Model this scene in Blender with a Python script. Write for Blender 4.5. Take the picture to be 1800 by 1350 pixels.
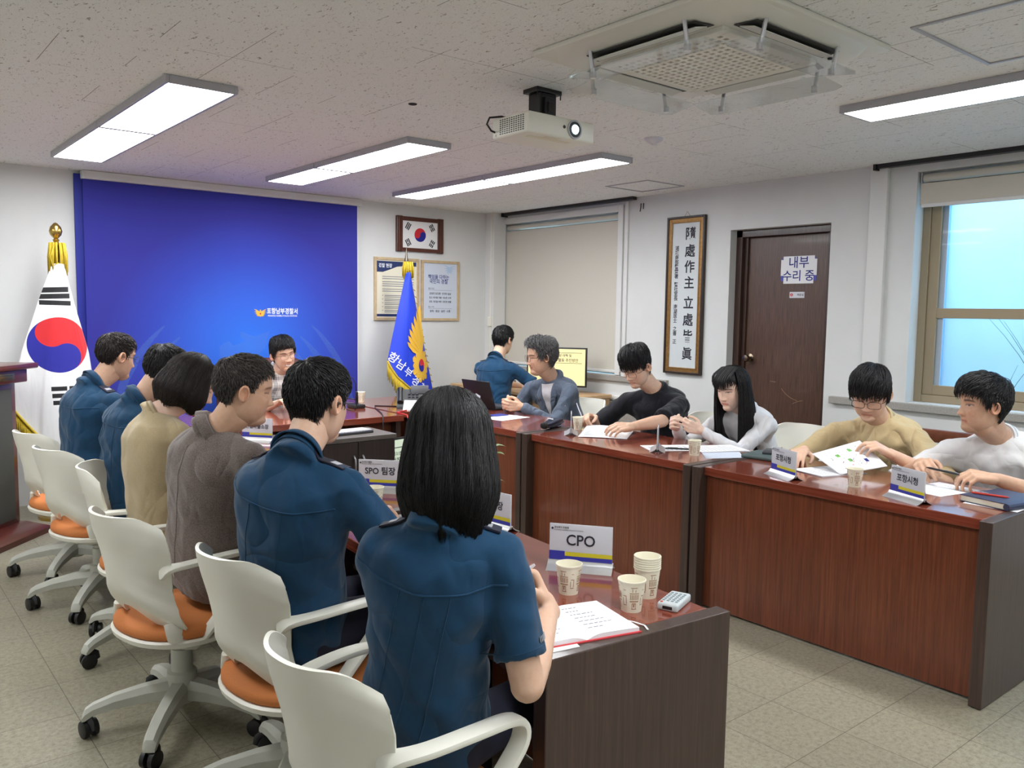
import bpy, bmesh, math, random
import numpy as np
from mathutils import Vector, Matrix, Euler
from mathutils.bvhtree import BVHTree

for o in list(bpy.data.objects): bpy.data.objects.remove(o)
SC = bpy.context.scene
COL = SC.collection
PI = math.pi
rnd = random.Random(7)

# ------------------------------------------------------------------ camera
def setup_camera():
    yaw, pitch, roll = math.radians(39.267), math.radians(-5.062), math.radians(.792)
    F = Vector((math.sin(yaw)*math.cos(pitch), math.cos(yaw)*math.cos(pitch), math.sin(pitch)))
    r = F.cross(Vector((0, 0, 1))).normalized(); u = r.cross(F)
    c, s = math.cos(roll), math.sin(roll)
    R = c*r+s*u; U = -s*r+c*u
    cd = bpy.data.cameras.new('camera'); cam = bpy.data.objects.new('camera', cd); COL.objects.link(cam)
    cd.sensor_width = 36; cd.lens = 1461.5/1800*36; cd.clip_start = .05; cd.clip_end = 60
    M = Matrix(((R.x, U.x, -F.x, 0), (R.y, U.y, -F.y, 0), (R.z, U.z, -F.z, 1.5), (0, 0, 0, 1)))
    cam.matrix_world = M
    SC.camera = cam
setup_camera()

# ------------------------------------------------------------------ light and exposure
W = bpy.data.worlds.new('world'); SC.world = W; W.use_nodes = True
W.node_tree.nodes['Background'].inputs[0].default_value = (.42, .72, 1.0, 1)
W.node_tree.nodes['Background'].inputs[1].default_value = 3.0
SC.view_settings.view_transform = 'Standard'
SC.view_settings.look = 'None'
SC.view_settings.gamma = 1
SC.view_settings.use_curve_mapping = False
SC.view_settings.exposure = 1.2
PANEL_LIGHT = 10.5
SC.cycles.max_bounces = 8
SC.cycles.diffuse_bounces = 4
SC.cycles.glossy_bounces = 3
SC.cycles.transparent_max_bounces = 12
SC.cycles.sample_clamp_indirect = 6
SC.cycles.use_denoising = True

# ------------------------------------------------------------------ materials
def lin(v):
    v = v/255.0
    return v/12.92 if v <= .04045 else ((v+.055)/1.055)**2.4
def rgb(r, g, b): return (lin(r), lin(g), lin(b), 1)

class NT:
    def __init__(s, name):
        s.m = bpy.data.materials.new(name); s.m.use_nodes = True
        s.t = s.m.node_tree; s.n = s.t.nodes; s.b = s.n['Principled BSDF']
        s.tc = None
    def node(s, typ, **kw):
        n = s.n.new(typ)
        for k, v in kw.items():
            if k.startswith('i_'):
                key = k[2:]
                key = int(key) if key.isdigit() else key.replace('_', ' ')
                n.inputs[key].default_value = v
            else: setattr(n, k, v)
        return n
    def link(s, a, b): s.t.links.new(a, b)
    def obj(s, scale=(1, 1, 1), rot=(0, 0, 0)):
        if not s.tc: s.tc = s.n.new('ShaderNodeTexCoord')
        mp = s.n.new('ShaderNodeMapping'); mp.inputs['Scale'].default_value = scale; mp.inputs['Rotation'].default_value = rot
        s.link(s.tc.outputs['Object'], mp.inputs[0]); return mp.outputs[0]
    def noise(s, vec, scale, detail=3, rough=.5, dist=0):
        n = s.n.new('ShaderNodeTexNoise'); s.link(vec, n.inputs['Vector'])
        n.inputs['Scale'].default_value = scale; n.inputs['Detail'].default_value = detail
        n.inputs['Roughness'].default_value = rough; n.inputs['Distortion'].default_value = dist
        return n.outputs['Fac']
    def ramp(s, fac, stops):
        r = s.n.new('ShaderNodeValToRGB'); s.link(fac, r.inputs[0])
        el = r.color_ramp.elements
        while len(el) < len(stops): el.new(.5)
        for e, (p, c) in zip(el, stops): e.position = p; e.color = c
        return r.outputs[0]
    def mix(s, fac, a, b, typ='MIX'):
        m = s.n.new('ShaderNodeMix'); m.data_type = 'RGBA'; m.blend_type = typ
        for v, k in ((fac, 0), (a, 6), (b, 7)):
            if isinstance(v, (int, float)): m.inputs[k].default_value = v
            elif isinstance(v, tuple): m.inputs[k].default_value = v
            else: s.link(v, m.inputs[k])
        return m.outputs[2]
    def bump(s, h, strength=.3, dist=.01):
        b = s.n.new('ShaderNodeBump'); b.inputs['Strength'].default_value = strength; b.inputs['Distance'].default_value = dist
        s.link(h, b.inputs['Height']); s.link(b.outputs[0], s.b.inputs['Normal'])
    def base(s, v):
        if isinstance(v, tuple): s.b.inputs['Base Color'].default_value = v
        else: s.link(v, s.b.inputs['Base Color'])
    def set(s, **kw):
        for k, v in kw.items(): s.b.inputs[k.replace('_', ' ')].default_value = v
        return s

class X:
    """tiny expression builder over Math nodes"""
    nt = None
    def __init__(s, o): s.o = o
    @staticmethod
    def op(kind, *a):
        n = X.nt.n.new('ShaderNodeMath'); n.operation = kind
        for i, v in enumerate(a):
            if isinstance(v, X): X.nt.link(v.o, n.inputs[i])
            else: n.inputs[i].default_value = v
        return X(n.outputs[0])
    def __add__(s, b): return X.op('ADD', s, b)
    def __sub__(s, b): return X.op('SUBTRACT', s, b)
    def __mul__(s, b): return X.op('MULTIPLY', s, b)
    def __lt__(s, b): return X.op('LESS_THAN', s, b)
    def __gt__(s, b): return X.op('GREATER_THAN', s, b)
    def abs(s): return X.op('ABSOLUTE', s)
def xdist(x, z, cx, cz):
    dx = x-cx; dz = z-cz
    return X.op('SQRT', dx*dx+dz*dz)

MATS = {}
def M(name): return MATS[name]
def simple(name, col, rough=.5, metal=0, noise=0, nscale=40, bump=0, bscale=200, spec=.5, coat=0, sheen=0):
    t = NT(name)
    if noise:
        v = t.obj()
        f = t.noise(v, nscale, 3)
        a = tuple(max(0, c*(1-noise)) for c in col[:3])+(1,); b = tuple(min(1, c*(1+noise)) for c in col[:3])+(1,)
        t.base(t.ramp(f, [(.3, a), (.7, b)]))
    else: t.base(col)
    if bump: t.bump(t.noise(t.obj(), bscale, 2), bump, .002)
    t.set(Roughness=rough, Metallic=metal)
    t.b.inputs['Specular IOR Level'].default_value = spec
    t.b.inputs['Coat Weight'].default_value = coat
    t.b.inputs['Coat Roughness'].default_value = .08
    t.b.inputs['Sheen Weight'].default_value = sheen
    MATS[name] = t.m; return t
def wood(name, dark, light, axis='z', rough=.35, coat=0, fine=1.0, band=.5, spec=.5):
    t = NT(name)
    sc = {'z': (34, 34, 1.1), 'y': (34, 1.1, 34), 'x': (1.1, 34, 34)}[axis]
    v = t.obj(tuple(a*fine for a in sc))
    f1 = t.noise(v, 3.2, 5, .65, .15)
    v2 = t.obj({'z': (6, 6, .35), 'y': (6, .35, 6), 'x': (.35, 6, 6)}[axis])
    f2 = t.noise(v2, 2.0, 3, .5, .6)
    c = t.ramp(f1, [(.32, dark), (.72, light)])
    c2 = t.ramp(f2, [(.3, (1-band*.5,)*3+(1,)), (.7, (1, 1, 1, 1))])
    t.base(t.mix(1.0, c, c2, 'MULTIPLY'))
    t.bump(f1, .05, .001)
    t.set(Roughness=rough); t.b.inputs['Coat Weight'].default_value = coat; t.b.inputs['Coat Roughness'].default_value = .06
    t.b.inputs['Specular IOR Level'].default_value = spec
    MATS[name] = t.m
def fabric(name, col, weave=.12, scale=900, rough=.85, folds=.5, sheen=.15, fscale=7):
    t = NT(name)
    f = t.noise(t.obj(), scale, 2)
    a = tuple(c*(1-weave) for c in col[:3])+(1,); b = tuple(min(1, c*(1+weave)) for c in col[:3])+(1,)
    t.base(t.ramp(f, [(.35, a), (.65, b)]))
    X.nt = t
    h = X(t.noise(t.obj((1, 1, .7)), fscale*.6, 1, .4, 1.6)); g2 = X(t.noise(t.obj((1.3, 1.3, .8), (.5, .3, .2)), fscale*1.8, 1, .4, 1.0))
    hh = X.op('POWER', (h-.5).abs()*2.2, .9)*1.1+g2*.45
    b1 = t.n.new('ShaderNodeBump'); b1.inputs['Strength'].default_value = folds; b1.inputs['Distance'].default_value = .03
    t.link(hh.o, b1.inputs['Height'])
    b2 = t.n.new('ShaderNodeBump'); b2.inputs['Strength'].default_value = .12; b2.inputs['Distance'].default_value = .001
    t.link(f, b2.inputs['Height']); t.link(b1.outputs[0], b2.inputs['Normal']); t.link(b2.outputs[0], t.b.inputs['Normal'])
    t.set(Roughness=rough); t.b.inputs['Sheen Weight'].default_value = sheen
    t.b.inputs['Specular IOR Level'].default_value = .25
    MATS[name] = t.m; return t

simple('white_plastic', rgb(236, 234, 222), .38)
simple('chair_grey', rgb(196, 196, 186), .5, noise=.06, nscale=12)
simple('black_rubber', rgb(24, 24, 26), .45)
simple('black_plastic', rgb(28, 28, 30), .4)
simple('dark_grey', rgb(62, 62, 66), .45)
simple('grey_metal', rgb(150, 150, 150), .35, .7)
simple('chrome', rgb(190, 190, 190), .18, 1)
simple('gold', rgb(190, 160, 90), .25, 1)
simple('steel', rgb(120, 112, 104), .3, 1)
simple('orange_fabric', rgb(206, 124, 66), .8, noise=.05, nscale=300, bump=.1, bscale=900)
simple('paper', rgb(240, 240, 243), .8)
simple('paper_cream', rgb(232, 226, 205), .75)
simple('ink', rgb(40, 40, 52), .8)
simple('ink_blue', rgb(30, 45, 130), .7)
simple('ink_grey', rgb(120, 122, 132), .8)
simple('ink_brown', rgb(165, 125, 95), .8)
simple('ink_red', rgb(205, 60, 50), .7)
simple('ink_green', rgb(120, 180, 90), .8)
simple('card_white', rgb(214, 214, 222), .3)
simple('card_blue', rgb(58, 62, 165), .35)
simple('card_yellow', rgb(212, 200, 50), .35)
simple('alu', rgb(205, 205, 208), .3, .6)
simple('cup_paper', rgb(236, 230, 208), .6)
simple('ceiling_rail', rgb(22, 22, 26), .4)
simple('white_metal', rgb(222, 222, 220), .45)
simple('lamp_frame', rgb(178, 178, 184), .4, .15)
simple('window_frame', rgb(160, 144, 118), .42, .25)
simple('blind_cloth', rgb(205, 200, 188), .9, noise=.02, nscale=200)
simple('unit_plastic', rgb(232, 230, 220), .45)
simple('unit_dark', rgb(52, 52, 50), .6)
simple('unit_shade', rgb(168, 164, 150), .7)
simple('maroon', rgb(74, 30, 34), .6, noise=.5, nscale=30)
simple('screen_housing', rgb(214, 214, 212), .5)
simple('poster_frame', rgb(196, 172, 136), .5, noise=.1, nscale=30)
simple('poster_pale', rgb(206, 214, 228), .6)
simple('poster_blue', rgb(30, 48, 96), .6)
simple('flag_frame', rgb(84, 44, 32), .3, noise=.15, nscale=60)
simple('flag_white', rgb(236, 236, 236), .8)
simple('flag_red', rgb(205, 40, 50), .8)
simple('flag_blue', rgb(30, 35, 140), .8)
simple('scroll_paper', rgb(206, 212, 214), .5)
simple('gilt', rgb(150, 112, 62), .4, .5, noise=.2, nscale=60)
simple('dark_frame', rgb(48, 36, 28), .35)
simple('door_knob', rgb(130, 116, 100), .25, 1)
simple('granite', rgb(160, 156, 150), .45, noise=.35, nscale=260)
simple('yellow_cord', rgb(196, 168, 40), .7, noise=.15, nscale=90)
simple('navy_trouser', rgb(28, 30, 48), .85)
simple('black_trouser', rgb(22, 22, 26), .85)
simple('shoe_black', rgb(20, 18, 18), .3)
simple('notebook_green', rgb(78, 92, 92), .5)
simple('notebook_navy', rgb(52, 60, 88), .5)
simple('notebook_red', rgb(205, 62, 68), .5)
simple('leaf', rgb(120, 140, 96), .5, noise=.3, nscale=25)
simple('leaf_dark', rgb(60, 100, 60), .5, noise=.3, nscale=40)
simple('remote_grey', rgb(200, 206, 208), .45)
simple('remote_key', rgb(120, 138, 146), .5)
simple('ash_wood_edge', rgb(196, 160, 118), .5)
simple('outside_panel', rgb(200, 224, 236), .7, noise=.03, nscale=3)
simple('outside_post', rgb(120, 170, 205), .6)
simple('soil', rgb(70, 52, 40), .9)
simple('pot', rgb(210, 205, 196), .5)
simple('umbrella_cloth', rgb(36, 40, 60), .6, noise=.4, nscale=60)
simple('chair_wood', rgb(110, 58, 38), .4, noise=.2, nscale=30)
simple('red_cable', rgb(200, 40, 44), .5)
simple('watch_blue', rgb(70, 105, 140), .5)
simple('epaulette', rgb(22, 26, 48), .7)
simple('silver_thread', rgb(176, 176, 184), .5)
simple('eyeglass_dark', rgb(30, 26, 28), .3)
simple('eyeglass_metal', rgb(120, 96, 84), .3, .8)
simple('eagle_pale', rgb(178, 200, 226), .7)
simple('gold_print', rgb(226, 178, 60), .6)
simple('white_print', rgb(232, 236, 245), .6)
simple('speck_dark', rgb(40, 36, 32), .8)
wood('desk_red', rgb(98, 50, 32), rgb(138, 76, 50), 'z', .3, .25)
wood('desk_top', rgb(116, 52, 38), rgb(148, 74, 54), 'y', .16, .6, band=.35)
wood('desk_top_x', rgb(116, 52, 38), rgb(148, 74, 54), 'x', .16, .6, band=.35)
wood('desk_dark', rgb(60, 45, 40), rgb(82, 64, 56), 'z', .38, .2, band=.2)
wood('cabinet_dark', rgb(38, 30, 30), rgb(60, 48, 46), 'z', .4)
wood('cabinet_top', rgb(90, 84, 80), rgb(116, 108, 102), 'x', .4)
wood('light_wood', rgb(184, 146, 104), rgb(206, 170, 126), 'z', .4, .1, band=.2)
wood('light_wood_x', rgb(196, 156, 112), rgb(214, 178, 134), 'y', .4, .1, band=.2)
wood('door_wood', rgb(60, 40, 32), rgb(106, 76, 60), 'z', .35, .15, fine=1.6, band=.25)
wood('door_frame_wood', rgb(52, 34, 28), rgb(78, 54, 44), 'z', .35, .15, band=.2)
wood('lectern_wood', rgb(78, 32, 26), rgb(112, 50, 40), 'x', .3, .3)
simple('lectern_panel', rgb(72, 72, 66), .6, noise=.12, nscale=160)
fabric('police_blue', rgb(23, 63, 94), .07, folds=.45)
fabric('navy_cloth', rgb(30, 32, 50), .1, folds=.4)
fabric('black_cloth', rgb(24, 25, 32), .1, folds=.45)
fabric('tweed', rgb(112, 100, 94), .42, 420, folds=.4, sheen=.3)
fabric('sand_knit', rgb(178, 160, 126), .1, 500, folds=.3, sheen=.3)
fabric('slate_jacket', rgb(88, 98, 114), .1, folds=.6, fscale=9)
fabric('tan_shirt', rgb(206, 184, 142), .07, folds=.5, fscale=9)
fabric('white_shirt', rgb(226, 224, 226), .03, folds=.5, fscale=9)
fabric('white_tee', rgb(230, 229, 230), .03, folds=.45)
fabric('grey_inner', rgb(196, 192, 194), .03, folds=.2)

def plaid():
    t = NT('plaid'); X.nt = t
    sp = t.n.new('ShaderNodeSeparateXYZ'); t.link(t.obj(), sp.inputs[0])
    x, y, z = (X(sp.outputs[i]) for i in range(3))
    h = x+y*.4
    def band(v, per, lo, hi):
        f = X.op('FRACT', v*(1/per)); return (f > lo)*(f < hi)
    a = band(h, .075, .0, .36); b = band(z, .085, .0, .32)
    c = band(h, .075, .46, .5)+band(z, .085, .42, .47)
    k = X.op('MINIMUM', a*.45+b*.45+c*.5, 1.0)
    t.base(t.mix(k.o, rgb(224, 222, 218), rgb(120, 118, 122)))
    t.set(Roughness=.85); t.bump(t.noise(t.obj(), 8, 2, .5, 1.2), .4, .03)
    MATS['plaid'] = t.m
plaid()

def glassy(name, col, alpha, rough=.05):
    t = NT(name); t.base(col); t.set(Roughness=rough, Alpha=alpha); MATS[name] = t.m
glassy('acrylic', rgb(205, 214, 214), .32)
glassy('acrylic_clear', rgb(235, 238, 242), .4)
glassy('lens_glass', rgb(220, 230, 235), .035)
glassy('window_glass', rgb(190, 225, 245), .12, .02)

def emis(name, col, st):
    t = NT(name); t.base(col); t.b.inputs['Emission Color'].default_value = col; t.b.inputs['Emission Strength'].default_value = st
    t.set(Roughness=.6); MATS[name] = t.m
emis('lamp_diffuser', (.95, .98, 1.0, 1), PANEL_LIGHT)
emis('projector_glow', (.65, .95, 1, 1), 2.2)
emis('monitor_yellow', rgb(222, 206, 150), .3)
emis('monitor_green', rgb(196, 212, 190), .2)

def skin_mat(name, col):
    t = NT(name)
    a = t.n.new('ShaderNodeAttribute'); a.attribute_name = 'tint'
    f = t.noise(t.obj(), 60, 3)
    c = t.mix(1.0, col, a.outputs['Color'], 'MULTIPLY')
    c = t.mix(.10, c, t.ramp(f, [(.3, (.6, .32, .24, 1)), (.7, (1, .84, .74, 1))]), 'MIX')
    t.base(c); t.set(Roughness=.5); t.b.inputs['Subsurface Weight'].default_value = .06
    t.b.inputs['Subsurface Radius'].default_value = (.02, .008, .004)
    t.b.inputs['Specular IOR Level'].default_value = .4
    MATS[name] = t.m
skin_mat('skin_warm', rgb(222, 180, 152))
skin_mat('skin_pale', rgb(232, 196, 174))
skin_mat('skin_tan', rgb(210, 166, 136))
def hair_mat(name, dark, light, rough=.42):
    t = NT(name)
    f = t.noise(t.obj((60, 60, 12)), 5, 4, .6, .3)
    t.base(t.ramp(f, [(.35, dark), (.75, light)])); t.set(Roughness=rough); t.bump(f, .5, .004)
    t.b.inputs['Specular IOR Level'].default_value = .45
    MATS[name] = t.m
hair_mat('hair_black', rgb(14, 13, 15), rgb(30, 28, 30))
hair_mat('hair_darkbrown', rgb(22, 16, 15), rgb(50, 36, 32))
hair_mat('hair_grey', rgb(34, 33, 34), rgb(128, 126, 126), .55)
hair_mat('hair_salt', rgb(30, 26, 25), rgb(98, 90, 84), .55)

# walls, floor, ceiling
def wallmat():
    t = NT('wall_paint')
    f = t.noise(t.obj(), 1.3, 4, .6)
    t.base(t.ramp(f, [(.3, rgb(212, 213, 212)), (.7, rgb(222, 223, 222))]))
    n = t.noise(t.obj(), 90, 3); t.bump(n, .14, .004); t.set(Roughness=.75); MATS['wall_paint'] = t.m
    t = NT('floor_tile'); X.nt = t
    sp = t.n.new('ShaderNodeSeparateXYZ'); t.link(t.obj(), sp.inputs[0])
    x, y = X(sp.outputs[0])-.631, X(sp.outputs[1])-1.153
    T = .3048
    fx = X.op('ABSOLUTE', X.op('FRACT', x*(1/T)+50.5)-.5)*T
    fy = X.op('ABSOLUTE', X.op('FRACT', y*(1/T)+50.5)-.5)*T
    g = X.op('MINIMUM', fx, fy)
    groove = g < .0011
    n1 = t.noise(t.obj(), 55, 5, .75); n2 = t.noise(t.obj(), 260, 2); n3 = t.noise(t.obj(), 1.1, 3)
    tv = t.n.new('ShaderNodeTexWhiteNoise'); tv.noise_dimensions = '2D'
    cmb = t.n.new('ShaderNodeCombineXYZ')
    t.link(X.op('FLOOR', x*(1/T)+50.0).o, cmb.inputs[0]); t.link(X.op('FLOOR', y*(1/T)+50.0).o, cmb.inputs[1])
    t.link(cmb.outputs[0], tv.inputs['Vector'])
    c = t.ramp(n1, [(.3, rgb(140, 134, 118)), (.5, rgb(172, 167, 150)), (.72, rgb(190, 186, 170))])
    c = t.mix(1.0, c, t.ramp(n2, [(.25, (.72, .72, .72, 1)), (.5, (1, 1, 1, 1))]), 'MULTIPLY')
    c = t.mix(1.0, c, t.ramp(n3, [(.3, (.9, .9, .9, 1)), (.7, (1, 1, 1, 1))]), 'MULTIPLY')
    c = t.mix(1.0, c, t.ramp(tv.outputs['Value'], [(0, (.93, .93, .93, 1)), (1, (1, 1, 1, 1))]), 'MULTIPLY')
    c = t.mix(1.0, c, (.86, .84, .78, 1), 'MULTIPLY'); c = t.mix(groove.o, c, rgb(78, 72, 62))
    t.base(c); t.set(Roughness=.34); t.bump(n1, .03, .002); t.b.inputs['Specular IOR Level'].default_value = .45
    MATS['floor_tile'] = t.m
    t = NT('ceiling_board'); X.nt = t
    sp = t.n.new('ShaderNodeSeparateXYZ'); t.link(t.obj(), sp.inputs[0])
    x, y = X(sp.outputs[0]), X(sp.outputs[1])
    v = t.obj((1, .42, 1))
    worm = t.noise(v, 78, 3, .62, 1.3)
    n = t.noise(t.obj(), 130, 3, .6)
    fl = t.ramp(worm, [(.335, (1, 1, 1, 1)), (.375, (0, 0, 0, 1))])
    c = t.mix(fl, rgb(242, 243, 240), rgb(158, 154, 144))
    c = t.mix(1.0, c, t.ramp(n, [(.2, (.85, .85, .85, 1)), (.5, (1, 1, 1, 1))]), 'MULTIPLY')
    fx = X.op('ABSOLUTE', X.op('FRACT', (x-1.0)*(1/.3)+50.5)-.5)*.3
    fy = X.op('ABSOLUTE', X.op('FRACT', (y-1.0)*(1/.6)+50.5)-.5)*.6
    nn = X(t.noise(t.obj(), 1.7, 2))
    seam = (X.op('MINIMUM', fx, fy) < .0012)*(nn > .54)
    c = t.mix(seam.o, c, rgb(120, 112, 104))
    t.base(c); t.set(Roughness=.9); t.bump(worm, .6, .006); MATS['ceiling_board'] = t.m
    t = NT('banner_blue'); X.nt = t
    sp = t.n.new('ShaderNodeSeparateXYZ'); t.link(t.obj(), sp.inputs[0])
    x, z = X(sp.outputs[0]), X(sp.outputs[2])
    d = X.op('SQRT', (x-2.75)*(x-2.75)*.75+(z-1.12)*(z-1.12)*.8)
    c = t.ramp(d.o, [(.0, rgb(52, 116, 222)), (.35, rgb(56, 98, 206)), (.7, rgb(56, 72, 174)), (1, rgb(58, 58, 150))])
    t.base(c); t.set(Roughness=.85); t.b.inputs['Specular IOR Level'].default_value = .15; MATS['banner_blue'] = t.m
    simple('banner_edge', rgb(28, 40, 150), .6)
    simple('eagle_blue', rgb(110, 160, 245), .7); MATS['eagle_blue'].node_tree.nodes['Principled BSDF'].inputs['Alpha'].default_value = .16
wallmat()

def flagmat():
    t = NT('taegeuk_cloth'); X.nt = t
    sp = t.n.new('ShaderNodeSeparateXYZ'); t.link(t.obj(), sp.inputs[0])
    x, z = X(sp.outputs[0]), X(sp.outputs[2])
    # object origin at the centre of the disc
    cs, sn = math.cos(math.radians(-62)), math.sin(math.radians(-62))
    r = .19
    inside = xdist(x, z, 0, 0) < r
    p = x*cs+z*sn; q = z*cs-x*sn            # p along the dividing axis, q across it
    red = (q > 0.0)
    h1 = xdist(p, q, -r/2, 0) < r/2         # this half-disc becomes red
    h2 = xdist(p, q, r/2, 0) < r/2          # this one becomes blue
    red = X.op('MAXIMUM', red, h1)
    red = red*(X.op('SUBTRACT', 1.0, h2))
    def bar(cx, cz, w, h, tilt=0):
        return ((x-cx).abs() < w/2)*(((z-cz)+(x-cx)*tilt).abs() < h/2)
    bars = bar(-.016, .377, .180, .036, -.05)
    for a in (bar(-.013, .333, .187, .034, -.04), bar(-.010, .288, .192, .032, .02)):
        bars = X.op('MAXIMUM', bars, a)
    for zz, ox in ((-.30, 0), (-.348, .004), (-.396, .008)):
        bars = X.op('MAXIMUM', bars, bar(-.014+ox, zz, .098, .030)); bars = X.op('MAXIMUM', bars, bar(.098+ox, zz, .098, .030))
    c = t.mix(bars.o, rgb(236, 236, 238), rgb(22, 22, 26))
    ic = t.mix(red.o, rgb(30, 32, 150), rgb(214, 36, 44))
    c = t.mix(inside.o, c, ic)
    t.base(c); t.set(Roughness=.75); t.b.inputs['Sheen Weight'].default_value = .2
    t.bump(t.noise(t.obj((3, 3, .6)), 4, 2, .5, .5), .25, .03)
    MATS['taegeuk_cloth'] = t.m
    t = NT('police_flag_cloth'); t.base(rgb(30, 62, 205)); t.set(Roughness=.5)
    t.bump(t.noise(t.obj((5, 5, .6)), 4, 2, .5, .5), .25, .03); MATS['police_flag_cloth'] = t.m
flagmat()

# ------------------------------------------------------------------ mesh helpers
def link(o): COL.objects.link(o); return o
def mesh_obj(name, me, parent=None, mats=None):
    o = bpy.data.objects.new(name, me); link(o)
    if mats:
        for m in (mats if isinstance(mats, (list, tuple)) else [mats]): me.materials.append(M(m) if isinstance(m, str) else m)
    if parent is not None:
        o.parent = parent; o.location = -world_loc(parent)
    return o
def world_loc(o):
    v = Vector(o.location)
    p = o.parent
    while p: v += Vector(p.location); p = p.parent
    return v
def empty(name, label=None, cat=None, loc=(0, 0, 0), group=None):
    o = bpy.data.objects.new(name, None); link(o); o.location = loc; o.empty_display_size = .05
    return tag(o, label, cat, group)
def tag(o, label=None, cat=None, group=None, kind=None):
    if label: o['label'] = label
    if cat: o['category'] = cat
    if group: o['group'] = group
    if kind: o['kind'] = kind
    return o
class B:
    """collects shapes in world (or root-local) space"""
    def __init__(s): s.bm = bmesh.new(); s.mi = 0
    def _set(s, faces):
        for f in faces: f.material_index = s.mi
    def box(s, a, b, bev=0, rot=None, org=None, seg=2):
        r = bmesh.ops.create_cube(s.bm, size=1)
        vs = r['verts']
        for v in vs: v.co = Vector([(a[i]+b[i])/2+v.co[i]*(b[i]-a[i]) for i in range(3)])
        fs = set(f for v in vs for f in v.link_faces); s._set(fs)
        if bev:
            es = set(e for v in vs for e in v.link_edges)
            n0 = set(s.bm.verts)
            rr = bmesh.ops.bevel(s.bm, geom=list(es), offset=bev, segments=seg, affect='EDGES', profile=.5)
            vs = list(set(v for f in rr['faces'] for v in f.verts)|set(v for v in vs if v.is_valid))
            s._set(set(f for v in vs for f in v.link_faces))
        if rot is not None:
            o = Vector(org) if org is not None else Vector([(a[i]+b[i])/2 for i in range(3)])
            for v in vs: v.co = o+rot @ (v.co-o)
        return vs
    def ring(s, pts): return [s.bm.verts.new(p) for p in pts]
    def loft(s, rings, cap=True, closed=True):
        R = [s.ring(r) for r in rings]; n = len(R[0])
        for a, b in zip(R[:-1], R[1:]):
            for i in range(n if closed else n-1):
                j = (i+1) % n
                s._set([s.bm.faces.new((a[i], a[j], b[j], b[i]))])
        if cap:
            s._set([s.bm.faces.new(list(reversed(R[0])))]); s._set([s.bm.faces.new(R[-1])])
        return R
    def tube(s, pts, rad, n=8, cap=True, squash=None):
        pts = [Vector(p) for p in pts]
        if not isinstance(rad, (list, tuple)): rad = [rad]*len(pts)
        rings = []; ref = None
        for i, p in enumerate(pts):
            d = (pts[min(i+1, len(pts)-1)]-pts[max(i-1, 0)])
            if d.length < 1e-9: d = Vector((0, 0, 1))
            d.normalize()
            if ref is None:
                ref = Vector((0, 0, 1)) if abs(d.z) < .9 else Vector((1, 0, 0))
            u = (ref-d*ref.dot(d)).normalized(); ref = u
            w = d.cross(u)
            k = squash or 1
            rings.append([p+(u*math.cos(t)*k+w*math.sin(t))*rad[i] for t in [2*PI*j/n for j in range(n)]])
        s.loft(rings, cap)
    def lathe(s, c, prof, n=24, axis='z', cap=True):
        c = Vector(c); rings = []
        for r, h in prof:
            rg = []
            for j in range(n):
                t = 2*PI*j/n; a, b = r*math.cos(t), r*math.sin(t)
                p = {'z': (a, b, h), 'y': (a, h, -b), 'x': (h, a, b)}[axis]
                rg.append(c+Vector(p))
            rings.append(rg)
        s.loft(rings, cap)
    def capsule(s, p0, r0, p1, r1, n=14, flat=False):
        p0, p1 = Vector(p0), Vector(p1); d = p1-p0; L = max(d.length, 1e-6); d = d/L
        ref = Vector((0, 0, 1)) if abs(d.z) < .9 else Vector((1, 0, 0))
        u = (ref-d*ref.dot(d)).normalized(); w = d.cross(u)
        st = []
        if flat: st = [(0, r0), (L, r1)]
        else:
            for k in range(5, -1, -1): a = k/6*PI/2; st.append((-math.sin(a)*r0, math.cos(a)*r0))
            for k in range(0, 6): a = k/6*PI/2; st.append((L+math.sin(a)*r1, math.cos(a)*r1))
        s.loft([[p0+d*h+(u*math.cos(2*PI*j/n)+w*math.sin(2*PI*j/n))*r for j in range(n)] for h, r in st])
    def blob(s, c, rad, rot=None, n=16):
        c = Vector(c); rings = []
        for k in range(1, n//2+1):
            a = PI*k/(n//2+1)
            rg = []
            for j in range(n):
                t = 2*PI*j/n
                v = Vector((rad[0]*math.sin(a)*math.cos(t), rad[1]*math.sin(a)*math.sin(t), -rad[2]*math.cos(a)))
                if rot is not None: v = rot @ v
                rg.append(c+v)
            rings.append(rg)
        s.loft(rings)
    def poly(s, pts, th=None, off=None):
        vs = s.ring(pts); f = s.bm.faces.new(vs); s._set([f])
        if off is not None:
            r = bmesh.ops.extrude_face_region(s.bm, geom=[f])
            nv = [g for g in r['geom'] if isinstance(g, bmesh.types.BMVert)]
            for v in nv: v.co += Vector(off)
            s._set(set(q for v in nv for q in v.link_faces))
    def mesh(s, name='m', smooth=False, flip=True):
        if flip: bmesh.ops.recalc_face_normals(s.bm, faces=s.bm.faces)
        me = bpy.data.meshes.new(name); s.bm.to_mesh(me); s.bm.free()
        if smooth: me.shade_smooth()
        return me
    def obj(s, name, mats, parent=None, smooth=False, auto=None):
        me = s.mesh(name, smooth or auto is not None)
        if auto is not None:
            try: me.set_sharp_from_angle(angle=math.radians(auto))
            except Exception: pass
        return mesh_obj(name, me, parent, mats)

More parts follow.
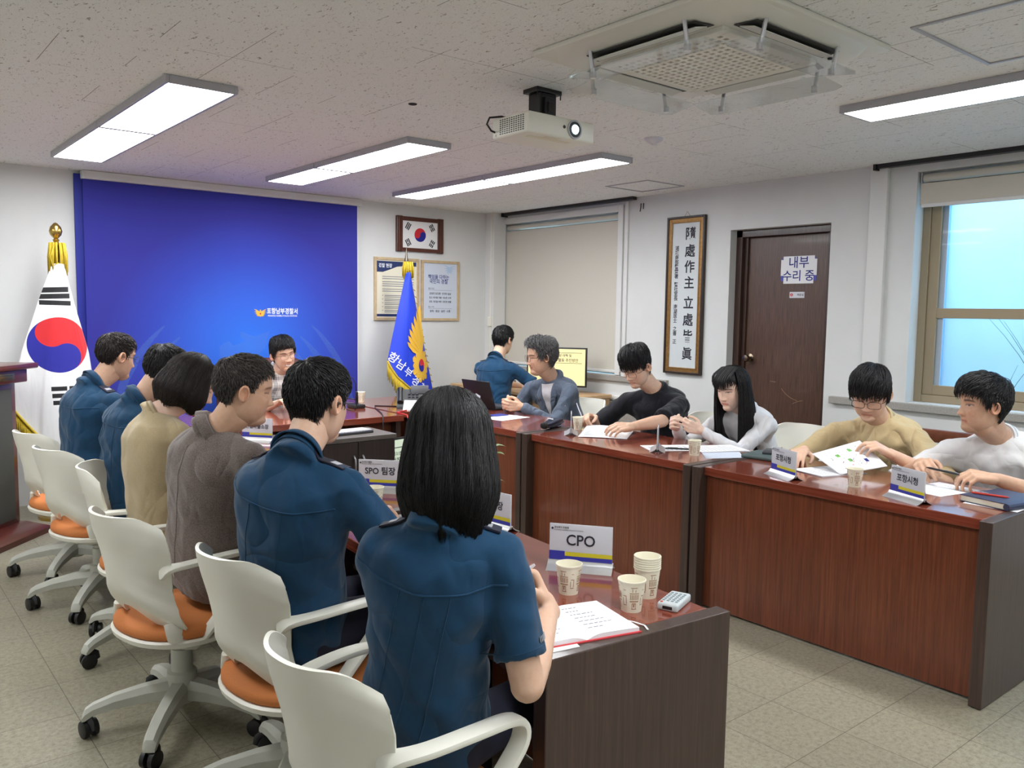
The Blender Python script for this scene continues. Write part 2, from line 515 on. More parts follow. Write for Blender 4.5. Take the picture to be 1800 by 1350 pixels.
DG = None
def eval_mesh(o):
    bpy.context.view_layer.update()
    dg = bpy.context.evaluated_depsgraph_get()
    return bpy.data.meshes.new_from_object(o.evaluated_get(dg))
def remesh(b, voxel, smooth=4, factor=.5):
    me = b.mesh(); o = bpy.data.objects.new('tmp', me); link(o)
    m = o.modifiers.new('r', 'REMESH'); m.mode = 'VOXEL'; m.voxel_size = voxel
    if smooth:
        m = o.modifiers.new('s', 'SMOOTH'); m.factor = factor; m.iterations = smooth
    r = eval_mesh(o); bpy.data.objects.remove(o); bpy.data.meshes.remove(me)
    r.shade_smooth(); return r
def get_co(me):
    a = np.empty(len(me.vertices)*3, np.float32); me.vertices.foreach_get('co', a); return a.reshape(-1, 3).astype(float)
def set_co(me, a): me.vertices.foreach_set('co', a.astype(np.float32).ravel()); me.update()
def get_no(me):
    a = np.empty(len(me.vertices)*3, np.float32); me.vertices.foreach_get('normal', a); return a.reshape(-1, 3).astype(float)
def text_mesh(body, size=.1, extrude=0, bold=0, align='CENTER', squeeze=1.0):
    c = bpy.data.curves.new('t', 'FONT'); c.body = body; c.size = size; c.extrude = extrude; c.offset = bold
    c.align_x = align; c.align_y = 'CENTER'; c.resolution_u = 3
    o = bpy.data.objects.new('t', c); link(o); me = eval_mesh(o); bpy.data.objects.remove(o); bpy.data.curves.remove(c)
    if squeeze != 1:
        a = get_co(me); a[:, 0] *= squeeze; set_co(me, a)
    return me
def ringz(b, x0, x1, y0, y1, za, zb, w, bev=.002):
    for a in ((x0, x0+w, y0, y1), (x1-w, x1, y0, y1), (x0+w, x1-w, y0, y0+w), (x0+w, x1-w, y1-w, y1)):
        b.box((a[0], a[2], za), (a[1], a[3], zb), bev)
def ringy(b, x0, x1, ya, yb, z0, z1, w, bev=.002):
    for a in ((x0, x0+w, z0, z1), (x1-w, x1, z0, z1), (x0+w, x1-w, z0, z0+w), (x0+w, x1-w, z1-w, z1)):
        b.box((a[0], ya, a[2]), (a[1], yb, a[3]), bev)
def ringbox(b, xa, xb, y0, y1, z0, z1, w, bev=.003):
    """four bars round a rectangle in a plane x = const, without overlaps"""
    for a in ((y0, y0+w, z0, z1), (y1-w, y1, z0, z1), (y0+w, y1-w, z0, z0+w), (y0+w, y1-w, z1-w, z1)):
        b.box((xa, a[0], a[2]), (xb, a[1], a[3]), bev)
def frame(o, x, y):
    """matrix with origin o, local x and y axes"""
    x = Vector(x).normalized(); y = Vector(y); y = (y-x*y.dot(x)).normalized(); z = x.cross(y)
    return Matrix(((x.x, y.x, z.x, o[0]), (x.y, y.y, z.y, o[1]), (x.z, y.z, z.z, o[2]), (0, 0, 0, 1)))
def join_into(me_list, name='j'):
    """list of (mesh, matrix, material index) to one mesh"""
    bm = bmesh.new()
    for me, mt, mi in me_list:
        t = me.copy(); t.transform(mt)
        n = len(bm.faces); bm.from_mesh(t); bm.faces.ensure_lookup_table()
        for i in range(n, len(bm.faces)): bm.faces[i].material_index = mi
        bpy.data.meshes.remove(t)
    r = bpy.data.meshes.new(name); bm.to_mesh(r); bm.free(); return r
def lettering(items, mats, parent, name='lettering'):
    """items: (text, size, matrix, bold, align, mat index, squeeze)"""
    L = []
    for it in items:
        body, size, mt = it[:3]
        bold = it[3] if len(it) > 3 else 0; al = it[4] if len(it) > 4 else 'CENTER'
        mi = it[5] if len(it) > 5 else 0; sq = it[6] if len(it) > 6 else 1
        L.append((text_mesh(body, size, 0, bold, al, sq), mt, mi))
    me = join_into(L)
    for m, _, _ in L: bpy.data.meshes.remove(m)
    return mesh_obj(name, me, parent, mats)
def dup(root, loc, rotz=None, label=None, group=None):
    r = root.copy(); link(r); r.location = loc
    if rotz is not None: r.rotation_euler = (0, 0, rotz)
    if label: r['label'] = label
    if group: r['group'] = group
    for ch in list(root.children):
        c = ch.copy(); link(c); c.parent = r
        for g in list(ch.children):
            d = g.copy(); link(d); d.parent = c
    return r
def rotz(a): return Matrix.Rotation(a, 3, 'Z')
# ------------------------------------------------------------------ room
XR, YB, H = 5.5, 7.0, 2.5
XL, YF = -1.6, -1.8
def struct(o): o['kind'] = 'structure'; return o
b = B(); b.box((XL-.2, YF-.2, -.1), (XR+.25, YB+.2, 0)); struct(b.obj('floor', 'floor_tile'))
b = B(); b.box((XL-.2, YF-.2, H), (XR+.25, YB+.2, H+.1)); struct(b.obj('ceiling', 'ceiling_board'))
b = B(); b.box((XL-.2, YB, 0), (XR+.25, YB+.2, H)); struct(b.obj('wall_back', 'wall_paint'))
b = B(); b.box((XL-.2, YF, 0), (XL, YB, H)); struct(b.obj('wall_left', 'wall_paint'))
b = B(); b.box((XL-.2, YF-.2, 0), (XR+.25, YF, H)); struct(b.obj('wall_front', 'wall_paint'))
# right wall with three openings: far window, door, near window
WT = .24
DY0, DY1, DZ = 3.19, 4.04, 2.15
N0, N1, NZ0, NZ1 = .35, 2.60, .93, 2.43
F0, F1, FZ0, FZ1 = 5.24, 6.88, .93, 2.39
b = B()
for y0, y1, z0, z1 in ((YF, N0, 0, H), (N0, N1, 0, NZ0), (N0, N1, NZ1, H), (N1, DY0, 0, H), (DY0, DY1, DZ, H), (DY1, F0, 0, H),
                       (F0, F1, 0, FZ0), (F0, F1, FZ1, H), (F1, YB, 0, H)):
    b.box((XR, y0, z0), (XR+WT, y1, z1))
struct(b.obj('wall_right', 'wall_paint'))
# sills
b = B(); b.box((XR-.035, .2, .875), (XR+.16, 3.13, .925), .004); struct(b.obj('trim_1', 'granite'))
b = B(); b.box((XR-.035, 4.62, .875), (XR+.16, 6.98, .925), .004); struct(b.obj('trim_2', 'granite'))
b = B(); b.box((XR-.03, 4.62, .70), (XR, 6.98, .74), .004); b.box((XR-.05, 4.62, .66), (XR, 6.98, .69), .004); struct(b.obj('trim_3', 'white_metal'))
b = B(); b.box((XR-.04, 4.62, .42), (XR, 6.98, .655), .004); struct(b.obj('trim_4', 'granite'))
b = B(); b.box((XR-.035, 2.78, .92), (XR, 2.90, H), .004); struct(b.obj('trim_5', 'white_metal'))
b = B(); b.box((XR-.16, 6.86, .0), (XR, 7.0, H), .004); struct(b.obj('trim_6', 'white_metal'))
b = B(); b.box((XR-.018, 5.12, .92), (XR, 5.16, H), .003); struct(b.obj('trim_7', 'white_metal'))
b = B()
for y0, y1, z0, z1 in ((F0-.06, F0, FZ0, FZ1+.06), (F1, F1+.05, FZ0, FZ1+.06), (F0, F1, FZ1, FZ1+.06)):
    b.box((XR-.02, y0, z0), (XR+.0, y1, z1), .003)
struct(b.obj('trim_8', 'white_metal'))
# the two rows of black curtain rail and the thin line of the ceiling edge
for k, (y0, y1) in enumerate(((.2, 2.86), (5.02, 6.84))):
    b = B(); b.box((XR-.075, y0, H-.028), (XR-.02, y1, H), .003)
    b.box((XR-.085, y1-.02, H-.04), (XR-.01, y1, H), .002)
    o = b.obj('curtain_rail', 'ceiling_rail')
    tag(o, ('black curtain rail above the uncovered window', 'black curtain rail above the window with the lowered beige blind')[k], 'curtain rail', 'curtain rails')

# doors and windows
def door():
    r = empty('door_1', loc=(XR+.1, DY0, 0)); r['kind'] = 'structure'
    b = B(); fw = .055
    b.box((XR+.08, DY0, 0), (XR+.2, DY0+fw, DZ), .003); b.box((XR+.08, DY1-fw, 0), (XR+.2, DY1, DZ), .003)
    b.box((XR+.08, DY0, DZ-fw), (XR+.2, DY1, DZ), .003)
    b.box((XR+.115, DY0+fw, 0), (XR+.2, DY0+fw+.03, DZ-fw), .002); b.box((XR+.115, DY1-fw-.03, 0), (XR+.2, DY1-fw, DZ-fw), .002)
    b.obj('door_frame', 'door_frame_wood', r)
    b = B(); b.box((XR+.135, DY0+fw+.002, .008), (XR+.175, DY1-fw-.002, DZ-fw-.002), .002); leaf = b.obj('door_leaf', 'door_wood', r)
    kp = (XR+.135, DY1-fw-.075, 1.15)
    b = B(); b.lathe(kp, [(.033, 0), (.034, -.006), (.014, -.012), (.013, -.035), (.026, -.045), (.03, -.058), (.024, -.072), (.004, -.076)], 20, 'x')
    b.obj('door_handle', 'door_knob', r, auto=40)
    b = B()
    for (y, z, a, L) in ((3.62, .93, .9, .16), (3.52, .82, -.6, .09), (3.72, .98, .15, .05)):
        for q in range(5):
            t0 = q/5; t1 = (q+1)/5
            f = lambda t: (XR+.1345, y-L*t*math.cos(a*(1-.4*t)), z-L*t*math.sin(a*(1-.4*t)))
            b.tube([f(t0), f(t1)], .0009, 4)
    sc = b.obj('scratch', 'light_wood', r)
door()
b = B(); b.box((XR+.2, DY0, 0), (XR+WT, DY1, DZ)); struct(b.obj('wall_behind_door', 'wall_paint'))

def window(idx, y0, y1, z0, z1, mull=True):
    r = empty('window_%d' % idx, loc=(XR+.12, y0, z0)); r['kind'] = 'structure'
    x0, x1 = XR+.11, XR+.2
    b = B(); f = .05
    ringbox(b, x0, x1, y0, y1, z0, z1, f)
    b.obj('window_frame', 'window_frame', r)
    ym = (y0+y1)/2
    for (a0, a1, xo) in ((y0+f, ym+.03, .03), (ym-.03, y1-f, .0)):
        b = B(); s = .065; xa, xb = x0+.012+xo, x0+.042+xo
        ringbox(b, xa, xb, a0, a1, z0+f+.001, z1-f-.001, s)
        if mull: b.box((xa, a0+s, 1.487), (xb, a1-s, 1.552), .003)
        o = b.obj('window_sash', 'window_frame', r)
        b = B(); b.box((xa+.012, a0+s, z0+f+s), (xa+.016, a1-s, z1-f-s))
        g = b.obj('window_glass', 'window_glass', o)
        # grey gasket strip seen inside the sash
        b = B(); b.box((xa+.02, a1-s-.035, z0+f+s+.001), (xb-.001, a1-s-.001, z1-f-s-.001), .001); b.obj('window_gasket', 'lamp_frame', o)
window(1, N0, N1, NZ0, NZ1)
window(2, F0, F1, FZ0, FZ1)

def blind(y0, y1, ztop, zbot, x, label):
    r = empty('roller_blind', label, 'blind', (x, y0, zbot), 'roller blinds')
    b = B(); b.lathe((x, (y0+y1)/2, ztop-.035), [(.026, -(y1-y0)/2+.012), (.026, (y1-y0)/2-.012)], 20, 'y'); b.obj('blind_roll', 'blind_cloth', r, auto=40)
    b = B(); b.box((x-.03, y0, ztop-.068), (x+.03, y0+.008, ztop), .002); b.box((x-.03, y1-.008, ztop-.068), (x+.03, y1, ztop), .002)
    b.box((x+.028, y0, ztop-.03), (x+.034, y1, ztop), .001); b.obj('blind_bracket', 'lamp_frame', r)
    b = B(); b.box((x-.027, y0+.0015, zbot+.02), (x-.0255, y1-.0015, ztop-.07)); b.obj('blind_fabric', 'blind_cloth', r)
    b = B(); b.box((x-.035, y0+.012, zbot), (x-.018, y1-.012, zbot+.024), .004); b.obj('bottom_bar', 'white_metal', r)
blind(N0+.02, N1-.015, NZ1-.005, 2.20, XR+.045, 'beige roller blind pulled up above the bright window')
blind(F0+.003, F1-.003, FZ1-.003, .945, XR+.04, 'beige roller blind lowered over the whole far window')

# outside the near window: a pale wall panel with plants in front
b = B(); b.box((7.0, -2.5, -.1), (7.1, 6.5, 4.2)); o = b.obj('exterior_wall', 'outside_panel'); struct(o)
b = B(); b.box((6.95, 3.02, -.1), (7.0, 3.12, 4.2), .01); b.box((6.97, 1.2, 3.0), (7.0, 1.6, 3.06), .01); struct(b.obj('exterior_post', 'outside_post'))
b = B(); b.box((XR+WT, -3, -.2), (7.1, 6.5, .55)); struct(b.obj('exterior_ground', 'soil'))
def reed(x, y, h, lean, label, leaves=4, broad=False):
    b = B(); rr = random.Random(int(y*1000))
    for k in range(leaves):
        a = rr.uniform(-1, 1); l = h*rr.uniform(.6, 1); pts = []
        for q in range(8):
            t = q/7; pts.append((x+.03*a*t, y+lean*t*t*l+a*.16*t*t, .55+l*t))
        b.tube(pts, [.006*(1-t/7*.8) if not broad else .004 for t in range(8)], 5)
        if broad:
            for q in range(3, 8):
                p = Vector(pts[q]); s = .07
                d = Vector((rr.uniform(-.3, .3), rr.uniform(-1, 1), rr.uniform(.1, .6))).normalized()
                e = d.cross(Vector((1, 0, 0))).normalized()
                b.poly([p, p+d*s*.5+e*s*.25, p+d*s*1.1, p+d*s*.5-e*s*.25])
    tag(b.obj('garden_plant', 'leaf_dark', smooth=True), label, 'plant', 'plants outside the window')
reed(6.5, 2.05, 1.0, .35, 'tall thin grass outside the window, tallest of the stems', 3)
reed(6.6, 2.45, .7, -.2, 'short thin grass outside the window beside the window frame', 3)
reed(6.4, 1.72, .62, .1, 'leafy green plant outside the window above the dark haired man in the white tee', 5, True)

# ------------------------------------------------------------------ ceiling things
def lamp_row(x0, x1, segs, name_label):
    """segs: list of (y0, y1)"""
    for k, (y0, y1) in enumerate(segs):
        r = empty('ceiling_light', name_label[k], 'ceiling light', ((x0+x1)/2, (y0+y1)/2, H-.05), 'rectangular ceiling panel lights')
        b = B(); f = .016; t = .036
        ringz(b, x0, x1, y0, y1, H-t, H-.0005, f)
        b.box((x0+.004, y0+.004, H-.012), (x1-.004, y1-.004, H-.002))
        b.obj('light_frame', 'lamp_frame', r)
        b = B(); b.box((x0+f, y0+f, H-t+.0015), (x1-f, y1-f, H-t+.005)); b.obj('diffuser', 'lamp_diffuser', r)
lamp_row(1.165, 1.485, ((3.82, 5.03), (5.035, 6.26)), ('lit panel light over the left row of chairs, nearer one of its pair', 'lit panel light over the left row, farther one in front of the blue banner'))
lamp_row(2.64, 2.95, ((4.22, 5.43), (5.44, 6.27)), ('lit panel light in the middle of the ceiling, nearer half of the pair', 'lit panel light in the middle of the ceiling, half next to the blue banner'))
lamp_row(3.80, 4.09, ((3.79, 5.03), (5.035, 6.32)), ('lit panel light nearest behind the projector', 'lit panel light nearest the framed flag and the room corner'))
lamp_row(3.80, 4.09, ((.98, 2.19),), ('lit panel light at the right edge of the photo beside the air conditioner',))
lamp_row(1.165, 1.485, ((.2, 1.4), (-1.2, .0)), ('lit panel light above the camera, out of the picture', 'lit panel light behind the camera, out of the picture'))
lamp_row(3.80, 4.09, ((-.5, .75),), ('lit panel light at the room front, out of the picture',))
lamp_row(-.5, -.2, ((2.6, 3.8), (4.6, 5.8)), ('lit panel light by the left wall, out of the picture', 'lit panel light by the left back corner, out of the picture'))

def aircon():
    cx, cy, s = 2.62, 2.06, .475
    z = H
    r = empty('ceiling_air_conditioner', 'square white cassette air conditioner in the ceiling with a lattice grille', 'air conditioner', (cx, cy, z))
    b = B(); b.box((cx-s, cy-s, z-.022), (cx+s, cy+s, z), .008)
    # raised eight-sided middle
    def octo(h, c, zz): return [(cx+px, cy+py, zz) for px, py in ((-h+c, -h), (h-c, -h), (h, -h+c), (h, h-c), (h-c, h), (-h+c, h), (-h, h-c), (-h, -h+c))]
    b.loft([octo(.455, .10, z-.02), octo(.43, .11, z-.04), octo(.36, .12, z-.048)])
    b.obj('fascia', 'unit_plastic', r, auto=30)
    b = B(); b.box((cx-.25, cy-.25, z-.056), (cx+.25, cy+.25, z-.0465)); g0 = b.obj('grille_recess', 'unit_shade', r)
    b = B(); n = 15
    for i in range(n+1):
        q = -.25+.5*i/n
        b.box((cx+q-.0075, cy-.25, z-.064), (cx+q+.0075, cy+.25, z-.05)); b.box((cx-.249, cy+q-.0073, z-.0638), (cx+.249, cy+q+.0073, z-.0502))
    ringz(b, cx-.285, cx+.285, cy-.285, cy+.285, z-.066, z-.046, .034, .004)
    b.obj('grille', 'unit_plastic', r)
    for k in range(4):
        R = rotz(k*PI/2); c = Vector((cx, cy, 0))
        T = lambda p: c+R @ Vector(p)
        b = B(); b.poly([T(p) for p in ((-.27, .315, z-.0505), (.27, .315, z-.0505), (.25, .395, z-.0495), (-.25, .395, z-.0495))], off=(0, 0, -.002)); b.obj('outlet', 'unit_dark', r)
        b = B(); b.poly([T(p) for p in ((-.25, .325, z-.056), (.25, .325, z-.056), (.24, .375, z-.066), (-.24, .375, z-.066))], off=(0, 0, .004)); b.obj('louver', 'unit_plastic', r)
        b = B(); zz = z-.115
        pts = [(-.3, .30, zz+.006), (-.26, .285, zz+.004), (.26, .285, zz+.004), (.3, .30, zz+.006), (.31, .43, zz-.012), (.27, .45, zz-.014), (-.27, .45, zz-.014), (-.31, .43, zz-.012)]
        b.poly([T(p) for p in pts], off=(0, 0, .004)); pl = b.obj('wind_deflector', 'acrylic', r)
        b = B()
        for sx in (-.22, .22):
            b.tube([T((sx, .41, z-.02)), T((sx, .385, zz-.012))], .008, 10); b.lathe(T((sx, .385, zz-.012)), [(.012, -.01), (.012, .012)], 12)
        b.obj('post', 'alu', pl, auto=40)
    b = B(); b.lathe((cx+.3, cy-.33, z-.049), [(.01, 0), (.008, -.006), (.001, -.007)], 12); b.obj('receiver', 'unit_dark', r)
aircon()

def projector():
    x0, x1, y0, y1, z0, z1 = 2.31, 2.70, 2.74, 2.99, 2.252, 2.342
    r = empty('projector', 'white ceiling projector with glowing lens and side vents', 'projector', ((x0+x1)/2, (y0+y1)/2, z0))
    b = B(); b.box((x0, y0, z0), (x1, y1, z1), .010, seg=3); body = b.obj('body', 'white_plastic', r, auto=35)
    b = B()
    for i in range(11):
        for j in range(8):
            yy = y0+.03+i*.0155; zz = z0+.014+j*.0085
            b.box((x0-.0012, yy, zz), (x0+.002, yy+.009, zz+.0045))
    for i in range(9): b.box((x0-.0012, y1-.03, z0+.01), (x0+.001, y1-.029, z0+.02))
    b.obj('vent', 'dark_grey', r)
    lx, lz = x1-.125, (z0+z1)/2
    b = B(); b.lathe((lx, y0, lz), [(.041, .004), (.041, -.006), (.035, -.006), (.033, .0), (.033, -.001)], 28, 'y'); b.obj('lens_ring', 'lamp_frame', r, auto=40)
    b = B(); b.lathe((lx, y0-.003, lz), [(.033, 0), (.032, -.003), (.002, -.003)], 28, 'y'); l = b.obj('lens_barrel', 'black_plastic', r, auto=40)
    b = B(); b.lathe((lx, y0-.006, lz), [(.021, 0), (.017, -.006), (.008, -.009), (.001, -.01)], 24, 'y'); b.obj('lens', 'projector_glow', l, smooth=True)
    b = B(); b.lathe((x1-.185, y0, lz+.004), [(.008, 0.001), (.007, -.002), (.001, -.002)], 12, 'y'); b.obj('sensor', 'black_plastic', r)
    b = B(); b.box((x0+.05, y0+.05, z0-.002), (x1-.1, y0+.08, z0+.001)); b.box((x0+.12, y0+.02, z0-.002), (x0+.2, y0+.04, z0+.001)); b.obj('rating_sticker', 'paper_cream', r)
    cx, cy = 2.56, 2.94
    b = B(); b.box((cx-.075, cy-.05, H-.02), (cx+.075, cy+.05, H), .003); b.box((cx-.05, cy-.04, z1+.03), (cx+.05, cy+.04, H-.02), .004)
    b.box((cx-.03, cy-.055, z1+.04), (cx+.03, cy-.035, H-.04), .002)
    b.box((cx-.015, cy-.062, z1+.05), (cx+.02, cy-.05, H-.06), .002)
    b.box((cx-.045, cy-.03, z1), (cx+.045, cy+.03, z1+.035), .003); b.box((cx-.09, cy-.018, z1), (cx+.14, cy+.01, z1+.008), .001)
    for sx in (-.07, .07): b.tube([(cx+sx, cy-.045, H), (cx+sx, cy-.045, H-.04)], .003, 6)
    b.obj('ceiling_mount', 'black_plastic', r)
    b = B(); b.tube([(x0+.1, y1-.05, z1+.004), (x0+.03, y1-.03, z1+.012), (x0-.03, y1-.02, z1-.0), (x0-.045, y1-.02, z1-.03), (x0-.02, y1-.02, z1-.055), (x0+.004, y1-.02, z1-.06)], .0045, 8)
    b.obj('power_cable', 'black_rubber', r, smooth=True)
projector()

b = B(); b.lathe((3.72, 3.29, H), [(.055, 0), (.055, -.012), (.04, -.024), (.016, -.034), (.012, -.04), (.001, -.04)], 28)
tag(b.obj('smoke_detector', 'card_white', auto=50), 'round white smoke detector between the projector and the door', 'smoke detector')
def hatch(x0, x1, y0, y1, label):
    b = B(); f = .014
    ringz(b, x0, x1, y0, y1, H-.006, H-.0003, f, .001)
    tag(b.obj('ceiling_hatch', 'lamp_frame'), label, 'ceiling hatch', 'ceiling access hatches')
hatch(4.84, 5.275, 4.33, 4.78, 'square metal framed ceiling hatch above the calligraphy scroll')
hatch(2.95, 3.6, 1.02, 1.45, 'metal framed ceiling hatch between the air conditioner and the nearest lamp')
b = B(); b.lathe((2.25, 3.55, H), [(.022, 0), (.02, -.004), (.001, -.004)], 12); tag(b.obj('ceiling_hole_cover', 'speck_dark'), 'small dark round mark in the ceiling left of the projector', 'ceiling cover')

# ------------------------------------------------------------------ things on the back wall
def banner():
    y = 6.93
    r = empty('roll_up_banner', 'large blue roll-down banner with a gold emblem and white Korean lettering', 'banner', (2.65, y, .5))
    b = B(); b.box((1.49, y-.035, 2.435), (3.83, y+.06, 2.498), .008); b.obj('banner_housing', 'screen_housing', r)
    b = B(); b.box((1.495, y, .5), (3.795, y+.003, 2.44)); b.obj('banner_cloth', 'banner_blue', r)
    b = B(); b.lathe(((1.495+3.795)/2, y+.001, .5), [(.014, -1.15), (.014, 1.15)], 12, 'x'); b.obj('weight_bar', 'screen_housing', r)
    b = B(); b.box((3.795, y-.001, .5), (3.803, y+.004, 2.44)); b.obj('banner_edge', 'white_metal', r)
    F = lambda x, z: frame((x, y-.002, z), (1, 0, 0), (0, 0, 1))
    lettering([('포항남부경찰서', .056, F(3.06, 1.462), .0012, 'CENTER', 0, .80), ('POHANG NAMBU POLICE STATION', .0195, F(3.06, 1.424), .0003, 'CENTER', 0, .86)], ['white_print'], r)
    b = B()
    def eagle(c, s, yy, mats_i=0):
        cx, cz = c; b.mi = mats_i
        for sg in (-1, 1):
            for k in range(5):
                a = math.radians(28-k*17); L = s*(1-.13*k)
                x0 = cx+sg*s*.12; z0 = cz+s*(.12-.09*k)
                d = (sg*math.cos(a), math.sin(a)); n = (-d[1], d[0])
                w = s*.09
                pts = [(x0-n[0]*w, z0-n[1]*w), (x0+d[0]*L*.6-n[0]*w*1.1, z0+d[1]*L*.6-n[1]*w*1.1), (x0+d[0]*L, z0+d[1]*L), (x0+d[0]*L*.6+n[0]*w, z0+d[1]*L*.6+n[1]*w), (x0+n[0]*w, z0+n[1]*w)]
                b.poly([(p[0], yy-.0001*k, p[1]) for p in pts])
        b.poly([(cx+px*s, yy-.001, cz+pz*s) for px, pz in ((-.2, .15), (-.08, .25), (-.1, .42), (0, .52), (.12, .44), (.2, .36), (.08, .33), (.1, .25), (.2, .15), (.22, -.35), (.12, -.62), (0, -.5), (-.12, -.62), (-.22, -.35))])
        b.mi = 1
        b.poly([(cx+.13*s*math.cos(t), yy-.002, cz-.12*s+.13*s*math.sin(t)) for t in [2*PI*k/16 for k in range(16)]])
    eagle((2.858, 1.448), .056, y-.002)
    b.obj('gold_emblem', ['gold_print', 'flag_red'], r)
    # large tone-on-tone emblem low on the banner
    b = B(); yy = y-.0015
    c = (2.7, .55)
    for sg in (-1, 1):
        for k in range(4):
            pts = []; R = 1.0-.14*k
            for q in range(13):
                a = math.radians(2+q*4.2+k*2); pts.append((c[0]+sg*R*math.cos(a)*1.05, c[1]+R*math.sin(a)*1.0))
            for q in range(12, -1, -1):
                a = math.radians(2+q*4.2+k*2); w = .012+.05*math.sin(q/12*PI); pts.append((c[0]+sg*(R-w)*math.cos(a)*1.05, c[1]+(R-w)*math.sin(a)))
            b.poly([(p[0], yy, p[1]) for p in pts])
    b.poly([(c[0]+px, yy, c[1]+pz) for px, pz in ((-.2, .62), (-.2, .5), (-.1, .52), (-.14, .2), (.14, .2), (.1, .5), (.2, .6), (.24, .74), (.1, .7), (-.02, .74), (-.02, .69), (.02, .66), (-.08, .62), (-.12, .66))])
    b.obj('tonal_emblem', 'eagle_blue', r)
banner()
b = B(); b.box((1.445, 6.965, .45), (1.6, 6.985, 2.475), .002)
tag(b.obj('blue_backdrop', 'banner_edge'), 'narrow dark blue strip of a second banner left behind the big one', 'banner')

def taegeuk(b, c, r, F, rot, zoff=.0012):
    """two-colour disc, material 1 red, 2 blue; F maps (x, y, lift)"""
    n = 40
    ca, sa = math.cos(rot), math.sin(rot)
    def P(p, q): return F(c[0]+p*ca-q*sa, c[1]+p*sa+q*ca, zoff)
    up = [(r*math.cos(PI*k/n), r*math.sin(PI*k/n)) for k in range(n+1)]          # right to left over the top
    mid = [(-r/2+r/2*math.cos(PI-k*PI/16), -r/2*math.sin(PI-k*PI/16)) for k in range(1, 17)]
    mid2 = [(r/2+r/2*math.cos(PI-k*PI/16), r/2*math.sin(PI-k*PI/16)) for k in range(1, 16)]
    b.mi = 1; b.poly([P(*p) for p in up+mid+mid2])
    low = [(r*math.cos(-PI*k/n), r*math.sin(-PI*k/n)) for k in range(n+1)]
    b.mi = 2; b.poly([P(*p) for p in reversed(low+[(p[0], p[1]) for p in mid+mid2])])
def flag_frame():
    x0, x1, z0, z1, y = 4.245, 4.785, 2.058, 2.392, YB
    r = empty('framed_flag', 'brown wooden frame with a Korean flag hung high beside the banner', 'framed flag', (x0, y, z0))
    b = B()
    for a in ((x0+.0655, x1-.0655, z0, z0+.035), (x0+.0655, x1-.0655, z1-.04, z1)): b.box((a[0], y-.03, a[2]), (a[1], y, a[3]), .003)
    for a in ((x0, x0+.065), (x1-.065, x1)):
        b.box((a[0], y-.034, z0-.004), (a[1], y, z1+.004), .004); b.box((a[0]+.014, y-.042, z0), (a[1]-.014, y-.0345, z1), .003)
    b.obj('frame', 'flag_frame', r)
    cx, cz = (x0+x1)/2, (z0+z1)/2-.002
    b = B(); b.box((x0+.06, y-.02, z0+.03), (x1-.06, y-.012, z1-.035)); pic = b.obj('picture', 'flag_white', r)
    b = B(); F = lambda x, zz, l: (cx+x, y-.0205-l, cz+zz)
    taegeuk(b, (0, 0), .066, F, 0)
    b.mi = 0
    spec = {(-1, 1): (1, 1, 1), (1, 1): (0, 1, 0), (-1, -1): (1, 0, 1), (1, -1): (0, 0, 0)}
    for (sx, sz), bars in spec.items():
        d = Vector((sx*.138, sz*.078)); a = math.atan2(d.y, d.x)
        for k, whole in enumerate(bars):
            off = (k-1)*.018
            for seg in (((-.034, .034),) if whole else ((-.034, -.003), (.003, .034))):
                pts = []
                for u, v in ((off-.006, seg[0]), (off+.006, seg[0]), (off+.006, seg[1]), (off-.006, seg[1])):
                    pts.append(F(d.x+u*math.cos(a)-v*math.sin(a), d.y+u*math.sin(a)+v*math.cos(a), .001))
                b.poly(pts)
    b.obj('flag_print', ['ink', 'flag_red', 'flag_blue'], pic)
flag_frame()

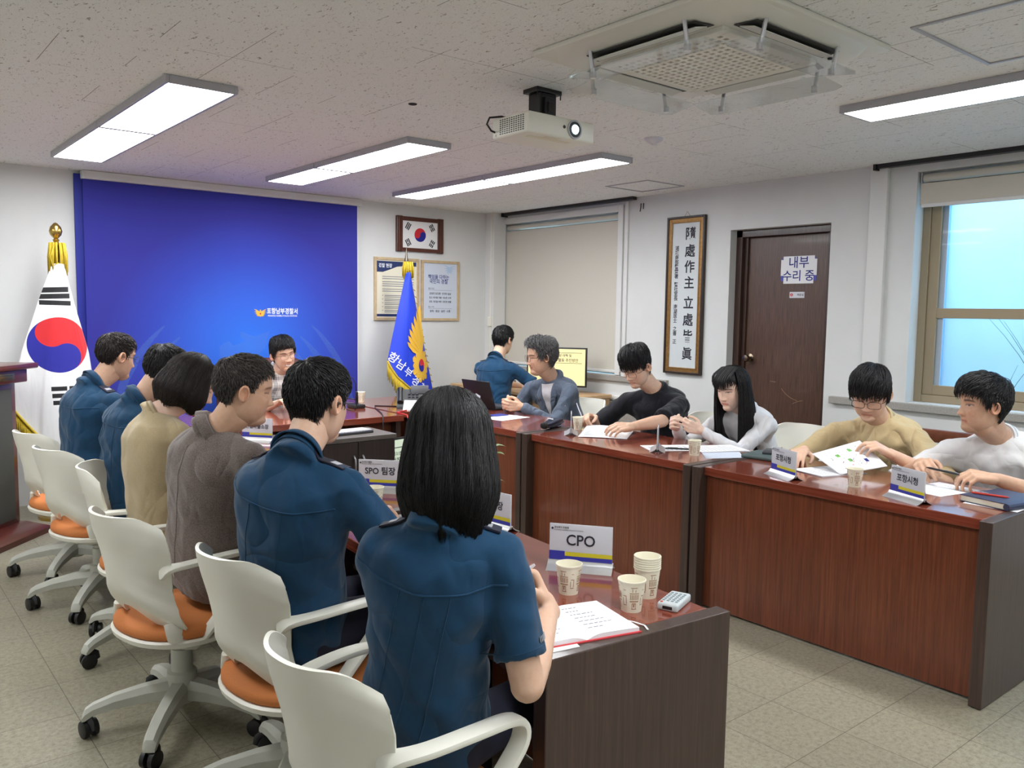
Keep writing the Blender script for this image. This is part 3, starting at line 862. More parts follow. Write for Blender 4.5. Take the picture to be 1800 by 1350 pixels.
def poster(x0, x1, z0, z1, name, label, paper, kind):
    y = YB
    r = empty('framed_poster', label, 'poster', (x0, y, z0), 'two framed posters under the framed flag')
    f = .026; b = B()
    ringy(b, x0, x1, y-.02, y-.0005, z0, z1, f)
    b.obj('frame', 'poster_frame', r)
    b = B(); b.box((x0+f, y-.009, z0+f), (x1-f, y-.004, z1-f)); s = b.obj('poster_sheet', paper, r)
    F = lambda x, z: frame((x, y-.0098, z), (1, 0, 0), (0, 0, 1))
    cx = (x0+x1)/2
    if kind == 0:
        b = B(); pts = [(x0+f+.005, z1-f-.01), (x1-f-.005, z1-f-.01), (x1-f-.005, z1-f-.05), (cx+.08, z1-f-.05), (cx, z1-f-.06), (cx-.08, z1-f-.09), (x0+f+.07, z1-f-.115), (x0+f+.005, z1-f-.115)]
        b.poly([(p[0], y-.0095, p[1]) for p in pts]); b.obj('blue_header', 'poster_blue', s); b = B(); b.box((x0+f+.005, y-.0097, z0+f+.01), (x1-f-.005, y-.0092, z0+f+.035)); b.obj('blue_footer', 'poster_blue', s)
        b = B(); zz = z1-f-.16
        for k in range(7):
            b.box((x0+.09, y-.0097, zz), (x1-.06-(.1 if k in (4, 6) else 0), y-.0092, zz+.006)); zz -= .02 if k not in (1, 4) else .03
        zz -= .02
        for k in range(5):
            b.box((x0+.09, y-.0097, zz), (x0+.1, y-.0092, zz+.006))
            b.box((x0+.115, y-.0097, zz), (x1-.06, y-.0092, zz+.006)); b.box((x0+.115, y-.0097, zz-.015), (x1-.14, y-.0092, zz-.009)); zz -= .036
        b.obj('text_lines', 'ink_grey', s)
        lettering([('경찰 헌장', .042, F(x0+.125, z1-f-.055), .001, 'CENTER', 0, .9)], ['white_print'], s)
    else:
        b = B()
        for k in range(5):
            for sg in (-1, 1):
                a = math.radians(25-20*k); L = .085-.011*k; px, pz = x1-.12, z1-f-.045-.007*k
                d = (sg*math.cos(a), math.sin(a)); n = (-d[1]*.011, d[0]*.011)
                b.poly([(px-n[0], y-.0094-.0002*k-.0001*sg, pz-n[1]), (px+d[0]*L, y-.0094-.0002*k-.0001*sg, pz+d[1]*L), (px+n[0], y-.0094-.0002*k-.0001*sg, pz+n[1])])
        b.obj('pale_emblem', 'eagle_pale', s)
        for zz, w in ((z1-.285, .3), (z0+.145, .3)):
            pass
        b = B(); b.box((x0+.085, y-.0097, z1-.295), (x1-.085, y-.0092, z1-.293)); b.box((x0+.085, y-.0097, z0+.122), (x1-.085, y-.0092, z0+.124)); b.obj('rule_line', 'ink_grey', s)
        it = [('책임을 다하는', .048, F(cx-.02, z1-.165), .0008, 'CENTER', 0, .92), ('국민의 경찰', .05, F(cx-.02, z1-.21), .0008, 'CENTER', 0, .92),
              ('경찰 비전', .018, F(x0+.085, z1-.28), 0, 'LEFT', 1), ('핵심 가치', .018, F(x0+.085, z0+.137), 0, 'LEFT', 1),
              ('공정한 법집행  안전한 일상', .024, F(cx, z1-.33), .0003, 'CENTER', 1, .98), ('믿고 의지할 경찰  유능한 신뢰', .022, F(cx, z1-.37), .0003, 'CENTER', 1, .98),
              ('모든 국민을 위한  든든한 경찰', .022, F(cx, z1-.41), .0003, 'CENTER', 1, .98), ('원칙 · 공감 · 실천 · 소통', .026, F(cx, z0+.095), .0004, 'CENTER', 1, .98)]
        lettering(it, ['ink_blue', 'ink'], s)
poster(4.005, 4.51, 1.388, 1.99, 'l', 'framed police charter with a dark blue header, half hidden by the blue flag', 'paper_cream', 0)
poster(4.535, 4.995, 1.385, 1.985, 'r', 'framed pale blue poster with two lines of blue lettering and an eagle', 'poster_pale', 1)

# things on the right wall
def scroll():
    y0, y1, z0, z1 = 4.27, 4.66, .99, 2.29; x = XR
    r = empty('calligraphy_frame', 'tall narrow framed calligraphy of Chinese characters beside the door', 'framed calligraphy', (x, y0, z0))
    def rim(f0, f1, xa, nm, mat):
        b = B()
        ringbox(b, xa, x-.002, y0+f0, y1-f0, z0+f0, z1-f0, f1-f0)
        return b.obj(nm, mat, r)
    rim(0, .018, x-.034, 'outer_frame', 'dark_frame'); rim(.016, .046, x-.026, 'gilt_frame', 'gilt'); rim(.044, .054, x-.03, 'inner_frame', 'gilt')
    b = B(); b.box((x-.02, y0+.04, z0+.04), (x-.014, y1-.04, z1-.04)); s = b.obj('calligraphy_sheet', 'scroll_paper', r)
    b = B(); b.tube([(x-.012, (y0+y1)/2-.03, z1), (x-.012, (y0+y1)/2, z1+.04), (x-.012, (y0+y1)/2+.03, z1)], .0015, 5); b.obj('hanger', 'gold', r)
    F = lambda y, z: frame((x-.0206, y, z), (0, -1, 0), (0, 0, 1))
    it = []; yc = (y0+y1)/2-.045
    zs = [2.14, 2.0, 1.87, 1.74, 1.575, 1.435, 1.30, 1.155]
    for ch, zz in zip('隨處作主立處皆眞', zs): it.append((ch, .108, F(yc, zz), .0022))
    zz = 2.03
    for ch in '浦項南部警察署 警社室長 南湖居士 之書 正':
        if ch != ' ': it.append((ch, .042, F((y0+y1)/2+.09, zz), .0007))
        zz -= .0385 if ch != ' ' else .03
    it.append(('主', .02, F(y0+.11, 2.19), .0004))
    lettering(it, ['ink'], s)
scroll()

def door_sign():
    x = XR+.135
    r = empty('door_notice', 'white paper notice with blue Korean handwriting taped to the brown door', 'notice', (x, 3.5, 1.72))
    yc, zc = 3.515, 1.835
    b = B(); pts = [(-.15, .075), (-.13, .075), (-.13, .1), (.13, .1), (.13, .075), (.15, .075), (.15, -.045), (.125, -.045), (.125, -.105), (-.125, -.105), (-.125, -.045), (-.15, -.045)]
    b.poly([(x-.003, yc-p[0], zc+p[1]) for p in pts], off=(.002, 0, 0)); s = b.obj('sheet', 'paper', r)
    b = B(); b.box((x-.002, yc-.15, zc-.085), (x-.0005, yc+.15, zc-.02)); b.box((x-.002, yc-.14, zc+.06), (x-.0005, yc+.14, zc+.09)); b.obj('blue_backing', 'card_blue', r)
    F = lambda y, z: frame((x-.0036, y, z), (0, -1, 0), (0, 0, 1))
    lettering([('내부', .095, F(yc, zc+.047), .0009), ('수리 중', .088, F(yc, zc-.052), .0009)], ['ink_blue'], s)
    r2 = empty('door_nameplate', 'small white name plate with a red mark under the door notice', 'name plate', (x, 3.55, 1.63))
    b = B(); b.box((x-.003, 3.457, 1.622), (x-.0005, 3.582, 1.668), .0008); p = b.obj('plate', 'card_white', r2)
    F2 = lambda y, z: frame((x-.0036, y, z), (0, -1, 0), (0, 0, 1))
    lettering([('배움실', .02, F2(3.49, 1.645), .0002)], ['ink'], p)
    b = B(); b.lathe((x-.003, 3.564, 1.646), [(.012, 0), (.012, -.0008), (.007, -.0008), (.007, 0)], 16, 'x', cap=False); b.box((x-.0042, 3.557, 1.644), (x-.003, 3.571, 1.649)); b.obj('red_mark', 'ink_red', p)
door_sign()
# conduit and switch on the corner casing
b = B(); b.tube([(XR-.165, 6.9, H), (XR-.165, 6.9, 1.42)], .006, 8); b.tube([(XR-.165, 6.9, 1.34), (XR-.165, 6.9, .75)], .006, 8)
b.box((XR-.185, 6.875, 1.33), (XR-.16, 6.925, 1.43), .006)
tag(b.obj('blind_cord_switch', 'white_plastic'), 'small white switch box on a thin conduit in the far room corner', 'switch')
b = B(); b.tube([(XR-.01, 4.98, 2.44), (XR-.012, 4.98, 2.40), (XR-.015, 4.985, 2.37)], .004, 6); b.tube([(XR-.01, 4.95, 2.44), (XR-.012, 4.95, 2.39)], .004, 6)
tag(b.obj('cable_stub', 'black_rubber', smooth=True), 'two short black cable ends on the wall above the calligraphy', 'cable')
# ------------------------------------------------------------------ tables
TZ = .73
def table(org, ang, L, D, label, grp, group_side, near_end=True, far_end=True, front=1, seams=2):
    """local frame: x 0..D across (front side, the modesty panel, at x = D if front > 0 else x = 0), y 0..L along"""
    r = empty('conference_table', label, 'table', (org[0], org[1], 0), grp); r.rotation_euler = (0, 0, ang)
    ex = .05
    fx0, fx1 = (0, D) 
    def put(b, nm, mt, auto=None):
        me = b.mesh(nm, auto is not None); o = bpy.data.objects.new(nm, me); link(o); me.materials.append(M(mt)); o.parent = r; return o
    y0 = ex if near_end else .012; y1 = L-ex if far_end else L-.012
    b = B(); b.box((.02, y0, TZ-.042), (D-.035 if front > 0 else D-.02, y1, TZ), .003) if front > 0 else b.box((.035, y0, TZ-.042), (D-.02, y1, TZ), .003)
    put(b, 'tabletop', 'desk_top')
    for k, (a, c) in enumerate(((0, y0), (y1, L))):
        b = B(); b.box((0, a+.001, .004), (D, c-.001, TZ+.001), .003); put(b, 'end_panel', 'desk_dark')
    px = D-.10 if front > 0 else .06
    n = seams+1
    for k in range(n):
        a, c = y0+(y1-y0)*k/n, y0+(y1-y0)*(k+1)/n
        b = B(); b.box((px, a+.0008, .012), (px+.02, c-.0008, TZ-.043), .0006); put(b, 'modesty_panel', 'desk_red')
    b = B(); sx = .10 if front > 0 else D-.30
    b.box((sx, y0, TZ-.16), (sx+.2, y1, TZ-.145)); put(b, 'under_shelf', 'desk_dark')
    return r
tr = 'conference tables under the right row of people'; tl = 'conference tables under the left row of people'
table((3.33, 1.22), 0, 1.41, .70, 'red-brown conference table nearest the camera in the row by the windows, grey-brown end panel showing', tr, 'r', front=0, seams=0)
table((3.33, 2.64), 0, 1.33, .70, 'red-brown conference table in the middle of the window row, bearing the folded umbrella', tr, 'r', front=0, seams=2)
table((3.33, 3.98), 0, 1.31, .70, 'red-brown conference table at the far end of the window row, bearing the laptop', tr, 'r', front=0, seams=0)
table((1.185, 1.315), math.radians(-5.5), 1.36, .59, 'red-brown conference table nearest the camera with paper cups and a grey remote on it', tl, 'l', front=1)
table((1.33, 2.69), 0, 1.33, .59, 'red-brown conference table in the middle of the left row, bearing the SPO name card', tl, 'l', front=1)
table((1.33, 4.03), 0, 1.36, .59, 'red-brown conference table at the far end of the left row by the two far officers', tl, 'l', front=1)
def head_table(x0, x1, y0, y1, label, top='desk_top_x'):
    r = empty('head_table', label, 'table', (x0, y0, 0), 'tables across the head of the room')
    b = B(); b.box((x0, y0, TZ-.045), (x1, y1, TZ), .004); b.obj('tabletop', top, r)
    b = B(); b.box((x0+.02, y0+.10, .01), (x1-.02, y0+.12, TZ-.046)); b.obj('modesty_panel', 'desk_red', r)
    for a in (x0+.01, x1-.05):
        b = B(); b.box((a, y0+.03, .005), (a+.04, y1-.03, TZ-.046), .003); b.obj('end_panel', 'desk_dark', r)
head_table(1.95, 3.2, 5.15, 6.06, 'red-brown table across the room in front of the man in the plaid shirt')
head_table(3.235, 4.02, 5.31, 6.3, 'red-brown corner table that carries the black desk phone')
head_table(1.32, 1.93, 5.41, 6.06, 'red-brown corner table at the left end of the head table')

# ------------------------------------------------------------------ white office chairs
def lerp(a, b, t): return a+(b-a)*t
def interp(tab, t):
    for (a, va), (c, vc) in zip(tab[:-1], tab[1:]):
        if t <= c:
            k = (t-a)/(c-a); k = k*k*(3-2*k) if len(tab) < 4 else k
            return va+(vc-va)*k
    return tab[-1][1]
def make_chair(label, arms=True):
    """faces +y; hub at the origin"""
    r = empty('office_chair', label, 'chair')
    L = lambda b, nm, mt, par=r, auto=35: _local(b, nm, mt, par, auto)
    # back shell
    zb, zt = .392, .818
    NU, NV = 28, 30
    hw = [(0, .165), (.07, .188), (.15, .203), (.23, .20), (.34, .178), (.46, .172), (.62, .188), (.8, .206), (.93, .203), (1, .187)]
    yb = [(0, -.195), (.15, -.222), (.35, -.235), (.6, -.25), (1, -.285)]
    def sp(u, v):
        w = interp(hw, v)
        # rounded upper corners
        top = zt-.045*max(0, (abs(u)-.62)/.38)**2.2
        low = zb+.018*math.cos(u*PI)+.085*(1-abs(u)**1.6)
        z = low+(top-low)*v
        y = interp(yb, v)+.115*(abs(u)**2.4)*(1.0 if v > .3 else .75+.25*v/.3)
        if v < .25: y += .05*(1-v/.25)*abs(u)
        return Vector((u*w, y, z))
    b = B(); bm = b.bm
    G = [[None]*(NU+1) for _ in range(NV+1)]; G2 = [[None]*(NU+1) for _ in range(NV+1)]
    for j in range(NV+1):
        for i in range(NU+1):
            u = -1+2*i/NU; v = j/NV; p = sp(u, v)
            e = 1e-3; du = sp(min(u+e, 1), v)-sp(max(u-e, -1), v); dv = sp(u, min(v+e, 1))-sp(u, max(v-e, 0))
            n = du.cross(dv).normalized()
            G[j][i] = bm.verts.new(p+n*.005); G2[j][i] = bm.verts.new(p-n*.005)
    for j in range(NV):
        for i in range(NU):
            bm.faces.new((G[j][i], G[j][i+1], G[j+1][i+1], G[j+1][i])); bm.faces.new((G2[j][i], G2[j+1][i], G2[j+1][i+1], G2[j][i+1]))
    for i in range(NU):
        bm.faces.new((G[0][i], G2[0][i], G2[0][i+1], G[0][i+1])); bm.faces.new((G[NV][i], G[NV][i+1], G2[NV][i+1], G2[NV][i]))
    for j in range(NV):
        bm.faces.new((G[j][0], G[j+1][0], G2[j+1][0], G2[j][0])); bm.faces.new((G[j][NU], G2[j][NU], G2[j+1][NU], G[j+1][NU]))
    L(b, 'backrest', 'white_plastic', auto=60)
    # side struts sweeping from the shell to the seat frame
    for s in (-1, 1):
        b = B()
        pts = [(s*.165, -.135, .45), (s*.178, -.125, .41), (s*.178, -.085, .38), (s*.16, -.04, .357), (s*.12, -.005, .343), (s*.05, .01, .335)]
        rr = [.022, .032, .034, .030, .024, .018]
        b.tube(pts, rr, 10, squash=.7)
        L(b, 'back_support', 'white_plastic', auto=60)
    # seat pan and pad
    b = B()
    def outl(k, z, dy=0):
        P = []
        for q in range(40):
            t = 2*PI*q/40; x = math.cos(t); y = math.sin(t)
            rx = .232*k; ry = .225*k
            x = math.copysign(abs(x)**.85, x)*rx; y = math.copysign(abs(y)**.85, y)*ry+.015+dy
            P.append((x, y, z-.012*max(0, y/.22)**2))
        return P
    b.loft([outl(.35, .332), outl(.8, .345), outl(1.0, .366), outl(1.02, .382), outl(.985, .388)])
    L(b, 'seat_pan', 'white_plastic')
    b = B(); b.loft([outl(.94, .386), outl(.985, .394), outl(.985, .410), outl(.95, .424), outl(.8, .432), outl(.4, .432), outl(.1, .430)])
    L(b, 'seat_cushion', 'orange_fabric', auto=60)
    for s in (-1, 1):
        b = B()
        pts = [Vector(p) for p in ((s*.172, -.165, .625), (s*.205, -.15, .645), (s*.235, -.09, .655), (s*.25, .02, .66), (s*.25, .10, .656), (s*.25, .135, .64), (s*.25, .135, .60), (s*.25, .09, .55), (s*.245, .02, .48), (s*.225, -.03, .41), (s*.18, -.04, .37))]
        # smooth
        Q = []
        for i in range(len(pts)-1):
            p0, p1, p2, p3 = pts[max(i-1, 0)], pts[i], pts[i+1], pts[min(i+2, len(pts)-1)]
            for k in range(4):
                t = k/4; Q.append(.5*((2*p1)+(p2-p0)*t+(2*p0-5*p1+4*p2-p3)*t*t+(3*p1-p0-3*p2+p3)*t**3))
        Q.append(pts[-1])
        rings = []
        for i, p in enumerate(Q):
            d = (Q[min(i+1, len(Q)-1)]-Q[max(i-1, 0)]).normalized()
            w = Vector((1, 0, 0)); w = (w-d*w.dot(d)).normalized(); u = d.cross(w)
            hw_, hh = .024, .0095
            rings.append([p+w*math.copysign(abs(math.cos(t))**.6, math.cos(t))*hw_+u*math.copysign(abs(math.sin(t))**.6, math.sin(t))*hh for t in [2*PI*q/12 for q in range(12)]])
        b.loft(rings)
        L(b, 'armrest', 'white_plastic', auto=50)
    b = B(); b.lathe((0, 0, 0), [(.03, .335), (.03, .28), (.026, .28)], 20); b.box((-.07, -.08, .31), (.07, .08, .338), .012)
    L(b, 'gas_lift', 'chair_grey')
    b = B(); b.lathe((0, 0, 0), [(.036, .28), (.037, .20), (.05, .195), (.055, .10), (.045, .085)], 24)
    for k in range(5):
        a = 2*PI*k/5+.4; d = Vector((math.cos(a), math.sin(a), 0)); n = Vector((-d.y, d.x, 0)); rings = []
        for t, zc, h, w in ((.03, .135, .035, .036), (.12, .132, .028, .031), (.22, .118, .022, .027), (.29, .098, .018, .024), (.315, .082, .018, .022), (.325, .07, .008, .02)):
            c = d*t+Vector((0, 0, zc))
            rings.append([c+n*w*.55+Vector((0, 0, h)), c+n*w+Vector((0, 0, h*.2)), c+n*w*.95-Vector((0, 0, h)), c-n*w*.95-Vector((0, 0, h)), c-n*w+Vector((0, 0, h*.2)), c-n*w*.55+Vector((0, 0, h))])
        b.loft(rings)
    L(b, 'star_base', 'chair_grey', auto=30)
    for k in range(5):
        a = 2*PI*k/5+.4; d = Vector((math.cos(a), math.sin(a), 0)); n = Vector((-d.y, d.x, 0)); c = d*.305; tr_ = rotz(.7*k)
        b = B(); ax = tr_ @ n
        cc = c+Vector((0, 0, .03))
        for s in (-1, 1):
            b.tube([cc+ax*s*.006, cc+ax*s*.008, cc+ax*s*.024, cc+ax*s*.027], [.022, .03, .03, .022], 20)
        b.lathe(c, [(.012, .03), (.013, .062), (.010, .07)], 12)
        f = tr_ @ d
        b.tube([cc+Vector((0, 0, .034)), cc+f*.026+Vector((0, 0, .02)), cc+f*.033], [.012, .012, .008], 8, squash=1.6)
        L(b, 'caster', 'black_rubber', auto=50)
    return r
def _local(b, nm, mt, par, auto):
    me = b.mesh(nm, True)
    try: me.set_sharp_from_angle(angle=math.radians(auto))
    except Exception: pass
    o = bpy.data.objects.new(nm, me); link(o); me.materials.append(M(mt)); o.parent = par; return o
CH = 'white office chairs with orange seats'
def deg(a): return math.radians(a)
c0 = make_chair('white office chair with orange seat nearest the camera, behind the woman in the blue shirt')
c0.location = (.93, 1.52, 0); c0.rotation_euler = (0, 0, deg(-86)); c0['group'] = CH
for x, y, a, lb in ((1.05, 2.30, 8, 'white office chair with orange seat behind the blue-shirted man with glasses, second nearest'),
                    (.92, 2.98, 13, 'white office chair behind the man in the grey-brown jacket, star base in full view'),
                    (1.05, 3.78, -22, 'white office chair behind the woman in the sand knit top, its inner side showing'),
                    (1.0, 4.49, 16, 'white office chair with orange seat behind the second officer from the flag'),
                    (1.01, 5.12, 16, 'white office chair farthest from the camera, next to the lectern'),
                    (4.36, 4.62, 180, 'white chair behind the smiling man in the slate jacket, only its edge showing'),
                    (4.42, 3.50, 182, 'white chair back between the man in the black tee and the woman with long hair'),
                    (4.42, 2.80, 184, 'white chair back in front of the brown door beside the woman with long hair')):
    o = dup(c0, (x, y, 0), deg(-90+a), lb, CH)
def wooden_chair(loc, a, label):
    r = empty('wooden_chair', label, 'chair')
    L = lambda b, nm, mt='chair_wood': _local(b, nm, mt, r, 35)
    for s in (-1, 1):
        b = B(); b.tube([(s*.2, -.2, 0), (s*.2, -.2, .45), (s*.2, -.25, .86)], .02, 8); L(b, 'leg')
        b = B(); b.tube([(s*.2, .2, 0), (s*.2, .2, .43)], .02, 8); L(b, 'leg')
    b = B(); b.box((-.22, -.22, .42), (.22, .24, .455), .01); L(b, 'seat')
    b = B(); b.box((-.22, -.27, .81), (.22, -.235, .88), .01); L(b, 'back_rail')
    b = B(); b.box((-.2, -.245, .52), (.2, -.22, .56), .006); L(b, 'back_rail')
    for k in range(6):
        x = -.15+k*.06; b = B(); b.tube([(x, -.235, .54), (x, -.255, .83)], .011, 6); L(b, 'back_slat')
    r.location = loc; r.rotation_euler = (0, 0, a); return r
wc = wooden_chair((4.42, 1.95, 0), deg(95), 'slatted wooden chair between the men in the tan shirt and the white tee')

# ------------------------------------------------------------------ flags
def tassel(r, c, s=1.0, n=34, name='tassel', drop=.16, seed=3):
    b = B(); rr = random.Random(seed)
    for k in range(n):
        a = rr.uniform(0, 2*PI); q = rr.uniform(.5, 1); R = .055*s*q; dr = drop*rr.uniform(.75, 1.05)
        p = Vector(c); o = Vector((math.cos(a), math.sin(a), 0))
        b.tube([p+o*.008, p+o*R*.8+Vector((0, 0, .012*s)), p+o*R-Vector((0, 0, dr*.4)), p+o*R*1.02-Vector((0, 0, dr))], [.004, .006, .006, .004], 5)
    return b.obj(name, 'yellow_cord', r, smooth=True)
def fringe(b, pts, fn, L, n, seed=1):
    rr = random.Random(seed)
    cum = [0]
    for p, q in zip(pts[:-1], pts[1:]): cum.append(cum[-1]+(Vector(q)-Vector(p)).length)
    for k in range(n):
        t = cum[-1]*(k+.5)/n
        for i in range(len(pts)-1):
            if cum[i+1] >= t: break
        u = (t-cum[i])/(cum[i+1]-cum[i]); p = Vector(pts[i]).lerp(Vector(pts[i+1]), u)
        l = L*rr.uniform(.85, 1.05); j = rr.uniform(-.004, .004)
        b.tube([p, p+Vector((j, -.004, -l*.5)), p+Vector((j*2, -.002, -l))], [.0045, .005, .003], 4)
def korean_flag():
    y0 = 6.45; cx = 1.205; cz = 1.22
    r = empty('korean_flag_on_stand', 'large white Korean flag with gold fringe and tassel draped on a pole by the lectern', 'flag', (cx, y0, 0))
    b = B(); b.lathe((1.225, y0+.05, 0), [(.17, 0), (.17, .02), (.06, .05), (.018, .09), (.014, .10), (.014, 1.88), (.02, 1.885), (.024, 1.90), (.016, 1.915), (.016, 1.93), (.022, 1.94), (.012, 1.95), (.035, 1.975), (.042, 2.0), (.034, 2.03), (.012, 2.055), (.001, 2.06)], 20)
    b.obj('flag_pole', 'gold', r, auto=50)
    # draped cloth; local coordinates about the disc centre
    top, bot = .55, -.78
    left = [(.55, -.0), (.3, -.11), (0, -.215), (-.33, -.31), (-.52, -.34)]
    def edges(t):
        z = lerp(.555, -.80, t)
        xl = interp([(0, -.02), (.2, -.115), (.45, -.225), (.7, -.31), (.85, -.34), (1, -.36)], t)
        xr = interp([(0, .055), (.2, .115), (.45, .2), (.7, .245), (.85, .26), (1, .27)], t)
        return z, xl, xr
    def hem(u): return interp([(0, .70), (.25, .83), (.55, .98), (1, 1.0)], u)   # bottom hem rises toward the left
    NU, NV = 60, 90
    b = B(); G = []
    for j in range(NV+1):
        row = []
        for i in range(NU+1):
            u = i/NU; t = (j/NV)*hem(u); z, xl, xr = edges(t)
            x = xl+(xr-xl)*u
            y = -.10*math.sin(PI*u)*(.4+.6*t)+.018*t*math.sin(u*9+z*2)*(1 if u < .35 or u > .85 else .35)+.10*max(0, u-.9)*10*t*.5
            row.append(b.bm.verts.new((x, y, z)))
        G.append(row)
    for j in range(NV):
        for i in range(NU): b.bm.faces.new((G[j][i], G[j][i+1], G[j+1][i+1], G[j+1][i]))
    hempts = [Vector(G[NV][i].co)+Vector((cx, y0, cz)) for i in range(0, NU+1, 2)]
    me = b.mesh('cloth', True); o = bpy.data.objects.new('flag_cloth', me); link(o); me.materials.append(M('taegeuk_cloth'))
    sol = o.modifiers.new('s', 'SOLIDIFY'); sol.thickness = .003
    o.parent = r; o.location = (0, 0, cz)
    b = B(); b.tube([p+Vector((0, -.004, 0)) for p in hempts], .009, 6); fringe(b, hempts, None, .135, 120, 4)
    fr = b.obj('fringe', 'yellow_cord', r, smooth=True)
    tassel(r, (1.225, y0+.03, 1.905), 1.15, 60, drop=.2)
    b = B(); b.tube([(1.2, y0-.02, 1.9), (1.17, y0-.05, 1.82), (1.18, y0-.05, 1.76), (1.22, y0-.05, 1.78)], .004, 6); b.obj('cord', 'yellow_cord', r, smooth=True)
korean_flag()
def police_flag():
    y0 = 6.5; px, pz = 4.07, 1.99
    r = empty('blue_flag_on_stand', 'blue police flag with gold emblem, white lettering and gold fringe beside the banner', 'flag', (px, y0, 0))
    b = B(); b.lathe((px+.02, y0+.05, 0), [(.15, 0), (.15, .02), (.05, .05), (.016, .09), (.014, .1), (.014, 1.86), (.02, 1.87), (.014, 1.885), (.017, 1.90), (.021, 1.93), (.013, 1.97), (.001, 2.06)], 16)
    b.obj('flag_pole', 'steel', r, auto=50)
    NU, NV = 40, 80
    def edge(t):
        z = lerp(1.83, .62, t)
        xl = interp([(0, 4.055), (.3, 3.965), (.6, 3.88), (.72, 3.845), (1, 3.80)], t)
        xr = interp([(0, 4.10), (.25, 4.165), (.5, 4.24), (.75, 4.315), (1, 4.385)], t)
        return z, xl, xr
    def hem(u): return interp([(0, .66), (.2, .78), (.6, .92), (.9, 1.0), (1, 1.0)], u)
    def yy(u, t): return y0-.085*math.sin(PI*u)*(.4+.6*t)+.008*math.sin(u*12+t*3)*t
    def P(u, t):
        z, xl, xr = edge(t); return Vector((xl+(xr-xl)*u, yy(u, t), z))
    b = B(); G = []
    for j in range(NV+1): G.append([b.bm.verts.new(P(i/NU, j/NV*hem(i/NU))) for i in range(NU+1)])
    for j in range(NV):
        for i in range(NU): b.bm.faces.new((G[j][i], G[j][i+1], G[j+1][i+1], G[j+1][i]))
    hp = [Vector(G[NV][i].co) for i in range(0, NU-1, 2)]
    rp = [Vector(G[j][NU].co) for j in range(10, NV, 4)]; tip = Vector(G[NV][NU-1].co)
    cl = b.obj('flag_cloth', 'police_flag_cloth', r, smooth=True)
    sol = cl.modifiers.new('s', 'SOLIDIFY'); sol.thickness = .003
    b = B(); b.tube([p+Vector((0, -.004, 0)) for p in hp], .009, 6); fringe(b, hp, None, .15, 95, 9)
    for k, p in enumerate(rp): b.tube([p, p+Vector((.022, .004, -.012))], .005, 4)
    for k in range(14): b.tube([tip+Vector((-.03+k*.003, 0, .03)), tip+Vector((-.035+k*.004, -.01, -.04))], .004, 4)
    b.obj('fringe', 'yellow_cord', r, smooth=True)
    tassel(r, (px+.02, y0+.02, 1.915), .95, 50, drop=.14, seed=8)
    def on(x, z, lift):
        t = (1.83-z)/(1.83-.62); _, xl, xr = edge(t); u = (x-xl)/(xr-xl)
        return (x, yy(min(max(u, 0), 1), t)-.004-lift, z)
    # wing and round emblem
    b = B(); b.mi = 0
    for k in range(7):
        a = math.radians(96+k*8); L = .34-.022*k; bx, bz = 4.235-.006*k, 1.20-.02*k
        d = Vector((math.cos(a), math.sin(a))); n = Vector((-d.y, d.x))
        pr = []
        for t, w in ((0, .018), (.5, .022), (.85, .016), (1, .001)): pr.append((Vector((bx, bz))+d*L*t+n*.02*math.sin(t*PI), w))
        pts = [p-n*w for p, w in pr]+[p+n*w for p, w in reversed(pr)]
        b.poly([on(p.x, p.y, .001+.0006*k) for p in pts])
    c = (4.185, .985)
    for k in range(14):
        a = 2*PI*k/14; R = .115 if k % 2 else .128
        q = [(c[0]+.03*math.cos(a-.4), c[1]+.04*math.sin(a-.4)), (c[0]+R*.78*math.cos(a-.2), c[1]+R*1.15*math.sin(a-.2)), (c[0]+R*.86*math.cos(a), c[1]+R*1.28*math.sin(a)), (c[0]+R*.78*math.cos(a+.2), c[1]+R*1.15*math.sin(a+.2)), (c[0]+.03*math.cos(a+.4), c[1]+.04*math.sin(a+.4))]
        b.poly([on(x, z, .003+.0003*(k % 3)) for x, z in q])
    b.mi = 0; b.poly([on(c[0]+.05*math.cos(t), c[1]+.07*math.sin(t), .0045) for t in [2*PI*k/24 for k in range(24)]])
    taegeuk(b, (0, 0), .043, lambda x, z, l: on(c[0]+x*.85, c[1]+z*1.35, .006+l), math.radians(-60))
    b.obj('emblem', ['gold_print', 'flag_red', 'flag_blue'], r)
    pts = [(3.885, .985), (3.955, .895), (4.035, .815), (4.115, .745), (4.20, .665), (4.29, .60)]
    its = [(ch, .1 if k < 5 else .08, Matrix.Identity(4)) for k, ch in enumerate('항남부경찰서')]
    L = []
    for k, (ch, (x, z)) in enumerate(zip('항남부경찰서', [(3.905, 1.055), (3.965, .99), (4.035, .92), (4.11, .84), (4.19, .77), (4.275, .70)])):
        me = text_mesh(ch, .095, 0, .001)
        a = math.radians(-38); co = get_co(me)
        X_ = x+co[:, 0]*math.cos(a)-co[:, 1]*math.sin(a); Z_ = z+co[:, 0]*math.sin(a)+co[:, 1]*math.cos(a)
        set_co(me, np.array([on(p, q, .0025) for p, q in zip(X_, Z_)])); L.append((me, Matrix.Identity(4), 0))
    mesh_obj('lettering', join_into(L), r, ['white_print'])
police_flag()

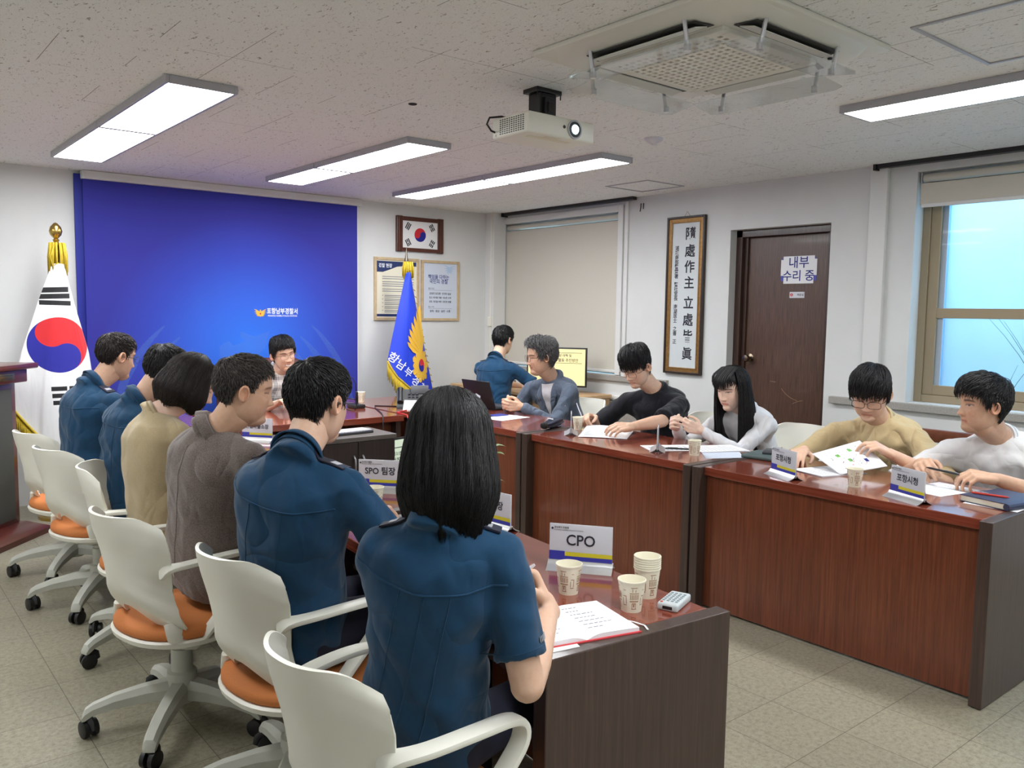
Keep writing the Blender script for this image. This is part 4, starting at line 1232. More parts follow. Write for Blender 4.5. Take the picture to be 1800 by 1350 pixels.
# ------------------------------------------------------------------ lectern, cabinet, desk
def lectern():
    r = empty('lectern', 'dark wooden lectern with a grey front panel at the left edge of the photo', 'lectern', (.89, 6.12, 0))
    r.rotation_euler = (0, 0, deg(48))
    # local: -x runs along the front face away from the corner, +y goes back from the face
    def put(b, nm, mt, par=r):
        return _local(b, nm, mt, par, 35)
    W_ = .62
    b = B(); b.box((-W_, 0, .09), (-.0, .4, 1.0), .004); put(b, 'body', 'lectern_wood')
    b = B(); b.box((-W_+.05, -.006, .12), (-.045, .0, .96), .002); put(b, 'front_panel', 'lectern_panel')
    b = B(); b.box((-W_-.04, -.06, 1.0), (.04, .44, 1.085), .008); b.box((-W_-.07, -.10, 1.085), (.10, .48, 1.12), .01); put(b, 'top', 'lectern_wood')
    b = B(); b.loft([[(-W_-.02, -.03, .09), (.02, -.03, .09), (.02, .43, .09), (-W_-.02, .43, .09)], [(-W_-.12, -.14, .035), (.12, -.14, .035), (.12, .5, .035), (-W_-.12, .5, .035)], [(-W_-.12, -.14, 0), (.12, -.14, 0), (.12, .5, 0), (-W_-.12, .5, 0)]]); put(b, 'base', 'lectern_wood')
    b = B(); b.box((-.42, -.066, 1.02), (-.1, -.06, 1.065), .001); p = put(b, 'plaque', 'gold')
    b = B(); b.box((-.40, -.0675, 1.03), (-.12, -.066, 1.034)); b.box((-.40, -.0675, 1.052), (-.12, -.066, 1.056)); put(b, 'engraved_line', 'ink', p)
lectern()
def cabinet():
    x0, x1, y0, y1, h = 1.96, 2.885, 4.74, 5.12, .672
    r = empty('low_cabinet', 'low dark wood cabinet with two doors and curved grey handles inside the table ring', 'cabinet', (x0, y0, 0))
    b = B(); b.box((x0+.01, y0+.02, .0), (x1-.01, y1, h-.03), .002); b.obj('body', 'cabinet_dark', r)
    b = B(); b.box((x0, y0-.005, h-.03), (x1, y1+.005, h), .003); b.obj('top_board', 'cabinet_top', r)
    mids = [x0+.01, x0+.01+(x1-x0-.02)*.42, x1-.285, x1-.01]
    for k in range(3):
        a, c = mids[k]+.002, mids[k+1]-.002
        b = B(); b.box((a, y0, .03), (c, y0+.019, h-.034), .002); d = b.obj('door', 'cabinet_dark', r)
        hx = c-.03 if k == 1 else a+.03
        b = B(); b.tube([(hx, y0, .55), (hx, y0-.022, .53), (hx, y0-.026, .48), (hx, y0-.022, .43), (hx, y0, .41)], .0065, 8); b.obj('handle', 'grey_metal', d, smooth=True)
cabinet()
def office_desk():
    x0, x1, y0, y1, h = 4.87, 5.44, 5.24, 6.93, .755
    r = empty('office_desk', 'light wood desk along the window wall where the officer sits at a computer', 'desk', (x0, y0, 0))
    b = B(); b.box((x0-.02, y0-.02, h-.035), (x1, y1, h), .008); b.obj('desktop', 'light_wood_x', r)
    b = B(); b.box((x0+.02, y0, 0), (x1-.01, y0+.02, h-.035), .002); b.obj('side_panel', 'light_wood', r)
    b = B(); b.box((x0+.02, y1-.03, 0), (x1-.01, y1-.01, h-.035), .002); b.obj('side_panel', 'light_wood', r)
    b = B(); b.box((x0+.015, y0+.021, .05), (x1-.02, y0+.44, h-.036), .003); p = b.obj('drawer_unit', 'light_wood', r)
    b = B(); b.box((x0+.012, y1-.45, .05), (x1-.02, y1-.031, h-.036), .003); p2 = b.obj('drawer_unit', 'light_wood', r)
    b = B(); b.lathe((x0+.2, y0, .62), [(.017, .001), (.017, -.004), (.012, -.005), (.001, -.005)], 20, 'y'); b.obj('lock', 'chrome', p, auto=40)
office_desk()
def monitor(loc, rz, W_, H_, z0, screen, label, name, tilt=0, text=None, stand=True):
    r = empty(name, label, 'monitor', loc); r.rotation_euler = (tilt, 0, rz)
    b = B(); b.box((-W_/2, -.012, z0), (W_/2, .02, z0+H_), .004); _local(b, 'bezel', 'black_plastic', r, 35)
    b = B(); b.box((-W_/2+.014, -.0135, z0+.016), (W_/2-.014, -.011, z0+H_-.014)); s = _local(b, 'screen', screen, r, 35)
    if stand:
        b = B(); b.box((-.03, .01, .0), (.03, .035, z0+.15), .004); b.box((-.11, -.06, 0), (.11, .1, .012), .004); _local(b, 'stand', 'black_plastic', r, 35)
    L = []
    F = lambda x, z: frame((x, -.0142, z), (1, 0, 0), (0, 0, 1))
    for tx, sz, x, z, sq in text or []: L.append((text_mesh(tx, sz, 0, .0004, 'CENTER', sq), F(x, z), 0))
    if L:
        b = B(); b.box((-W_*.42, -.0142, z0+H_*.60), (W_*.42, -.0136, z0+H_*.61)); b.box((-W_*.42, -.0142, z0+H_*.86), (W_*.42, -.0136, z0+H_*.87))
        L.append((b.mesh(), Matrix.Identity(4), 0))
        o = mesh_obj('screen_text', join_into(L), None, ['ink']); o.parent = s
    return r
monitor((5.12, 5.62, .755), deg(-55), .56, .36, .055, 'monitor_yellow', 'computer monitor with a yellow slide behind the smiling man', 'computer_monitor',
        text=[('청소년 범죄예방 대책 및', .028, 0, .34, 1), ('학교전담경찰관 활동 추진방안', .034, 0, .297, .95)])
monitor((3.10, 4.93, .0), deg(14), .34, .50, .10, 'monitor_green', 'pale green display standing on the floor beside the low cabinet', 'floor_display', tilt=deg(-8),
        text=[('청소년 범죄예방', .03, 0, .49, 1), ('경찰 간담회', .045, 0, .44, 1)])
b = B(); b.box((4.98, 6.22, .756), (5.1, 6.34, .93), .004); b.box((5.0, 6.42, .756), (5.3, 6.6, .80), .004)
tag(b.obj('desk_file_holder', 'black_plastic'), 'black desk organiser on the light wood desk in front of the officer', 'organiser')
b = B(); b.box((5.0, 6.16, .931), (5.12, 6.36, .935)); b.poly([(5.01, 6.2, .936), (5.09, 6.2, .936), (5.09, 6.33, .95), (5.01, 6.33, .95)], off=(0, 0, .002))
tag(b.obj('sticky_note_pad', 'ink_green'), 'bright green note pad on the black organiser', 'note pad')
b = B(); b.box((5.0, 5.35, .756), (5.1, 5.5, .762), .002); tag(b.obj('mouse_mat', 'black_plastic'), 'small black pad at the near end of the light wood desk', 'pad')

def presenter_chair():
    r = empty('armchair', 'dark maroon armchair behind the man in the plaid shirt', 'chair', (2.75, 6.55, 0))
    b = B()
    rings = []
    for t in range(13):
        z = .42+.63*t/12; w = .40*(1-.12*(t/12)**4); 
        d = .05; yc = 6.62+.08*t/12
        rings.append([(2.75+w*x, yc+d*y-.05*abs(x)**2, z) for x, y in [(math.copysign(abs(math.cos(q))**.5, math.cos(q)), math.copysign(abs(math.sin(q))**.7, math.sin(q))) for q in [2*PI*k/24 for k in range(24)]]])
    z = 1.075; rings.append([(2.75+.3*x, 6.7+.03*y, z) for x, y in [(math.cos(q), math.sin(q)) for q in [2*PI*k/24 for k in range(24)]]])
    b.loft(rings); b.obj('backrest', 'maroon', r, auto=60)
    b = B(); b.box((2.42, 6.12, .34), (3.08, 6.6, .46), .04); b.obj('seat', 'maroon', r, auto=60)
    for s in (-1, 1):
        b = B(); b.box((2.75+s*.40-.04, 6.15, .5), (2.75+s*.40+.04, 6.6, .64), .03); b.obj('armrest', 'maroon', r, auto=60)
    b = B(); b.lathe((2.75, 6.4, 0), [(.3, .0), (.3, .03), (.05, .08), (.04, .34)], 20); b.obj('base', 'black_plastic', r, auto=40)
presenter_chair()

# ------------------------------------------------------------------ things on the tables
def nameplate(p0, p1, text, label, tsize=.045, W_=.19, left=True):
    """p0 to p1: left to right end of the readable side"""
    p0, p1 = Vector((p0[0], p0[1], 0)), Vector((p1[0], p1[1], 0)); d = (p1-p0).normalized(); c = (p0+p1)/2
    a = math.atan2(d.y, d.x)
    r = empty('name_card_stand', label, 'name card', (c.x, c.y, TZ), 'name cards on the tables'); r.rotation_euler = (0, 0, a)
    b = B(); n = 10
    for s in (-1, 1):
        pts = [(0, .022)]+[(s*(.006+.037*(k/n)), .024*(1-(k/n)**.55)+.001) for k in range(n+1)]
        low = [(s*(.006+.037*(k/n)), max(0, .024*(1-(k/n)**.55)-.002)) for k in range(n, -1, -1)]+[(0, .018)]
        prof = pts+low
        b.loft([[(-W_/2-.003, p, q) for p, q in prof], [(W_/2+.003, p, q) for p, q in prof]])
    _local(b, 'stand_base', 'alu', r, 35)
    b = B(); b.box((-W_/2, -.0035, .012), (W_/2, .0035, .135), .001); _local(b, 'acrylic_sleeve', 'acrylic_clear', r, 35)
    b = B(); b.box((-W_/2+.002, -.0015, .03), (W_/2-.002, .0015, .133)); card = _local(b, 'card', 'card_white', r, 35)
    b = B(); e = .0042
    for s in (-1, 1):
        b.mi = 0; b.poly([(x*s, -e*s, z) for x, z in ((-W_/2, .026), (W_/2, .026), (W_/2, .038), (-W_/4, .038), (-W_/4, .053), (-W_/2, .053))])
        b.mi = 1; b.poly([(x*s, -e*s, z) for x, z in ((-W_/4, .0385), (W_/2, .0385), (W_/2, .051), (-W_/4, .051))])
    me = b.mesh('stripes', flip=False); o = mesh_obj('stripes', me, None, ['card_blue', 'card_yellow']); o.parent = card
    L = []
    for s in (1, -1):
        R = Matrix.Rotation(0 if s > 0 else PI, 4, 'Z')
        F = lambda x, z: R @ frame((x, -e, z), (1, 0, 0), (0, 0, 1))
        L.append((text_mesh(text, tsize, 0, .0007, 'CENTER', .95), F(0, .086), 0))
        L.append((text_mesh('경상북도경찰청', .007, 0, .0001, 'LEFT'), F(-W_/2+.014, .124), 0)); L.append((text_mesh('POHANG NAMBU POLICE STATION', .0055, 0, 0, 'LEFT'), F(-W_/2+.014, .1165), 0))
        b = B(); b.poly([R @ Vector((-W_/2+.009+.0035*math.cos(t), -e, .121+.0035*math.sin(t))) for t in [2*PI*k/12 for k in range(12)]]); L.append((b.mesh(flip=False), Matrix.Identity(4), 0))
    o = mesh_obj('lettering', join_into(L), None, ['ink']); o.parent = card
    return r
nameplate((1.645, 1.83), (1.765, 1.67), 'CPO', 'name card reading CPO beside the paper cups', .046)
nameplate((1.70, 3.10), (1.83, 2.955), 'SPO 팀장', 'name card reading SPO 팀장 in front of the man in the blue shirt with glasses', .036)
nameplate((1.80, 4.66), (1.925, 4.50), '연일파출소장', 'name card with long Korean title seen between the two men on the left', .028)
nameplate((1.77, 2.37), (1.79, 2.19), '여청계장', 'name card half hidden behind the short haired woman, seen nearly edge-on', .034)
nameplate((3.495, 1.69), (3.425, 1.52), '포항시청', 'name card reading 포항시청 nearest the camera, in front of the man in the white tee', .035)
nameplate((3.50, 2.28), (3.43, 2.11), '포항시청', 'name card by the grey-green notebooks, in front of the man in the tan shirt', .035)
nameplate((3.64, 3.12), (3.48, 2.99), '포항시청', 'name card seen edge-on in front of the woman with long hair', .035)
nameplate((3.66, 3.87), (3.51, 3.71), '교육지원청', 'name card seen edge-on beside the folded umbrella', .034)
nameplate((3.79, 5.07), (3.70, 4.90), '교육지원청', 'pale name card beside the laptop in front of the smiling man', .034)

def make_cup(label, kind):
    r = empty('paper_cup', label, 'cup')
    b = B(); b.lathe((0, 0, 0), [(.024, .004), (.0245, .0), (.026, .0), (.0352, .078), (.0368, .0785), (.0372, .0805), (.0368, .0825), (.0352, .083), (.0342, .081), (.0252, .005), (.001, .005)], 36); _local(b, 'cup_body', 'cup_paper', r, 50)
    b = B(); rr = random.Random(5)
    def P(a, z, lift=.0004):
        R = .026+(.0352-.026)*z/.078+lift; return (R*math.cos(a), R*math.sin(a), z)
    def q(a0, z0, a1, z1):
        n = max(1, int(abs(a1-a0)/.15))
        for k in range(n):
            x0, x1 = a0+(a1-a0)*k/n, a0+(a1-a0)*(k+1)/n
            b.bm.faces.new([b.bm.verts.new(P(*p)) for p in ((x0, z0), (x1, z0), (x1, z1), (x0, z1))])
    for k in range(4):
        a = k*PI/2
        # small printed cafe drawings: a shop front, a jug and dots
        q(a, .030, a+.75, .033); q(a, .052, a+.75, .054)
        for j in range(6): q(a+.03+j*.13, .036, a+.09+j*.13, .050)
        q(a+.2, .056, a+.25, .066); q(a+.45, .056, a+.5, .063); q(a+.1, .067, a+.6, .069)
        q(a+.15, .010, a+.6, .012); q(a+.18, .012, a+.23, .026); q(a+.5, .012, a+.55, .026); q(a+.3, .016, a+.42, .024); q(a+.2, .0245, a+.52, .027)
        q(a+.95, .020, a+1.3, .022); q(a+.95, .024, a+1.0, .04); q(a+1.25, .024, a+1.3, .044); q(a+1.0, .044, a+1.3, .046); q(a+1.05, .06, a+1.25, .0615)
    _local(b, 'print', 'ink_brown', r, 50); return r
CG = 'paper cups on the tables'
cup = make_cup('printed paper cup nearest the camera, between the notebook and the remote', 0)
cup.location = (1.575, 1.425, TZ); cup['group'] = CG; cup.rotation_euler = (0, 0, .6)
for k, (x, y, lb) in enumerate(((1.535, 1.62, 'printed paper cup between the CPO name card and the open notebook'), (1.60, 2.79, 'printed paper cup under the SPO name card'),
                                (3.75, 3.90, 'printed paper cup behind the name card beside the folded umbrella'), (3.60, 2.83, 'printed paper cup in front of the long haired woman'),
                                (3.54, 1.88, 'printed paper cup in front of the man in the tan shirt'), (3.36, 6.08, 'printed paper cup behind the microphone on the head table'))):
    dup(cup, (x, y, TZ), k*.9, lb, CG)
for k in range(6):
    dup(cup, (1.685, 1.47, TZ+k*.0062), .9+k*.37, 'paper cup in the stack by the remote, %s' % ('lowest of the stack', 'second from the bottom', 'third from the bottom', 'fourth from the bottom, only its rim showing', 'second from the top', 'top cup of the stack, open inside showing')[k], 'stacked paper cups')

def remote():
    r = empty('air_conditioner_remote', 'light grey air conditioner remote near the table corner', 'remote', (1.69, 1.378, TZ)); r.rotation_euler = (0, 0, deg(-70))
    b = B(); b.box((-.028, -.055, 0), (.028, .055, .021), .006, seg=3); _local(b, 'case', 'remote_grey', r, 40)
    b = B()
    for i in range(4):
        for j in range(6): b.box((-.021+i*.0115, -.035+j*.013, .0205), (-.0135+i*.0115, -.028+j*.013, .0222), .001)
    _local(b, 'keys', 'remote_key', r, 40)
    b = B(); b.lathe((-.018, -.046, .0205), [(.004, 0), (.004, .0016), (.001, .0016)], 10); _local(b, 'power_key', 'ink_red', r, 40)
    b = B(); b.box((-.012, -.0556, .006), (.014, -.054, .014)); _local(b, 'emitter_window', 'black_plastic', r, 40)
remote()

def sheet(name, pts, z, label, cat, parent=None, mat='paper', th=.0012, curl=None, group=None):
    b = B()
    b.poly([(p[0], p[1], z+(p[2] if len(p) > 2 else 0)) for p in pts], off=(0, 0, th))
    o = b.obj(name, mat, parent)
    if parent is None: tag(o, label, cat, group)
    return o
def doc_text(o, c, ux, uy, w, h, z, n=8, mats='ink_grey', seed=1, color=False):
    """rows of small print on a sheet, c = centre, ux/uy unit axes"""
    b = B(); rr = random.Random(seed); ux, uy = Vector(ux).normalized(), Vector(uy).normalized(); c = Vector(c)
    for k in range(n):
        y = h*(.42-.84*k/n); x0 = -w*.42; x1 = w*rr.uniform(.1, .42)
        P = [c+ux*x0+uy*y, c+ux*x1+uy*y, c+ux*x1+uy*(y-h*.018), c+ux*x0+uy*(y-h*.018)]
        b.poly([(p.x, p.y, p.z+z) for p in P])
    q = b.obj('print', mats, o); return q

# open notebook of the near woman
def open_book():
    r = empty('open_notebook', 'open notebook with handwriting and a red cover in front of the near woman', 'notebook', (1.36, 1.44, TZ)); r.rotation_euler = (0, 0, deg(-14))
    b = B(); b.box((-.15, -.105, 0), (.15, .105, .004), .001); _local(b, 'cover', 'notebook_red', r, 30)
    b = B()
    for s in (-1, 1):
        n = 10; top = []; 
        for k in range(n+1):
            t = k/n; top.append((s*.145*t, .004+.012*(1-t*.25)*(math.sin(min(1, t*3.2)*PI/2))))
        prof = [(0, .004)]+top[1:]+[(s*.145, .004)]
        b.loft([[(p, -.1, q) for p, q in prof], [(p, .1, q) for p, q in prof]])
    pg = _local(b, 'pages', 'paper', r, 30)
    b = B(); rr = random.Random(4)
    for s in (-1, 1):
        for k in range(7):
            yy = .07-.022*k; x = s*.07-.045
            while x < s*.07+rr.uniform(-.01, .05):
                w = rr.uniform(.004, .012); b.box((x, yy, .0155), (x+w, yy+.0014, .0161)); x += w+.004
    _local(b, 'handwriting', 'ink_grey', pg, 30)
    b = B(); b.blob((-.06, .085, .0165), (.015, .009, .0006)); _local(b, 'stamp', 'dark_grey', pg, 30)
    b = B(); b.tube([(.14, -.02, .005), (.165, -.045, .004), (.178, -.075, .003), (.170, -.1, .003)], .0028, 6, squash=.4); _local(b, 'ribbon', 'paper', r, 30)
open_book()
o = sheet('paper_sheet', [(1.215, 1.345), (1.30, 1.33), (1.325, 1.40), (1.235, 1.43)], TZ+.001, 'white paper corner sticking out under the open notebook by the table corner', 'paper')
o = sheet('paper_sheet', [(1.30, 1.62), (1.42, 1.80), (1.33, 1.9), (1.22, 1.72)], TZ+.001, 'white sheet under the near woman\'s hands', 'paper')
o = sheet('document', [(1.42, 4.62), (1.62, 4.55), (1.72, 4.84), (1.52, 4.91)], TZ+.001, 'document on the table before the woman in the sand knit top', 'document')
o = sheet('document', [(1.5, 3.9), (1.7, 3.88), (1.72, 4.18), (1.52, 4.20)], TZ+.001, 'document on the table before the second officer from the flag', 'document')
# right side papers
def docs(c, a, w, h, z, label, seed, name='document', pages=1, group=None):
    ca, sa = math.cos(a), math.sin(a)
    T = lambda x, y: (c[0]+x*ca-y*sa, c[1]+x*sa+y*ca)
    r = empty(name, label, 'document', (c[0], c[1], z), group)
    b = B()
    for k in range(pages):
        rr = random.Random(seed+k); j = rr.uniform(-.01, .01); zz = z+.0004+k*.002
        pts = [T(-w/2+j, -h/2+j), T(w/2+j, -h/2), T(w/2, h/2+j), T(-w/2, h/2)]
        b.poly([(p[0], p[1], zz) for p in pts], off=(0, 0, .0012))
    s = b.obj('sheets', 'paper', r)
    zz = z+.0004+(pages-1)*.002+.0014
    b = B(); rr = random.Random(seed)
    for k in range(9):
        y = h*(.4-.09*k); x1 = w*rr.uniform(.0, .42)
        q = [T(-w*.4, y), T(x1, y), T(x1, y-.004), T(-w*.4, y-.004)]
        b.poly([(p[0], p[1], zz) for p in q])
    b.obj('print', 'ink_grey', s)
    return r
docs((3.72, 4.62), deg(100), .2, .29, TZ, 'white leaflet under the clasped hands of the smiling man', 3, pages=1)
b = B(); b.box((3.69, 4.70, TZ+.002), (3.82, 4.80, TZ+.005)); tag(b.obj('blue_leaflet', 'ink_blue'), 'dark blue leaflet between the clasped hands and the white leaflet', 'leaflet')
def bent_sheet(name, P, label, bend=.02, n=10, prints=None, mats='paper'):
    """P: four corners (world); surface bulges by bend"""
    r = empty(name, label, 'document', P[0])
    b = B(); P = [Vector(p) for p in P]; nn = (P[1]-P[0]).cross(P[3]-P[0]).normalized()
    def S(u, v, l=0): return P[0].lerp(P[1], u).lerp(P[3].lerp(P[2], u), v)+nn*(bend*math.sin(PI*u)*math.sin(PI*v*.9+.1)+l)
    G = [[b.bm.verts.new(S(i/n, j/n)) for i in range(n+1)] for j in range(n+1)]
    for j in range(n):
        for i in range(n): b.bm.faces.new((G[j][i], G[j][i+1], G[j+1][i+1], G[j+1][i]))
    s = b.obj('sheet', mats, r, smooth=True)
    so = s.modifiers.new('s', 'SOLIDIFY'); so.thickness = .0008
    if prints:
        for side in (1, -1):
            b = B(); names = []
            for (u0, v0, u1, v1, m) in prints:
                if m not in names: names.append(m)
                b.mi = names.index(m); b.poly([S(u, v, .0016*side) for u, v in ((u0, v0), (u1, v0), (u1, v1), (u0, v1))])
            b.obj('print', names, s)
    return r
rr = random.Random(2)
mp = []
for k in range(60):
    u, v = rr.uniform(.15, .85), rr.uniform(.15, .85); w = rr.uniform(.008, .03); h = rr.uniform(.006, .02)
    mp.append((u, v, u+w, v+h, rr.choice(['ink', 'ink_grey', 'ink', 'ink_red', 'ink_grey'])))
for u, v, m in ((.3, .3, 'ink_green'), (.55, .42, 'ink_green'), (.65, .7, 'ink_blue'), (.2, .6, 'ink_green')): mp.append((u, v, u+.11, v+.07, m))
bent_sheet('map_sheet', [(3.80, 2.25, .80), (3.72, 2.05, .735), (3.92, 1.92, .775), (4.02, 2.12, .865)], 'printed map sheet held up by the man in the tan shirt', .008, prints=mp)
docs((3.77, 2.14), deg(75), .2, .28, TZ, 'stack of white papers under the map of the man in the tan shirt', 8, pages=3)
docs((3.80, 1.62), deg(80), .2, .29, TZ, 'white sheets in front of the man in the white tee', 9, pages=1)
b = B(); b.box((3.60, 1.235, TZ), (3.84, 1.44, TZ+.0015)); tag(b.obj('paper_sheet', 'paper'), 'white sheet under the thick dark blue diary at the near table end', 'paper')
bent_sheet('paper_sheaf', [(3.52, 3.66, TZ+.003), (3.70, 3.42, TZ+.003), (4.0, 3.62, TZ+.02), (3.82, 3.88, TZ+.03)], 'curled white papers held by the man in the black tee', .016,
           prints=[(.1, .1+.08*k, .5+.05*(k % 3), .115+.08*k, 'ink_grey') for k in range(9)])
docs((3.67, 3.06), deg(60), .2, .29, TZ, 'printed sheet between the edge-on name card and the woman with long hair', 12)
docs((3.86, 2.88), deg(65), .21, .29, TZ+.001, 'blank white sheets in front of the woman with long hair', 14, pages=3)
b = B(); b.poly([(3.56, 2.72, TZ+.0004), (3.75, 2.62, TZ+.0004), (3.93, 2.78, TZ+.0004), (3.74, 2.9, TZ+.0004)], off=(0, 0, .0008)); tag(b.obj('blue_folder', 'poster_pale'), 'pale blue folder edge under the white sheets of the long haired woman', 'folder')
def closed_book(c, a, w, h, t, z, cover, label, name='notebook', pen=None):
    r = empty(name, label, 'notebook', (c[0], c[1], z)); r.rotation_euler = (0, 0, a)
    b = B(); b.box((-w/2, -h/2, 0), (w/2, h/2, .003), .001); b.box((-w/2, -h/2, t-.003), (w/2, h/2, t), .001); b.tube([(-w/2, -h/2, t/2), (-w/2, h/2, t/2)], t/2, 10)
    _local(b, 'cover', cover, r, 35)
    b = B(); b.box((-w/2+.003, -h/2+.004, .003), (w/2-.004, h/2-.004, t-.003)); _local(b, 'pages', 'paper_cream', r, 35)
    return r
closed_book((3.86, 2.52), deg(8), .18, .25, .022, TZ, 'notebook_green', 'thick grey-green notebook on the table beside the long haired woman')
closed_book((3.93, 2.50), deg(25), .13, .19, .014, TZ+.022, 'dark_grey', 'small dark notebook lying on the grey-green notebook')
closed_book((3.74, 1.34), deg(78), .2, .27, .028, TZ+.002, 'notebook_navy', 'thick navy blue diary at the near end of the window row', pen=1)
def pen(p0, p1, mat, label, r0=.0045):
    r = empty('pen', label, 'pen', p0, 'pens'); p0, p1 = Vector(p0), Vector(p1); d = p1-p0
    b = B(); b.tube([p0, p0+d*.06, p0+d*.12, p0+d*.9, p1], [.001, .003, r0, r0, r0*.7], 10); b.obj('barrel', mat, r, auto=40)
    b = B(); b.tube([p0+d*.55+Vector((0, 0, .006)), p0+d*.92+Vector((0, 0, .006))], .0012, 6); b.obj('clip', 'chrome', r)
    return r
pen((3.70, 1.30, TZ+.035), (3.68, 1.44, TZ+.035), 'ink_red', 'red pen lying on the navy blue diary')
pen((3.82, 2.46, TZ+.041), (4.0, 2.55, TZ+.041), 'black_plastic', 'black pen lying on the small dark notebook')
pen((3.72, 2.93, TZ+.006), (3.62, 3.05, TZ+.006), 'black_plastic', 'black pen on the printed sheet near the long haired woman')

def umbrella():
    r = empty('folded_umbrella', 'folded dark umbrella lying on the table beside an edge-on name card', 'umbrella', (3.62, 3.98, TZ))
    p0, p1 = Vector((3.535, 3.985, TZ+.033)), Vector((3.80, 4.12, TZ+.03)); d = (p1-p0).normalized(); n = Vector((-d.y, d.x, 0))
    b = B(); b.tube([p0-d*.03, p0-d*.027, p0-d*.0, p0+d*.01], [.012, .02, .024, .018], 14); b.obj('handle', 'black_plastic', r, auto=50)
    b = B(); rings = []
    for k in range(11):
        t = k/10; c = p0.lerp(p1, t); R = .022+.012*math.sin(t*PI)
        rings.append([c+(n*math.cos(a)+Vector((0, 0, 1))*math.sin(a)*.8)*R*(1+.22*math.sin(5*a+t*3)) for a in [2*PI*q/30 for q in range(30)]])
    b.loft(rings); b.obj('canopy', 'umbrella_cloth', r, auto=60)
    b = B(); b.tube([p0+d*.1+n*.033, p0+d*.1+n*.015+Vector((0, 0, .034)), p0+d*.1-n*.02+Vector((0, 0, .03))], .004, 6); b.obj('strap', 'white_print', r)
umbrella()

def laptop():
    r = empty('laptop', 'black laptop with its lid open in front of the smiling man', 'laptop', (4.04, 5.17, TZ)); r.rotation_euler = (0, 0, deg(92))
    b = B(); b.box((-.17, -.12, 0), (.17, .12, .016), .004); _local(b, 'base', 'black_plastic', r, 35)
    b = B(); b.box((-.15, -.09, .016), (.15, .03, .0175)); _local(b, 'keyboard', 'dark_grey', r, 35)
    b = B(); b.box((-.17, .116, .012), (.17, .124, .235), .003, rot=Matrix.Rotation(deg(-18), 3, 'X'), org=(0, .12, .012)); _local(b, 'lid', 'black_plastic', r, 35)
laptop()
def deskphone():
    r = empty('desk_phone', 'black desk phone on a grey wedge stand at the corner of the tables', 'phone', (3.50, 5.50, TZ)); r.rotation_euler = (0, 0, deg(-32))
    b = B(); b.loft([[(-.13, -.09, .0), (.13, -.09, 0), (.13, -.08, .03), (-.13, -.08, .03)], [(-.13, .09, 0), (.13, .09, 0), (.13, .05, .14), (-.13, .05, .14)]]); _local(b, 'body', 'black_plastic', r, 35)
    b = B(); b.box((-.02, .02, .10), (.12, .05, .17), .004, rot=Matrix.Rotation(deg(-25), 3, 'X')); _local(b, 'display', 'dark_grey', r, 35)
    b = B(); b.tube([(-.1, -.08, .05), (-.1, -.05, .075), (-.1, .03, .125), (-.1, .055, .14)], [.024, .018, .018, .024], 10); _local(b, 'handset', 'black_rubber', r, 50)
    b = B()
    for i in range(3):
        for j in range(4): b.box((-.04+i*.03, -.07+j*.022, .038+j*.02), (-.02+i*.03, -.056+j*.022, .052+j*.02), .002)
    _local(b, 'keys', 'dark_grey', r, 35)
    b = B(); b.loft([[(-.08, -.15, 0), (.09, -.15, 0), (.09, -.145, .006), (-.08, -.145, .006)], [(-.08, -.09, 0), (.09, -.09, 0), (.08, -.09, .07), (-.07, -.09, .07)]]); _local(b, 'stand', 'grey_metal', r, 35)
deskphone()
def microphone():
    r = empty('gooseneck_microphone', 'black gooseneck microphone on the head table', 'microphone', (3.12, 5.72, TZ))
    b = B(); b.box((3.07, 5.66, TZ), (3.17, 5.78, TZ+.03), .008); b.obj('base', 'black_plastic', r, auto=40)
    b = B(); b.tube([(3.13, 5.73, TZ+.03), (3.13, 5.73, TZ+.12), (3.125, 5.73, TZ+.13)], [.011, .01, .006], 10); b.obj('stem', 'black_rubber', r, smooth=True)
    b = B(); pts = [Vector((3.125, 5.73, TZ+.13)), Vector((3.12, 5.73, TZ+.19)), Vector((3.10, 5.74, TZ+.23)), Vector((3.05, 5.75, TZ+.25)), Vector((2.98, 5.77, TZ+.253)), Vector((2.90, 5.79, TZ+.25))]
    b.tube(pts, .0035, 8); b.obj('gooseneck', 'black_rubber', r, smooth=True)
    b = B(); b.tube([(2.90, 5.79, TZ+.25), (2.86, 5.80, TZ+.249)], [.008, .008], 10); b.obj('microphone_head', 'black_plastic', r)
microphone()
def keyboard():
    r = empty('keyboard', 'white keyboard lying on the low cabinet inside the table ring', 'keyboard', (2.55, 4.9, .672)); r.rotation_euler = (0, 0, deg(5))
    b = B(); b.box((-.2, -.07, 0), (.22, .07, .018), .004); _local(b, 'case', 'dark_grey', r, 35)
    b = B()
    for j in range(5):
        for i in range(17): b.box((-.19+i*.0238, -.06+j*.024, .017), (-.1695+i*.0238, -.04+j*.024, .024), .001)
    _local(b, 'keys', 'card_white', r, 35)
keyboard()
b = B(); b.tube([(3.35, 5.36, TZ+.004), (3.22, 5.28, TZ+.004), (3.218, 5.14, TZ-.0), (3.25, 5.10, .55), (3.30, 4.98, .2), (3.25, 4.8, .01)], .005, 8)
tag(b.obj('network_cable', 'red_cable', smooth=True), 'red cable hanging from the desk phone between the tables', 'cable')
b = B(); b.tube([(3.42, 5.62, TZ+.004), (3.3, 5.75, TZ+.004), (3.22, 5.6, TZ+.004), (3.1, 5.3, TZ+.004), (3.02, 5.145, TZ+.004), (3.01, 5.13, TZ-.03), (3.02, 5.12, .5), (3.0, 5.1, .2)], .004, 8)
tag(b.obj('microphone_cable', 'black_rubber', smooth=True), 'black cable trailing over the front edge of the head table', 'cable')

